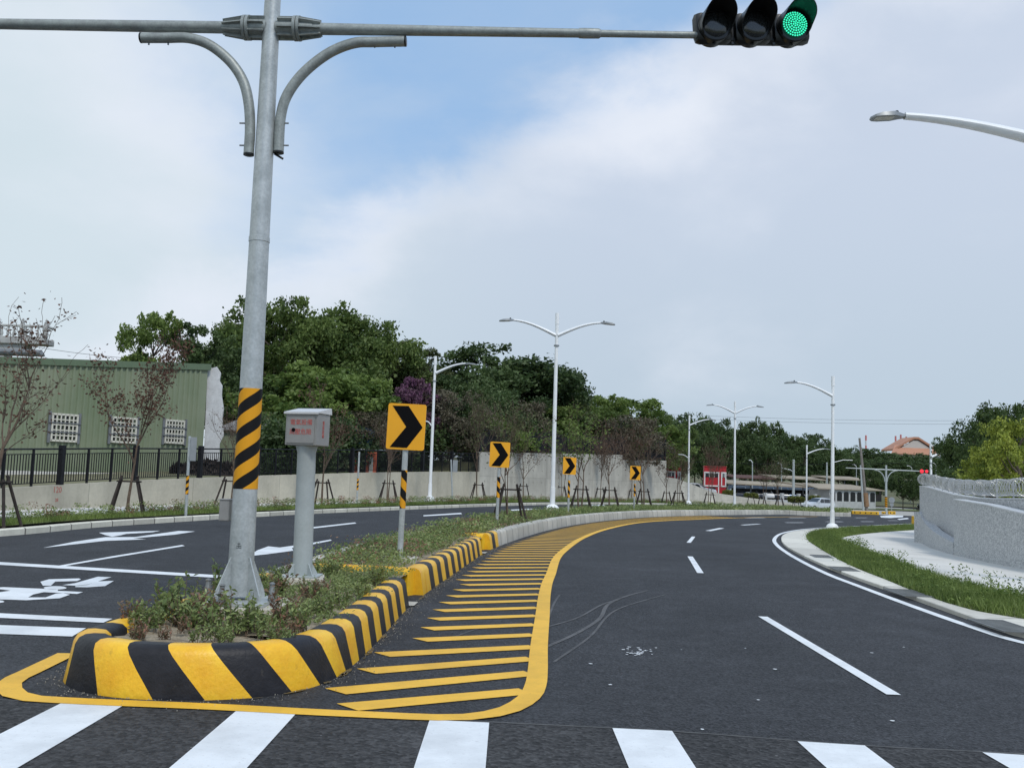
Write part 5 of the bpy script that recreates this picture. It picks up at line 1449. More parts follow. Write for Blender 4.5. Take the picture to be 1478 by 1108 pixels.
YT = {'bare': young(41, 4.2, 0, 'leaf_red', 650, .075, 1, .9), 'red': young(42, 4.0, 0, 'leaf_red', 1900, .08, 1, .85), 'brown': young(43, 4, 0, 'leaf_brown', 520, .085, 2, .8), 'brown2': young(44, 4, 0, 'leaf_brown', 520, .09, 1, .8),
      'green': young(45, 4, 0, 'leaf_bright', 1000, .10, 2, .75), 'green2': young(46, 4, 0, 'leaf_olive', 700, .10, 2, .85), 'twig': young(47, 4, 0, 'leaf_brown', 160, .09, 2, .8)}
def stake_frame(loc, rz, label, h=1.12, s=1.):
    t = thing('tree_stakes', label, 'tree support', loc, rz, 'dark wooden stake frames tied round young trees')
    for sx in (-1, 1):
        for sy in (-1, 1):
            m_ = MB(); m_.tube([(sx * .50, sy * .38, -.06), (sx * .22, sy * .07, h + .05 * sx * sy)], .037, 7); m_.build('leg', M['stake'], t, smooth=True)
    for sx in (-1, 1): m_ = MB(); m_.tube([(sx * .26, -.20, h - .10), (sx * .26, .20, h - .10)], .026, 6); m_.build('crosspiece', M['stake'], t, smooth=True)
    m_ = MB(); m_.tube([(-.36, .0, h - .12), (.36, 0, h - .12)], .028, 6); m_.build('crossbar', M['stake'], t, smooth=True)
    t.scale = (s, s, s); return t
SF = stake_frame((0, 0, -50), 0, 'x'); used = []
def staked(key, foot, ytop, h, label, slabel, s=None, rz=None, sw=1.0, stake=True, x_shift=0):
    B = g(foot[0], foot[1], h); T = YT[key]; H = P(foot[0], ytop, B.y).z - B.z; mxz = max(v.co.z for v in T[2][0][1].vertices)
    k = H / mxz; w = min(max(k, .8), 1.25) * sw
    place_tree(T, B, w, rz if rz is not None else rz_(), label, 'young trees tied to stakes along the road', sz=k)
    if stake:
        r2 = random.uniform(-.3, .3)
        if not used: SF.location = B; SF.rotation_euler = (0, 0, r2); SF['label'] = slabel; used.append(1)
        else: copy_tree(SF, None, slabel, B, r2)
staked('bare', (-12, 760), 425, .14, 'bare young tree with a few rusty leaves cut by the left edge of the picture', 'stake frame at the left edge with one leg crossing the verge', sw=1.3)
staked('red', (183, 742), 470, .14, 'young tree with rusty red leaves in front of the green shed windows', 'stake frame under the rusty-leaved tree in front of the shed', sw=1.0, rz=3.6)
staked('twig', (331, 731), 560, .14, 'thin young tree mostly hidden behind the signal mast', 'stake frame half hidden by the signal mast')
staked('brown2', (464, 729), 545, .14, 'young brown-leaved tree just right of the grey cabinet', 'stake frame against the low wall just right of the grey cabinet')
staked('brown', (560, 725), 585, .14, 'brown twin-stemmed young tree just left of the nearest chevron sign post', 'stake frame just left of the nearest chevron sign post')
staked('green2', (690, 722), 560, .14, 'young olive-leaved tree at the start of the tall wall', 'stake frame at the start of the tall wall')
staked('brown2', (755, 721), 610, .14, 'small brown young tree between the second chevron sign and the double-arm lamp post', 'stake frame left of the double-arm lamp post by the tall wall')
staked('twig', (810, 721), 625, .14, 'slim young tree beside the third chevron sign at the foot of the tall wall', 'stake frame behind the third chevron sign')
staked('brown', (866, 722), 610, .14, 'brown young tree against the middle of the tall wall', 'stake frame against the middle of the tall wall')
staked('green2', (913, 723), 625, .14, 'young tree right behind the farthest chevron sign', 'stake frame behind the farthest chevron sign')
staked('brown2', (962, 726), 640, .14, 'brown young tree at the right end of the tall wall', 'stake frame at the right end of the tall wall')
staked('green2', (735, 753), 572, .30, 'tall young tree on the median between the second chevron sign and the lamp post', 'largest stake frame on the median beside the second chevron sign', sw=1.0)
staked('green', (838, 738), 570, .32, 'lime-green young tree on the median just right of the third chevron sign', 'stake frame on the median just right of the third chevron sign', sw=1.3)
staked('brown', (880, 735.5), 600, .32, 'brown young tree on the median between the third and the farthest chevron sign', 'stake frame on the median between third and farthest chevron sign')
staked('brown', (929, 733.5), 600, .32, 'brown spreading young tree on the median right of the farthest chevron sign', 'stake frame on the median right of the farthest chevron sign', sw=1.3)
staked('twig', (979, 733.5), 640, .32, 'thin young tree on the median in front of the left red booth', 'stake frame on the median left of the white single-arm lamp base')
staked('brown', (1024, 733.5), 625, .32, 'brown young tree on the median in front of the right red booth', 'stake frame on the median in front of the right red booth')
staked('twig', (1100, 731.5), 660, .2, 'thin young tree right of the farther double-arm lamp post', 'stake frame right of the farther double-arm lamp post')
staked('green2', (1125, 734.5), 655, .2, 'thin young tree left of the trimmed yellow-green bush', 'stake frame left of the round trimmed bush')

# ------------------------------------------------------------------ shrubs and grass
def stem_plant(seed, h, nst, nl, leaf, lm):
    r_ = np.random.default_rng(seed); pts = []; dirs = []; mb = MB()
    for _ in range(nst):
        a = r_.random() * 6.28; t = .12 + .5 * r_.random(); hh = h * (.5 + .5 * r_.random()); d = np.array([math.cos(a) * t, math.sin(a) * t, 1.]); d /= np.linalg.norm(d); p0 = np.array([r_.normal() * .04, r_.normal() * .04, 0])
        path = []
        for i in range(6): u = i / 5; path.append(Vector(p0 + d * hh * u + np.array([0, 0, -.10 * t * hh * u * u]) + r_.normal(size=3) * .006))
        mb.tube(path, [.0038 * (1 - .6 * i / 5) for i in range(6)], 4, caps=False)
        for j in range(nl):
            u = .18 + .85 * (j + .5) / nl; i = min(int(u * 5), 4); q = path[i].lerp(path[i + 1], min(u * 5 - i, 1.15)); a2 = r_.random() * 6.28
            dv = np.array([math.cos(a2), math.sin(a2), .75]); dv /= np.linalg.norm(dv); pts.append(np.array(q) + dv * leaf * .45); dirs.append(dv)
    lv = leaf_mesh('leaves', np.array(pts), leaf, M[lm], up=.35, aspect=.42, seed=seed, dirs=np.array(dirs))
    st = bpy.data.meshes.new('stems'); st.from_pydata(mb.v, [], mb.f); st.materials.append(M['bark_thin'])
    return [('stems', st), ('leaves', lv)]
SP = {'g1': stem_plant(51, .36, 13, 13, .052, 'leaf_shrub'), 'g2': stem_plant(52, .30, 15, 12, .048, 'leaf_shrub'), 'b1': stem_plant(53, .34, 12, 13, .050, 'leaf_blush'), 'b2': stem_plant(54, .27, 12, 11, .045, 'leaf_blush'), 'g3': stem_plant(55, .22, 14, 10, .045, 'leaf_shrub')}
def shrub(key, loc, s, label, group):
    t = thing('shrub', label, 'shrub', loc, rz_(), group); t.scale = (s, s, s)
    for nm, me in SP[key]: linked(nm, me, t)
    return t
NG = 'low leafy shrubs planted in the median nose'
special = [((268, 898), 'g1', 1.25, 'leafy shrub with bright green tips at the far left of the median nose'), ((190, 905), 'b1', .8, 'small reddish shrub by the left rim of the median nose'),
           ((238, 893), 'g2', 1.2, 'bushy green shrub second from the left rim of the nose'), ((212, 905), 'g3', 1.2, 'small green shrub between the left rim and the bushy green ones'), ((320, 870), 'g1', 1.25, 'tall green shrub left behind the mast foot'),
           ((300, 905), 'b1', 1.15, 'reddish-tipped shrub in front of the mast footing'), ((345, 915), 'g1', 1.2, 'leafy shrub in front of the mast foot close to the striped kerb'),
           ((410, 905), 'b1', 1.2, 'reddish-tipped shrub at the right front corner of the mast footing')]
for f, k, s, lab in special:
    p = g(f[0], f[1], .28); p.z = soil_z(p.x, p.y) - .01; shrub(k, p, s, lab, NG)
r_ = np.random.default_rng(61); cnt = 0; placed = []
def inside_island(p):
    a = ILp; L_ = min(ILp.p, key=lambda q: abs(q.y - p.y)); R_ = min(IRp.p, key=lambda q: abs(q.y - p.y)); return L_.x + .1 < p.x < R_.x - .1
tries = 0
mastp = MAST.location; boxp = BOX.location
while cnt < 76 and tries < 4000:
    tries += 1; y = 7.5 + (1.0 if cnt < 22 else 5.1) * r_.random(); x = -3.3 + 2.3 * r_.random(); p = Vector((x, y, 0))
    if y < ILp.p[0].y: 
        if not (-3.05 < x < -1.6): continue
    elif not inside_island(p): continue
    if (Vector((mastp.x, mastp.y, 0)) - p).length < .58 or (Vector((boxp.x, boxp.y, 0)) - p).length < .36: continue
    if any((q - p).length < .17 for q in placed): continue
    if y < 8.9 and cnt >= 22 and r_.random() < .4: continue
    placed.append(p); k = r_.choice(['g1', 'g2', 'b1', 'b2', 'g3', 'g1', 'g2']); sc = .55 + .42 * r_.random()
    if (Vector((mastp.x, mastp.y, 0)) - p).length < .9 and y < mastp.y + .3: sc *= .62
    if y < 8.0: sc *= .9; k = 'g3' if k in ('g1', 'g2') else 'b2'
    p.z = soil_z(x, y) - .01
    zone = 'low leafy shrub in the bare soil between the striped kerb and the mast footing' if y < 8.7 else 'low leafy shrub between the mast and the grey cabinet' if y < 10.6 else 'low leafy shrub between the grey cabinet and the first yellow cross kerb'
    shrub(k, p, sc, zone, NG); cnt += 1
def plant_stuff(name, label, rows, n, h, leaf, lm, seed, spread=.16, zoff=0, up=.3, tintc=True):
    """mass of small leaves along sampled ground points; rows() gives a ground point"""
    r_ = np.random.default_rng(seed); ncl = max(10, n // 60); C = np.array([list(rows(r_)) for _ in range(ncl)]); ch = h * (.35 + .75 * r_.random(ncl)); ct = r_.random(ncl)
    i = r_.integers(0, ncl, n); u = r_.random(n) ** .8; P_ = C[i] + np.stack([r_.normal(size=n) * spread * (.5 + .5 * u), r_.normal(size=n) * spread * (.5 + .5 * u), ch[i] * u + .02], 1)
    o = linked(name, leaf_mesh(name, P_, leaf, M[lm], seed=seed, tint=ct[i], up=up, aspect=.45)); o['kind'] = 'stuff'; o['label'] = label; o['category'] = 'plants'; return o
def isl_row(f0, f1, m=.12):
    def f(r_):
        t = f0 + (f1 - f0) * r_.random(); a = ILp.at(ILp.len * t); b = IRp.at(IRp.len * t); q = a.lerp(b, m + (1 - 2 * m) * r_.random()); return q.x, q.y, tz(q.x, q.y) + .28
    return f
def fr_at(y): 
    return ILp.s[min(range(len(ILp.p)), key=lambda i: abs(ILp.p[i].y - y))] / ILp.len
f13, f22, f35, f60 = fr_at(13), fr_at(21.5), fr_at(36), fr_at(60)
plant_stuff('groundcover', 'grey-green leafy ground cover in the second planter with the nearest chevron sign', isl_row(f13, f22), 13500, .24, .05, 'leaf_shrub', 71)
plant_stuff('groundcover', 'reddish-tipped leaves scattered in the second and third planters', isl_row(f13, f35), 7000, .28, .05, 'leaf_blush', 72)
plant_stuff('groundcover', 'leafy ground cover on the median around the double-arm lamp post', isl_row(f22, f60), 32000, .30, .075, 'leaf_shrub', 73, .22)
plant_stuff('groundcover', 'leafy ground cover at the far end of the median', isl_row(f60, 1.), 14000, .42, .14, 'leaf_shrub', 74, .4)
plant_stuff('groundcover', 'low weeds on the soil of the median nose', isl_row(0.0, f13, .06), 11000, .11, .035, 'leaf_shrub', 75, .12)
def ver_row(a, b, s0=0., s1=1.):
    def f(r_):
        t = KERB.len * (s0 + (s1 - s0) * r_.random()); q = KERB.off(t, -(a + (b - a) * r_.random())); return q.x, q.y, tz(q.x, q.y) + .14
    return f
def blades(name, label, row, n, h, w, lm, seed):
    r_ = np.random.default_rng(seed); C = np.array([list(row(r_)) for _ in range(n)]); a = r_.random(n) * 6.28; d = np.stack([np.cos(a), np.sin(a), np.zeros(n)], 1); a2 = r_.random(n) * 6.28
    L = h * (.4 + .9 * r_.random((n, 1))); lean = np.stack([np.cos(a2), np.sin(a2), np.zeros(n)], 1) * L * (.2 + .5 * r_.random((n, 1))); up = np.array([0, 0, 1.]) * L
    v = np.empty((n, 3, 3)); v[:, 0] = C - d * w / 2; v[:, 1] = C + d * w / 2; v[:, 2] = C + up + lean
    me = bpy.data.meshes.new(name); me.vertices.add(n * 3); me.vertices.foreach_set('co', v.reshape(-1)); me.loops.add(n * 3); me.loops.foreach_set('vertex_index', np.arange(n * 3, dtype=np.int32))
    me.polygons.add(n); me.polygons.foreach_set('loop_start', np.arange(0, n * 3, 3, dtype=np.int32)); me.polygons.foreach_set('loop_total', np.full(n, 3, dtype=np.int32))
    nz = np.clip(.5 + .35 * np.sin(C[:, 0] * 1.7 + C[:, 1] * .9) * np.cos(C[:, 1] * 1.3) + r_.normal(size=n) * .2, 0, 1)
    at = me.attributes.new('tint', 'FLOAT', 'POINT'); at.data.foreach_set('value', np.repeat(nz, 3).astype(np.float32)); me.materials.append(M[lm]); me.update(calc_edges=True)
    o = linked(name, me); o['kind'] = 'stuff'; o['label'] = label; o['category'] = 'grass'; return o
blades('grass', 'grass strip along the left kerb', ver_row(.42, 1.7, 0, .75), 60000, .13, .02, 'grass', 81)
plant_stuff('verge_plants', 'green leafy plants in the left verge', ver_row(.9, 1.7, 0, 1.), 34000, .36, .07, 'leaf_shrub', 82, .16)
plant_stuff('verge_plants', 'pinkish young shrubs in the left verge', ver_row(.8, 1.7, .0, .8), 16000, .42, .06, 'leaf_blush', 83, .10)
def rv_row(u0, u1):
    def f(r_):
        while True:
            i = int(r_.integers(0, len(AI))); a = AI[i]; b = S_[i]
            j = min(i + 1, len(AI) - 1); L_ = (AI[j] - a).length
            if r_.random() < min(1, L_ / .5) + .02: break
        k = r_.random(); a = a.lerp(AI[j], k); b = b.lerp(S_[j], k); q = a.lerp(b, u0 + (u1 - u0) * r_.random()); return q.x, q.y, tz(q.x, q.y) + .05
    return f
blades('grass', 'thick green grass on the right verge beside the pale pavement', rv_row(.0, 1.), 150000, .16, .016, 'grass', 84)
plant_stuff('verge_plants', 'leafy weeds and small flowers on the right verge', rv_row(.05, .85), 42000, .16, .045, 'leaf_bright', 85, .15)
plant_stuff('verge_plants', 'taller sprigs along the pavement side of the right verge', rv_row(.72, .95), 9000, .38, .05, 'leaf_bright', 86, .10)
# trees behind the granite wall
M['leaf_rdark'] = leafmat('leaf_rdark', (.03, .06, .018), (.10, .15, .04))
TR['rd'] = make_tree('spreading_tree', 6, 9, 'wide', 26000, .17, 'leaf_rdark', 22, nb=34, blobr=.13, clear=.25, flat=.6, sub=10)
TR['ry'] = make_tree('yellow_green_tree', 4.5, 5.5, 'wide', 20000, .14, 'leaf_lime', 23, nb=28, blobr=.14, clear=.2, sub=10)
def rtree(key, px, yt, Y, W, nat, label, zb=-.4, rz=None):
    T = TR[key]; tp = P(px, yt, Y); H = tp.z - zb; o = thing(T[0], label, 'tree', (tp.x, tp.y, zb), rz_() if rz is None else rz); o.scale = (W / nat, W / nat, H / T[1])
    for nm, me in T[2]: linked(nm, me, o)
rtree('rd', 1432, 590, 46, 5.2, 9, 'dark green spreading tree behind the left part of the razor wire')
rtree('rd', 1480, 582, 43, 5.4, 9, 'dark green tree at the right edge behind the yellow-green tree')
rtree('ry', 1466, 606, 36, 3.9, 5.5, 'yellow-green tree above the razor wire at the right edge')
# ------------------------------------------------------------------ green shed and its neighbours
M['shedgreen'] = mat('green_sheet', (.185, .23, .14), .55, var=.06, scale=.35, col2=(.25, .28, .19), streak=(2, (1, 1, .2), (.20, .24, .14), .6, .8, .4))
M['sheddark'] = mat('green_trim', (.12, .17, .10), .5, var=.06)
M['cream'] = mat('window_bars_cream', (.66, .64, .55), .6, var=.05)
M['steelgrey'] = mat('grey_frame', (.16, .17, .18), .6, var=.1)
M['plaster'] = mat('peeling_plaster', (.66, .67, .68), .85, col2=(.48, .48, .48), scale=1.2, var2=.08, streak=(1.6, (1, 1, 1), (.25, .23, .2), .62, .72, .7))
def shed():
    a = P(-90, 700, 40); b = P(291, 675, 50.5); a.z = b.z = 0; d = (b - a); L_ = d.length; d.normalize(); n_ = Vector((d.y, -d.x, 0))     # n_ faces the road
    base = a; t = thing('metal_shed', 'long green corrugated metal shed with three barred windows behind the railing', 'shed', (a.x, a.y, .6))
    o0 = Vector((a.x, a.y, .6))
    def at(s, z, o=0): q = a + d * s + n_ * o; return Vector((q.x, q.y, z)) - o0
    zt0, zt1 = zfor(a, 515), zfor(b, 527)
    mb = MB(); prof = [(0, 0), (.04, .07), (.12, .07), (.16, 0), (.30, 0)]; s = 0; xs = []
    while s < L_ - .3:
        for u, o_ in prof[:-1]: xs.append((s + u, o_))
        s += .30
    xs.append((L_, 0)); vs = []
    for s_, o_ in xs:
        zt = zt0 + (zt1 - zt0) * s_ / L_; vs += [at(s_, .5, o_), at(s_, zt, o_)]
    mb.add(vs, [(2 * i, 2 * i + 2, 2 * i + 3, 2 * i + 1) for i in range(len(xs) - 1)]); mb.build('front_wall', M['shedgreen'], t)
    mb = MB(); dp = -14
    mb.add([at(L_, .5, 0), at(L_, .5, dp), at(L_, zt1, dp), at(L_, zt1, 0)], [(0, 1, 2, 3)]); mb.add([at(0, .5, dp), at(L_, .5, dp), at(L_, zt1, dp), at(0, zt0, dp)], [(0, 1, 2, 3)]); mb.build('rear_walls', M['shedgreen'], t)
    mb = MB(); mb.poly([at(-.1, zt0 - .02, .08), at(L_ + .1, zt1 - .02, .08), at(L_ + .1, zt1 - .02, dp), at(-.1, zt0 - .02, dp)], .06, (0, 0, 1)); mb.build('roof', M['sheddark'], t, fix=True)
    mb = MB(); mb.poly([at(-.1, zt0 - .22, .07), at(L_ + .12, zt1 - .25, .07), at(L_ + .12, zt1 + .07, .07), at(-.1, zt0 + .07, .07)], .05, n_); mb.build('roof_trim', M['sheddark'], t, fix=True)
    for px0, px1, y0, y1 in ((73, 109, 597, 635), (160, 194, 602, 637), (237, 263, 606, 638)):
        pa = ray_plane((px0), (y0 + y1) / 2, a, n_); pb = ray_plane(px1, (y0 + y1) / 2, a, n_); s0 = (pa - a).dot(d); s1 = (pb - a).dot(d); z1 = zfor(pa, y0); z0 = zfor(pa, y1)
        w_ = thing('window', None, None); w_.parent = t
        mb = MB(); mb.poly([at(s0, z0, .05), at(s1, z0, .05), at(s1, z1, .05), at(s0, z1, .05)], .01, n_); mb.build('pane', M['glass'], w_, fix=True)
        mb = MB()
        mt_ = Matrix.Rotation(math.atan2(d.y, d.x), 3, 'Z')
        for z in (z0, z1): mb.box(at((s0 + s1) / 2, z, .12), (s1 - s0 + .08, .06, .09), mat=mt_)
        for k in range(7):
            mb.box(at(s0 + (s1 - s0) * k / 6, (z0 + z1) / 2, .125), (.075 if k in (0, 6) else .05, .05, z1 - z0 + .06), mat=mt_)
        for k in range(1, 5): mb.box(at((s0 + s1) / 2, z0 + (z1 - z0) * k / 5, .13), (s1 - s0, .04, .05), mat=mt_)
        mb.build('bars', M['cream'], w_)
        mb = MB()
        for s_ in (s0 - .12, s1 + .12): mb.box(at(s_, (z0 + z1) / 2, .10), (.12, .06, z1 - z0 + .22), mat=mt_)
        for f in (.32, .68): mb.box(at((s0 + s1) / 2, z0 + (z1 - z0) * f, .17), (s1 - s0 + .34, .03, .05), mat=mt_)
        mb.build('frame', M['steelgrey'], w_)
    return a, d, n_, L_
SHA, SHD, SHN, SHL = shed()
# broken white wall: the cut edge of a demolished house
bp = [(300, 527), (306, 531), (313, 529), (319, 538), (317, 549), (321, 556), (320, 570), (323, 590), (321, 604), (323, 628), (317, 640), (316, 700), (292, 700)]
pw = P(308, 620, 50.8); pts = [ray_plane(x, y, pw, Vector((.25, -1, 0)).normalized()) for x, y in bp]
o0 = Vector((pw.x, pw.y, 1)); mb = MB(); mb.poly([p - o0 for p in pts], .35, Vector((-.25, 1, 0)).normalized()); w = mb.build('broken_wall', M['plaster'], loc=o0, fix=True); tag(w, 'white plastered wall stub with a ragged edge at the right end of the shed', 'wall')
# low lean-to with corrugated roof
def box_thing(name, label, cat, px0, px1, ytop, zb, Y, depth, material, roofmat=None, roofdrop=.4, yaw=0, group=None, overhang=.2):
    a = P(px0, ytop, Y); b = P(px1, ytop, Y); w = (b - a).length; c = (a + b) / 2; t = thing(name, label, cat, (c.x, c.y, zb), yaw, group); h = a.z - zb
    mb = MB(); mb.bbox((0, depth / 2, h / 2), (w, depth, h), .02); mb.build('walls', material, t)
    if roofmat: mb = MB(); mb.poly([(-w / 2 - overhang, -overhang, h), (-w / 2 - overhang, depth, h + roofdrop), (-w / 2 - overhang, depth, h + roofdrop + .1), (-w / 2 - overhang, -overhang, h + .08)], w + 2 * overhang, (1, 0, 0)); mb.build('roof', roofmat, t, fix=True)
    return t, w, h
M['oldroof'] = mat('old_roof', (.16, .155, .15), .8, col2=(.26, .25, .24), scale=3, var2=.2)
t, w, h = box_thing('lean_to', 'low green lean-to with a grey roof between the white broken wall and the mast', 'shed', 316, 396, 621, .7, 53, 4, M['shedgreen'], M['oldroof'], .7)
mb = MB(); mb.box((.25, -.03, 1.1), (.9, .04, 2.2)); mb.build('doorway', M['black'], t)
mb = MB(); mb.box((1.35, -.04, h / 2), (.12, .08, h)); mb.build('post', M['steelgrey'], t)
# heap of dark debris behind the railing
r_ = np.random.default_rng(91); pt = P(300, 672, 47.5); C = np.clip(r_.normal(size=(1400, 3)), -1.5, 1.5) * np.array([1.0, .5, .45]); C[:, 2] = np.abs(C[:, 2]) * np.exp(-(C[:, 0] / 2) ** 2)
o = linked('debris_heap', leaf_mesh('debris_heap', C, .5, M['stake'], seed=91), loc=(pt.x, pt.y, 1.25)); tag(o, 'dark heap of rubble and netting behind the railing below the white broken wall', 'rubble')
# white-painted strip kerb in front of the shed
mb = MB(); 
pp = [SHA + SHD * (SHL * k / 12) + SHN * 1.3 for k in range(13)]
for u, v in zip(pp, pp[1:]):
    c = (u + v) / 2; mb.box((c.x, c.y, 1.13), ((v - u).length + .0, .5, .24), mat=Matrix.Rotation(math.atan2(SHD.y, SHD.x), 3, 'Z'))
o = mb.build('shed_step', M['walk']); tag(o, 'pale concrete step running along the foot of the green shed', 'step')
# balustraded terrace of the house far left
def terrace():
    Y = 62; a = P(-60, 502, Y); b = P(50, 502, Y - 2); zb, zt = P(30, 498, Y).z, P(30, 470, Y).z; c = (a + b) / 2; c.z = 1; t = thing('concrete_house', 'pale concrete house with a balustraded roof terrace above the shed at the far left', 'house', c)
    w = (b - a).length; M['palecon'] = mat('pale_concrete', (.50, .50, .48), .85, col2=(.36, .36, .35), scale=1.5, var2=.05)
    mb = MB(); mb.bbox((0, .6, zb - 1 + .15), (w, 1.2, .35), .04); mb.bbox((-.6, .7, zb - 1 - .2), (w - 1.6, 1.0, .4), .03); mb.build('slab', M['palecon'], t)
    mb = MB(); mb.bbox((-1.2, .9, (zb - 1.4) / 2), (w - 3.2, .9, zb - 1.5), .03); mb.build('walls', M['palecon'], t)
    h = zt - zb - .45; z0 = zb - 1 + .32
    mb = MB(); mb.bbox((0, .12, z0 + h), (w, .18, .14), .03); mb.bbox((w / 2 - .1, .6, z0 + h), (.18, 1.1, .14), .03); mb.bbox((0, .12, z0 + .06), (w, .2, .12), .02); mb.build('rail', M['palecon'], t)
    n = int(w / .38)
    for i in range(n):
        mb = MB(); x = -w / 2 + .3 + i * .38; mb.lathe([(.05, 0), (.07, .05), (.05, .1), (.10, .25), (.05, h * .6), (.05, h * .8), (.08, h * .92), (.08, h)], 8, c=(x, .12, z0 + .05)); mb.build('baluster', M['palecon'], t, smooth=True)
    for i in range(5):
        mb = MB(); x = -w / 2 + .1 + i * (w - .2) / 4; mb.bbox((x, .12, z0 + h / 2 + .05), (.22, .22, h + .25), .02); mb.lathe([(.10, 0), (.13, .06), (.05, .12), (.08, .2), (.01, .32)], 8, c=(x, .12, z0 + h + .18)); mb.build('pillar', M['palecon'], t, smooth=30)
    mb = MB(); p = P(35, 509, 58) - t.location; mb.tube([p + Vector((-6, 0, 0)), p + Vector((1, 0, 0)), p + Vector((1.2, 0, -.15))], [.32, .30, .1], 10, flat=.7); o = mb.build('awning', M['steelgrey'], t, smooth=True)
terrace()
# graffiti boards and a blue tarpaulin seen through the railing
M['orange'] = mat('orange_panel', (.42, .09, .04), .6, var=.3); M['bluetarp'] = mat('blue_tarp', (.02, .07, .16), .6, var=.3)
for px, w, lab in ((511, .5, 'left orange-red board leaning behind the railing'), (536, .75, 'right orange-red board leaning behind the railing')):
    p = P(px, 667, 58); t = thing('board', lab, 'board', (p.x, p.y, 1.5)); mb = MB(); mb.bbox((0, 0, .65), (w, .06, 1.5), .01, mat=Matrix.Rotation(-.15, 3, 'X')); mb.build('panel', M['orange'], t)
    mb = MB(); mb.box((0, -.12, .65), (w * .3, .02, .9)); mb.build('mark', M['palecon'] if 'palecon' in M else M['wtrim'], t)
p = P(523, 634, 60); mb = MB(); mb.bbox((0, 0, 0), (1.2, .8, 1.5), .12, mat=Matrix.Rotation(.3, 3, 'Y')); o = mb.build('tarpaulin', M['bluetarp'], loc=p, smooth=40); tag(o, 'dark blue tarpaulin bundle under the trees above the railing', 'tarpaulin')
mb = MB(); q0 = P(513, 648, 58); q1 = P(560, 650, 59); mb.tube([q0, q1], .05, 6); o = mb.build('pipe_rail', M['galv']); tag(o, 'short pale horizontal pipe behind the railing left of the nearest chevron sign', 'pipe')

# ------------------------------------------------------------------ far side: booths, car park, field
M['field'] = mat('dry_field', (.13, .12, .065), .95, col2=(.09, .11, .045), scale=.06, var2=.2, scale2=1)
mb = MB(); ys = [165, 200, 240, 300]; zs = [-1.0, .8, 4.6, 7.5]
vs = []; xs = [-20, 20, 60, 110, 170, 260]
for y, z in zip(ys, zs):
    for x in xs: vs.append((x, y, z))
mb.add(vs, [(j * 6 + i, j * 6 + i + 1, (j + 1) * 6 + i + 1, (j + 1) * 6 + i) for j in range(3) for i in range(5)]); struct('hillside', mb, M['field'], smooth=60)
M['yard'] = mat('yard_concrete', (.36, .35, .32), .9, var=.12, scale=.3, var2=.06, scale2=3)
mb = MB(); yv = []
for y in (112, 125, 140, 164):
    for x in (18, 30, 42, 60): yv.append((x + (y - 112) * .1, y, tz(x, y) + .02))
mb.add(yv, [(j * 4 + i, j * 4 + i + 1, (j + 1) * 4 + i + 1, (j + 1) * 4 + i) for j in range(3) for i in range(3)]); struct('yard', mb, M['yard'])
def booth(px0, px1, ytop, ybot, Y, label, zb=.3, wide=.68):
    a = P(px0, ytop, Y); b = P(px1, ytop, Y); w = (b - a).length; c = (a + b) / 2; H = a.z - zb; t = thing('guard_booth', label, 'booth', (c.x, c.y, zb), R(-8), 'red guard booths')
    mb = MB(); mb.bbox((0, 1.2, H / 2), (w, 2.4, H), .03); mb.build('walls', M['red'], t)
    w1 = w * wide; xa = -w / 2
    for x0, x1, fr_ in ((xa, xa + w1, 1), (xa + w1 + .25, w / 2, 2)):
        zt, zm, zl = H * .80, H * .62, H * .33
        mb = MB(); th_ = .13
        for z in (zt, zl): mb.box(((x0 + x1) / 2, -.03, z), (x1 - x0 + .06, .10, th_ * 1.3))
        for x in (x0 + .06, x1 - .06): mb.box((x, -.035, (zt + (zl if fr_ == 2 else 0)) / 2), (th_, .09, zt - (zl if fr_ == 2 else 0)))
        mb.build('white_frame', M['wtrim'], t)
        wn = thing('window', None, None); wn.parent = t; mb = MB(); mb.box(((x0 + x1) / 2, -.02, (zt + zm) / 2), (x1 - x0 - .3, .05, zt - zm - .12)); mb.build('pane', M['glass'], wn)
        mb = MB()
        for k in range(1, 3): mb.box((x0 + (x1 - x0) * k / 3, -.045, (zt + zm) / 2), (.06, .04, zt - zm - .12))
        mb.build('mullion', M['wtrim'], wn)
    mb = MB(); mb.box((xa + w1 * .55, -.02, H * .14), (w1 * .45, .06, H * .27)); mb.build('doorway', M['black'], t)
    mb = MB(); mb.bbox((0, 1.2, H + .04), (w + .12, 2.55, .10), .02); mb.build('roof', M['red'], t)
booth(1017, 1048, 673, 703, 125, 'right red guard booth with white window frames, left of the farther double-arm lamp')
booth(958, 983, 672, 700, 118, 'left red guard booth half hidden by the end of the tall wall')
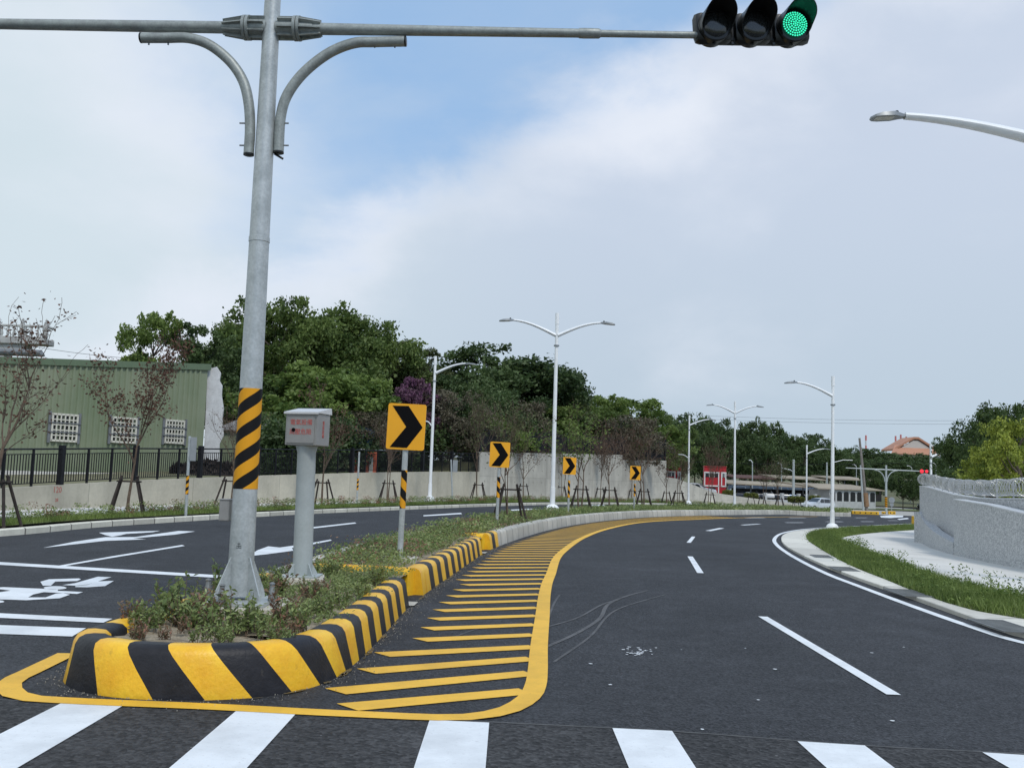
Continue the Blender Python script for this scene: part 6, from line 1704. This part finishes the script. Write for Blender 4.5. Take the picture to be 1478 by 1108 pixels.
# cars
def car(label, loc, rz, paintm, s=1., detail=True, group=None):
    t = thing('parked_car', label, 'car', loc, rz, group); t.scale = (s, s, s)
    # side outline (x forward = -), built nose at -x
    st = [(-2.05, .38, .62, .62), (-1.95, .30, .80, .76), (-1.2, .24, .92, .84), (-.75, .22, 1.02, .86), (-.1, .22, 1.46, .70), (.6, .22, 1.52, .68), (1.35, .22, 1.46, .68), (1.85, .26, 1.15, .74), (2.05, .36, .95, .72)]
    def shell(sections):
        vs = []; 
        for x, zb, zt, hw in sections:
            wm = .84
            belt = min(zt, .92)
            vs += [(x, -wm * .93, zb), (x, -wm, (zb + belt) / 2), (x, -wm * .96, belt), (x, -hw, zt), (x, 0, zt + .03), (x, hw, zt), (x, wm * .96, belt), (x, wm, (zb + belt) / 2), (x, wm * .93, zb)]
        return vs
    mb = MB(); vs = shell(st); n = 9; k = len(st); mb.add(vs, [(i * n + j, i * n + (j + 1) % n, (i + 1) * n + (j + 1) % n, (i + 1) * n + j) for i in range(k - 1) for j in range(n)] + [tuple(range(n)), tuple((k - 1) * n + j for j in range(n - 1, -1, -1))])
    mb.build('body', paintm, t, smooth=32, fix=True)
    g_ = MB()
    g_.add([(-.80, -.70, 1.01), (-.80, .70, 1.01), (-.16, .64, 1.45), (-.16, -.64, 1.45)], [(0, 1, 2, 3)])
    for v in range(4): g_.v[v] = (g_.v[v][0] - .03, g_.v[v][1], g_.v[v][2] + .02)
    g_.build('windscreen', M['glass'], t)
    for sy in (-1, 1):
        for x0, x1 in ((-.55, .25), (.33, 1.15), (1.22, 1.6)):
            m_ = MB(); tz_ = lambda x: 1.40 if x > -.1 else 1.08 + (x + .55) * .7
            m_.add([(x0, sy * .835, .95), (x1, sy * .835, .95), (x1 - (.06 if x1 > 1.3 else 0), sy * .735, 1.40), (max(x0, x0 if x0 > -.2 else -.12), sy * .735, 1.40)], [(0, 1, 2, 3)]); m_.build('side_window', M['glass'], t)
    for sx in (-1.32, 1.32):
        for sy in (-1, 1):
            wh = thing('wheel', None, None); wh.parent = t; wh.location = (sx, sy * .76, .32); q = Matrix.Rotation(R(90), 3, 'X')
            m_ = MB(); m_.lathe([(.20, -.10), (.30, -.10), (.32, -.06), (.32, .06), (.30, .10), (.20, .10)], 20, mat=q); m_.build('tyre', M['rubber'], wh, smooth=30)
            if detail: m_ = MB(); m_.lathe([(.195, -.108), (.19, -.09), (.05, -.112), (.05, .112), (.19, .09), (.195, .108)], 16, mat=q); m_.build('rim', M['galv'], wh)
    if detail:
        for sy in (-1, 1):
            m_ = MB(); m_.bbox((-1.93, sy * .60, .72), (.22, .34, .15), .04, mat=Matrix.Rotation(-sy * .35, 3, 'Z')); m_.build('headlight', M['lampwhite'], t, smooth=30)
            m_ = MB(); m_.bbox((-.62, sy * .96, .98), (.12, .18, .13), .03); m_.build('mirror', paintm, t, smooth=30)
        m_ = MB(); m_.box((-2.03, 0, .46), (.06, 1.1, .14)); m_.build('grille', M['black'], t)
        m_ = MB(); m_.box((-2.075, 0, .48), (.02, .36, .13)); m_.build('number_plate', M['wtrim'], t)
    return t
CP = {}
for nm, c in (('silver', (.62, .66, .70)), ('white', (.62, .63, .64)), ('dark', (.03, .035, .045)), ('blue', (.05, .09, .16)), ('grey', (.17, .18, .19)), ('redcar', (.25, .02, .02))):
    CP[nm] = mat('car_paint_' + nm, c, .25, .3 if nm != 'white' else 0, var=.03)
B = g(1180, 736.5, 0.02); c0 = car('light silver-blue hatchback facing left on the far road beside a white lamp post', B, R(22), CP['silver']); c0.name = 'hatchback'; c0.rotation_euler = (0, 0, R(28))
p = P(1008, 704, 116); c1 = car('white car half hidden behind the sloping wall between the two red booths', (p.x, 116, .25), R(160), CP['white'], detail=False); c1.scale = (1, 1, 1)
# car park: canopies on posts with rows of cars under them
M['canopy'] = mat('canopy_sheet', (.36, .31, .23), .8, col2=(.26, .22, .17), scale=.3, var2=.1); M['canopydark'] = mat('canopy_maroon', (.10, .05, .04), .8)
def canopy(x0, y0, x1, y1, Y0, Y1, depth, label, material=None, zb=-.9, edge=.18):
    a = P(x0, y0, Y0); b = P(x1, y1, Y1); t = thing('car_park_canopy', label, 'canopy', (a.x, a.y, zb), 0, 'long car park canopies'); d = b - a; n_ = Vector((-d.y, d.x, 0)).normalized() * depth; o_ = Vector((a.x, a.y, zb))
    mb = MB(); mb.poly([a - o_, b - o_, b + n_ + Vector((0, 0, .5)) - o_, a + n_ + Vector((0, 0, .5)) - o_], edge, (0, 0, 1)); mb.build('roof', material or M['canopy'], t, fix=True)
    k = max(3, int(d.length / 5.5))
    for i in range(k + 1):
        q = a + d * i / k; mb = MB(); mb.tube([Vector((q.x, q.y, zb)) + n_ * .15 - o_, q + n_ * .15 - o_], .09, 6); mb.build('post', M['steelgrey'], t)
canopy(1050, 698, 1165, 704, 136, 142, 6, 'long beige car park canopy, nearest of the row, right of the red booth')
canopy(1118, 690, 1200, 694, 160, 162, 6, 'beige car park canopy at the back, left of the verge lamp post')
canopy(1166, 702, 1216, 706, 142, 146, 6, 'short beige car park canopy behind the silver hatchback')
canopy(1205, 692, 1262, 694, 160, 163, 6, 'rear beige car park canopy right of the verge lamp post')
canopy(1060, 690, 1120, 692, 158, 160, 5, 'dark maroon canopy behind the nearest beige one', M['canopydark'])
cl = ['dark', 'blue', 'grey', 'dark', 'white', 'dark', 'grey', 'blue', 'dark', 'silver', 'dark', 'redcar', 'grey', 'dark', 'dark', 'grey']
CB = {}
for k in range(15):
    px = 1063 + k * 10.5; Y = 139 + k * .6; p = P(px, 716, Y); cn = cl[k % len(cl)]
    lab = '%s car parked under the canopy, number %d' % (cn, k)
    lab = 'small %s car parked nose-on under the beige canopies' % {'redcar': 'dark red', 'blue': 'dark blue', 'dark': 'black'}.get(cn, cn)
    if cn not in CB: CB[cn] = car(lab, (p.x, Y, -.25), R(84 + (k * 37) % 12), CP[cn], detail=False, group='%s cars parked under the canopies' % cn)
    else: copy_tree(CB[cn], None, lab, (p.x, Y, -.25), R(84 + (k * 37) % 12))
for k in range(16):
    px = 1058 + k * 10.2; Y = 150 + k * .5; p = P(px, 716, Y); cn = ['dark', 'grey', 'dark', 'blue'][k % 4]
    copy_tree(CB[cn], None, CB[cn]['label'], (p.x, Y, .15), R(82 + (k * 31) % 14))
M['shade'] = mat('canopy_shade', (.035, .035, .035), .9, var=.4, scale=.5)  # added dark panels, the shade beneath the canopies put into their colour
a = P(1040, 700, 163); b = P(1275, 700, 168); mb = MB(); d = b - a
for k in range(40):
    q = a.lerp(b, k / 40); mb.box((q.x - a.x, q.y - a.y, 0), (d.length / 40 * .93, .1, 2.6))
o = mb.build('shade_backing', M['shade'], loc=(a.x, a.y, 1.0)); tag(o, 'dark panels standing in for the shade at the back of the car park', 'shade backing')
# low wall with pillars in front of the car park
def pillar_wall(x0, x1, ytop, Y0, Y1, label, zb=-1.1, step=2.6, ph=.9):
    a = P(x0, ytop, Y0); b = P(x1, ytop, Y1); d = b - a; t = thing('pillar_wall', label, 'wall', (a.x, a.y, zb)); o_ = Vector((a.x, a.y, zb)); ang = Matrix.Rotation(math.atan2(d.y, d.x), 3, 'Z'); h = a.z - zb
    mb = MB(); c = (a + b) / 2 - o_; mb.box((c.x, c.y, h / 2), (d.length, .2, h), mat=ang); mb.build('panel', M['wtrim2'], t)
    k = int(d.length / step)
    for i in range(k + 1):
        q = a + d * i / k - o_; mb = MB(); mb.bbox((q.x, q.y, (h + ph) / 2), (.42, .42, h + ph), .03, mat=ang); mb.build('pillar', M['wtrim2'], t)
M['wtrim2'] = mat('grey_white_render', (.42, .43, .43), .85, var=.12, scale=1.5)
pillar_wall(1054, 1200, 719, 131, 137, 'low grey wall with pillars in front of the parked cars')
# arcade building right of it
def arcade():
    Y = 137; a = P(1197, 706, Y); b = P(1264, 706, Y + 4); zb = -1.15; d = b - a; c = (a + b) / 2; t = thing('arcade_building', 'low white building with dark arched openings and a tan roof beside the leaning pole', 'building', (c.x, c.y, zb), math.atan2(d.y, d.x)); w = d.length; h = a.z - zb
    mb = MB(); mb.bbox((0, 2, h / 2), (w, 4, h), .03); mb.build('walls', M['wtrim2'], t)
    mb = MB(); mb.poly([(-w / 2 - 2.5, -.4, h), (w / 2 + 1.5, -.4, h - .0), (w / 2 - .5, 4.4, h + .7), (-w / 2 - 1, 4.4, h + .7)], .12, (0, 0, 1)); mb.build('roof', M['canopy'], t, fix=True)
    n = 7
    for i in range(n):
        x = -w / 2 + w * (i + .5) / n; x += .0; ww = w / n * .74; z0, z1 = h * .40, h * .90; mb = MB()
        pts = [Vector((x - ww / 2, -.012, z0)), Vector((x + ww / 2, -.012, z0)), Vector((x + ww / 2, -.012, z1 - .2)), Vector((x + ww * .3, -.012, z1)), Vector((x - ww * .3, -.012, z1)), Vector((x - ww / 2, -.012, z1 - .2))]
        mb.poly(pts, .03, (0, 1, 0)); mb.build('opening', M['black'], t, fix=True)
arcade()
# hedges trimmed to boxes
M['leaf_hedge'] = leafmat('leaf_hedge', (.07, .10, .02), (.24, .25, .06))
def hedge(px, py0, py1, w, Y, label, stakes=False, dome=.3):
    p = P(px, py1, Y); h = (py1 - py0) * Y / FPX; r_ = np.random.default_rng(int(px)); n = 2600; W = w * Y / FPX; q = r_.random((n, 3)) * 2 - 1; q /= np.max(np.abs(q) ** 1.0, axis=1)[:, None] ** .85; q = q / np.linalg.norm(q, axis=1)[:, None] * .5 + q * .5; q *= np.array([W / 2, .7, h / 2]); q[:, 2] += h / 2; q += r_.normal(size=q.shape) * .05
    o = linked('trimmed_hedge', leaf_mesh('trimmed_hedge', q, .2, M['leaf_hedge'], seed=int(px)), loc=p); tag(o, label, 'hedge')
hedge(1052, 708, 716, 17, 124, 'box-trimmed yellow-green hedge between the right red booth and the lamp post')
hedge(1084, 712, 719, 18, 118, 'trimmed yellow-green hedge right of the farther double-arm lamp post')
hedge(1149, 717, 724, 22, 112, 'round trimmed yellow-green bush left of the silver hatchback')
hedge(1176, 716, 722, 14, 124, 'yellow-green hedge right behind the silver hatchback')
t = None
B_ = g(1150, 734, .15); copy_tree(SF, None, 'stake frame under the round trimmed bush left of the hatchback', B_, .2)
B_ = g(1084, 730, .15); copy_tree(SF, None, 'stake frame below the trimmed hedge right of the farther double-arm lamp', B_, -.2)
# poles
def wpole(foot, top, r0, material, label, name='utility_pole', cat='utility pole', z=None, Y=128, band=None):
    p = P(foot[0], foot[1], Y); q = P(top[0], top[1], Y); t = thing(name, label, cat, p); mb = MB(); mb.tube([(0, 0, -.5), (q - p) * .5, q - p], [r0 * 1.15, r0, r0 * .8], 10); mb.build('pole', material, t, smooth=True)
    if band: e = (q - p) * band; mb = MB(); mb.tube([(0, 0, 0), e], r0 * 1.9, 10); mb.build('pole_sleeve', M['brownwood'], t, smooth=True)
    return t, q - p
M['brownwood'] = mat('brown_boards', (.25, .15, .08), .8, var=.2); M['greywood'] = mat('weathered_pole', (.20, .18, .16), .8, var=.2)
wpole((1251, 731), (1240.5, 632), .17, M['greywood'], 'tall leaning weathered pole with a brown-boxed foot near the far junction', band=.2)
wpole((1246, 731), (1242, 671), .12, M['postgrey'], 'short pale pole leaning beside the tall weathered pole')
def mini_mast(foot, top, armL, armR, label, Y, head=False):
    p = P(foot[0], foot[1], Y); t = thing('far_traffic_signal' if head else 'steel_mast', label, 'traffic light' if head else 'mast', p); q = P(top[0], top[1], Y) - p
    mb = MB(); mb.tube([(0, 0, 0), q], [.15, .11], 10); mb.build('pole', M['postgrey'], t, smooth=True)
    l = P(armL[0], armL[1], Y) - p; r = P(armR[0], armR[1], Y) - p; c = l.lerp(r, abs(l.x) / (abs(l.x) + abs(r.x)))
    mb = MB(); mb.tube([l, c, r], [.05, .085, .05], 8); mb.build('arm', M['postgrey'], t, smooth=True)
    for sx in (-1, 1):
        pts = [c + Vector((sx * (.14 + 1.3 * (1 - math.cos(a))), 0, -1.5 + 1.42 * math.sin(a))) for a in np.linspace(0, 1.57, 9)]
        mb = MB(); mb.tube(pts, .065, 6); mb.build('brace', M['postgrey'], t, smooth=True)
    if head:
        hd = thing('signal_head', None, None); hd.parent = t; hd.location = r
        mb = MB(); mb.bbox((-.0, 0, 0), (1.15, .25, .36), .08); mb.build('housing', M['black'], hd)
        mb = MB(); mb.lathe([(.24, 0), (.22, .03), (.01, .05)], 16, c=(-.36, -.13, 0), mat=Matrix.Rotation(R(90), 3, 'X')); mb.build('lens', M['redlamp'], hd)
        hd2 = thing('signal_head', None, None); hd2.parent = t; hd2.location = r + Vector((.25, 0, .0))
        mb = MB(); mb.lathe([(.20, 0), (.18, .03), (.01, .05)], 16, c=(.0, -.14, 0), mat=Matrix.Rotation(R(90), 3, 'X')); mb.build('lens', M['redlamp'], hd2)
    return t
M['redlamp'] = emis('red_lamp', (.9, .03, .05), .7)
T_ = mini_mast((1279, 741), (1279, 671), (1221, 675), (1334, 680), 'far signal mast with two arms and a red light beyond the end of the median', 122, True)
p = Vector((0, 0, 0)); zb = (P(1279, 727, 122) - T_.location).z; mb = MB(); mb.tube([(0, 0, 0), (0, 0, 1.3)], .16, 12); mb.build('reflective_band', M['band_t'], T_, loc=(0, 0, zb - .4))
# far masts and small lamps, poles in the car park
wpole((1145, 736), (1145.5, 663), .16, M['postgrey'], 'thick pale pole in the car park left of the hatchback', Y=126)
p = P(1145, 681, 126); q = P(1128, 675, 126); mb = MB(); mb.tube([p, P(1141, 678, 126), q], .07, 6); bpy.data.objects[:][0]; o = mb.build('side_arm', M['postgrey']); o2 = [x for x in bpy.data.objects if x.get('label', '').startswith('thick pale pole in the car')][0]; o.parent = o2; o.location = -o2.location
wpole((1193.5, 715), (1193.5, 667), .13, M['postgrey'], 'pale pole with a short crossarm left of the verge lamp post', Y=150)
for px, yt, dx, Y, lab in ((1086, 664, -5, 150, 'thin far lamp pole above the maroon canopy'), (1128, 668, -5, 150, 'thin far lamp pole left of the thick pale pole'), (1236, 670, -6, 190, 'thin far lamp pole left of the leaning pole'), (1316, 672, -7, 210, 'thin far lamp pole right of the far signal mast'), (1351, 668, -6, 200, 'thin far lamp pole under the dark tree'), (1369, 673, 6, 180, 'thin far lamp pole left of the dark spreading tree'), (1203.5, 664, 27, 150, 'thin lamp arm behind the verge lamp post')):
    p = P(px, 706, Y); q = P(px, yt + 3, Y); e = P(px + dx, yt, Y); t = thing('far_street_lamp', lab, 'street lamp', (p.x, p.y, p.z - 1)); mb = MB(); o_ = t.location; mb.tube([Vector((0, 0, 0)), q - o_], .08, 6); mb.build('pole', M['postgrey'], t)
    mb = MB(); mb.tube([q - o_, (q * .5 + e * .5) - o_ + Vector((0, 0, .2)), e - o_], .06, 6); mb.build('arm', M['lampwhite'], t)
# round sign seen from behind
p = P(1287, 740, 118); t = thing('round_sign', 'round grey traffic sign seen from behind beside the far signal mast', 'road sign', p)
mb = MB(); mb.tube([(0, 0, 0), (0, 0, 1.75)], .04, 8); mb.build('post', M['galv'], t)
for z, r_0 in ((1.55, .36), (1.0, .24)): mb = MB(); mb.lathe([(r_0, 0), (r_0, .02)], 20, c=(0, -.05, z), mat=Matrix.Rotation(R(90), 3, 'X')); mb.build('disc', M['signback'], t)
# yellow end barriers
M['barrier'] = mat('barrier_yellow', (.66, .38, .02), .5, var=.1)
def barrier(px0, px1, y0, y1, Y, label, holes=False):
    a = P(px0, y1, Y); b = P(px1, y1, Y); w = (b - a).length; h = (y1 - y0) * Y / FPX; c = (a + b) / 2; t = thing('yellow_barrier', label, 'barrier', c)
    mb = MB(); mb.bbox((0, 0, h / 2), (w, .35, h), .04, ); mb.build('block', M['barrier'], t)
    n = max(2, int(w / .5)); mb = MB()
    for k in range(n): mb.box((-w / 2 + w * (k + .5) / n, -.178, h * .5), (.12 if not holes else .1, .01, h * .35))
    mb.build('mark', M['black'], t)
    return t
barrier(1229, 1268, 737.3, 742.3, 100, 'long low yellow barrier at the end of the median')
barrier(1282, 1292, 737.5, 742.5, 116, 'short yellow block right of the far signal mast foot')
barrier(1273, 1278, 738, 742.5, 116, 'short yellow and black block left of the far signal mast foot')
t = barrier(1317, 1327, 744.5, 757.5, 66, 'small yellow barrier on the verge beside the granite wall', True)
# building with orange roof, chimneys
M['orroof'] = mat('orange_roof', (.44, .22, .14), .7, var=.1, scale=.1); M['farwall'] = mat('far_wall', (.50, .47, .44), .8, var=.05)
Y = 420; a = P(1288, 662, Y); b = P(1352, 662, Y); t = thing('orange_roofed_hall', 'distant hall with an orange tiled roof and pale gable beyond the trees', 'building', ((a.x + b.x) / 2, Y, 0)); w = b.x - a.x; zr = P(1320, 650, Y).z; zg = P(1326, 633, Y).z; ze = P(1320, 657, Y).z
mb = MB(); mb.bbox((0, 8, ze / 2), (w, 16, ze), .1); mb.build('walls', M['farwall'], t)
mb = MB(); mb.poly([(-w / 2 - 1, -1, ze), (w / 2 + 1, -1, ze), (w / 2 - 1, 5, zr + 2), (-w / 2 + 3, 5, zr + 2)], .5, (0, -.5, .85)); mb.build('lower_roof', M['orroof'], t, fix=True)
gx = P(1326, 640, Y).x - t.location.x; gw = 8.5
mb = MB(); mb.poly([(gx - gw, 3, zr), (gx + gw, 3, zr), (gx + 1, 3, zg - .6), (gx - 1, 3, zg - .6)], .6, (0, 1, 0)); mb.build('gable', M['farwall'], t, fix=True)
mb = MB(); mb.poly([(gx - gw - 1.5, 2.4, zr - .3), (gx - 1, 2.4, zg), (gx + 1, 2.4, zg), (gx + gw + 1.5, 2.4, zr - .3), (gx + gw + 1.5, 2.4, zr + .6), (gx + 1, 2.4, zg + .9), (gx - 1, 2.4, zg + .9), (gx - gw - 1.5, 2.4, zr + .6)], 14, (0, 1, 0)); mb.build('upper_roof', M['orroof'], t, fix=True)
M['chimred'] = mat('chimney_red', (.55, .18, .18), .7, var=.05); M['chimwhite'] = mat('chimney_white', (.62, .62, .64), .7, var=.05)
for px, yt, lab in ((1250, 628, 'leftmost distant red and white striped chimney, apart from the others'), (1293, 629, 'wider red and white chimney at the left of the close trio'), (1300.5, 627, 'tallest red and white chimney in the middle of the close trio'), (1308.5, 630, 'red and white chimney at the right of the close trio')):
    Y = 1500; q = P(px, yt, Y); base = P(px, 690, Y); t = thing('striped_chimney', lab, 'chimney', base, 0, 'distant striped chimneys'); H = q.z - base.z; r0 = 1.3
    for k in range(6):
        mb = MB(); z0 = H * (1 - .12 * (k + 1)); z1 = H * (1 - .12 * k) - .02; mb.tube([(0, 0, z0), (0, 0, z1)], [r0 * 1.05, r0], 10); mb.build('red_band' if k % 2 == 0 else 'white_band', M['chimred'] if k % 2 == 0 else M['chimwhite'], t)
    mb = MB(); mb.tube([(0, 0, 0), (0, 0, H * .28 - .02)], [r0 * 1.4, r0 * 1.1], 10); mb.build('shaft', M['chimwhite'], t)
# park trees on the hillside
def far_tree(px, yt, Y, wpx, zb, key, label, grp='dark park trees beyond the car park'):
    T = TR[key]; tp = P(px, yt, Y); H = tp.z - zb; W = wpx * Y / FPX; o = thing(T[0], label, 'tree', (tp.x, tp.y, zb), rz_(), grp); o.scale = (W / NAT[key], W / NAT[key], H / T[1])
    for nm, me in T[2]: linked(nm, me, o)
def zhill(y): return interp([(165, -1.), (200, .8), (240, 4.6), (300, 7.5)], y)
random.seed(5)
FT = [(985, 600, 190, 60), (1004, 597, 180, 70), (1035, 607, 185, 60), (1060, 612, 200, 60), (1078, 611, 190, 50), (1103, 603, 190, 60), (1128, 622, 195, 55), (1150, 627, 200, 60), (1175, 628, 205, 60), (1190, 640, 190, 50), (1045, 625, 175, 50), (1015, 622, 172, 50), (1090, 630, 175, 60), (1120, 640, 178, 50), (1160, 645, 182, 60), (1210, 652, 200, 50), (970, 612, 165, 55)]
LAB = ['farthest left', 'second from the left', 'third from the left', 'fourth from the left', 'fifth from the left']
for k, (px, yt, Y, w) in enumerate(FT):
    order = sorted(f[0] for f in FT).index(px) + 1
    far_tree(px, yt, Y, w, zhill(Y), 'far' if k % 2 else 'far2', 'dark park tree beyond the car park between the tall wall and the verge lamp')
FT2 = [(1215, 650, 330, 50), (1236, 644, 330, 45), (1256, 648, 320, 50), (1275, 651, 320, 50), (1298, 655, 300, 60), (1318, 656, 300, 50), (1338, 655, 290, 50), (1360, 655, 290, 60), (1226, 660, 260, 50), (1262, 662, 250, 60), (1285, 664, 230, 60), (1312, 664, 230, 60), (1345, 664, 240, 60), (1385, 660, 260, 60), (1240, 667, 200, 40), (1390, 672, 150, 60)]
for k, (px, yt, Y, w) in enumerate(FT2):
    far_tree(px, yt, Y, w * 1.1, 3 if Y > 220 else 0, 'far' if k % 2 else 'far2', 'dark distant tree beyond the far junction, right of the verge lamp', 'dark distant trees beyond the far junction')
for px, yt, Y, w, lab in ((1262, 672, 145, 38, 'dark flat-topped tree left of the far signal mast'), (1303, 674, 142, 42, 'dark flat-topped tree right of the far signal mast'), (1318, 690, 150, 34, 'rounded green bushy tree right of the far signal mast')):
    far_tree(px, yt, Y, w, -1.2, 'far', lab, 'trees at the far junction')
M['verge_far'] = mat('far_verge', (.13, .16, .06), .95, var=.2, scale=.3)
mb = MB(); vs = []
for y in (136, 142, 149): 
    for x in (46, 60, 80, 130): vs.append((x + (y - 136) * .5, y, tz(x, y) + .12))
mb.add(vs, [(j * 4 + i, j * 4 + i + 1, (j + 1) * 4 + i + 1, (j + 1) * 4 + i) for j in range(2) for i in range(3)]); struct('far_verge', mb, M['verge_far'])
# pale domed tent roofs behind the junction trees
for px, w, lab in ((1329, 30, 'white tensile tent roof beyond the far junction'),):
    Y = 170; p = P(px, 706, Y); W = w * Y / FPX; h = P(px, 699, Y).z - p.z; t = thing('tent_roof', lab, 'tent', (p.x, p.y, p.z)); mb = MB(); vs = []; n = 16
    for i in range(n + 1):
        u = i / n; z = h * (math.sin(math.pi * u) ** .6) * (.8 + .2 * math.cos(u * 25))
        for v in (0, .5, 1): vs.append((-W / 2 + W * u, v * 6, z * (1 - .5 * abs(v - .5)) ))
    mb.add(vs, [(i * 3 + j, (i + 1) * 3 + j, (i + 1) * 3 + j + 1, i * 3 + j + 1) for i in range(n) for j in range(2)]); mb.build('fabric', M['wtrim'], t, smooth=60)
    for x in (-W / 2, 0, W / 2): mb = MB(); mb.tube([(x, 0, -2.4), (x, 0, .05)], .08, 6); mb.build('post', M['steelgrey'], t)
# overhead wires
def wire(a, b, sag, label, r_=.015):
    mb = MB(); n = 24; mb.tube([a.lerp(b, i / n) - Vector((0, 0, sag * 4 * (i / n) * (1 - i / n))) - a for i in range(n + 1)], r_, 4); o = mb.build('overhead_wire', M['darkmetal'], loc=a); tag(o, label, 'wire')
wire(P(930, 596, 150), P(1560, 605, 150), .6, 'upper thin overhead wire crossing the sky at the right')
wire(P(930, 601, 152), P(1560, 610, 152), .6, 'lower thin overhead wire crossing the sky at the right')
wire(P(30, 497, 70), P(240, 520, 80), .2, 'thin overhead wire between the terrace and the trees at the left')
wire(P(960, 664, 148), P(1300, 668, 148), .4, 'thin overhead wire over the car park', .03)
# scooter rider
def rider():
    B = g(1330, 737.5, .0); t = thing('motor_scooter', 'dark motor scooter on the far road at the left end of the granite wall', 'scooter', B, R(20))
    mb = MB(); mb.bbox((0, 0, .62), (.9, .3, .22), .08); mb.bbox((-.05, 0, .40), (.6, .26, .14), .04); mb.bbox((-.55, 0, .68), (.14, .38, .62), .06, mat=Matrix.Rotation(-.3, 3, 'Y')); mb.build('body', M['darkmetal'], t, smooth=40)
    for x in (-.62, .58): mb = MB(); mb.lathe([(.15, -.06), (.26, -.06), (.27, 0), (.26, .06), (.15, .06)], 16, c=(x, 0, .27), mat=Matrix.Rotation(R(90), 3, 'X')); mb.build('wheel', M['rubber'], t, smooth=40)
    mb = MB(); mb.tube([(-.5, -.32, 1.05), (-.5, .32, 1.05)], .02, 6); mb.build('handlebar', M['galv'], t)
    mb = MB(); mb.bbox((-.66, 0, .85), (.08, .16, .12), .03); mb.build('headlight', M['lampwhite'], t)
    # rider: one skinned figure, seated, hands on the bars
    J = {'pel': (.12, 0, .80, .15), 'che': (.06, 0, 1.12, .17), 'nec': (.02, 0, 1.36, .065), 'hd': (0, 0, 1.52, .10), 'ht': (0, 0, 1.64, .09),
         'sl': (.04, .19, 1.28, .06), 'el': (-.18, .27, 1.08, .045), 'hl': (-.45, .27, 1.06, .04), 'sr': (.04, -.19, 1.28, .06), 'er': (-.18, -.27, 1.08, .045), 'hr': (-.45, -.27, 1.06, .04),
         'ql': (.05, .11, .76, .10), 'kl': (-.34, .16, .74, .07), 'al': (-.24, .14, .36, .05), 'fl': (-.40, .14, .33, .045), 'qr': (.05, -.11, .76, .10), 'kr': (-.34, -.16, .74, .07), 'ar': (-.24, -.14, .36, .05), 'fr': (-.40, -.14, .33, .045)}
    ks = list(J); E = [('pel', 'che'), ('che', 'nec'), ('nec', 'hd'), ('hd', 'ht'), ('che', 'sl'), ('sl', 'el'), ('el', 'hl'), ('che', 'sr'), ('sr', 'er'), ('er', 'hr'), ('pel', 'ql'), ('ql', 'kl'), ('kl', 'al'), ('al', 'fl'), ('pel', 'qr'), ('qr', 'kr'), ('kr', 'ar'), ('ar', 'fr')]
    me = bpy.data.meshes.new('person'); me.from_pydata([J[k][:3] for k in ks], [(ks.index(a), ks.index(b)) for a, b in E], []); o = bpy.data.objects.new('tmp_person', me); COL.objects.link(o)
    md = o.modifiers.new('skin', 'SKIN'); sv = me.skin_vertices[0].data
    for i, k in enumerate(ks): sv[i].radius = (J[k][3], J[k][3])
    sv[0].use_root = True; o.modifiers.new('sub', 'SUBSURF').levels = 1
    dg = bpy.context.evaluated_depsgraph_get(); m2 = bpy.data.meshes.new_from_object(o.evaluated_get(dg)); bpy.data.objects.remove(o); m2.materials.clear(); m2.materials.append(M['riderc']); set_smooth(m2, 180); m2.name = 'body'
    r = thing('person', 'rider in dark clothes and white helmet seated on the far scooter', 'person', B, R(20)); linked('body', m2, r)
    mb = MB(); mb.lathe([(.13, -.07), (.145, .0), (.12, .09), (.05, .14), (.005, .145)], 14, c=(0, 0, 1.60)); mb.build('helmet', M['wtrim'], r, smooth=60)
M['riderc'] = mat('dark_clothes', (.03, .035, .045), .8)
rider()
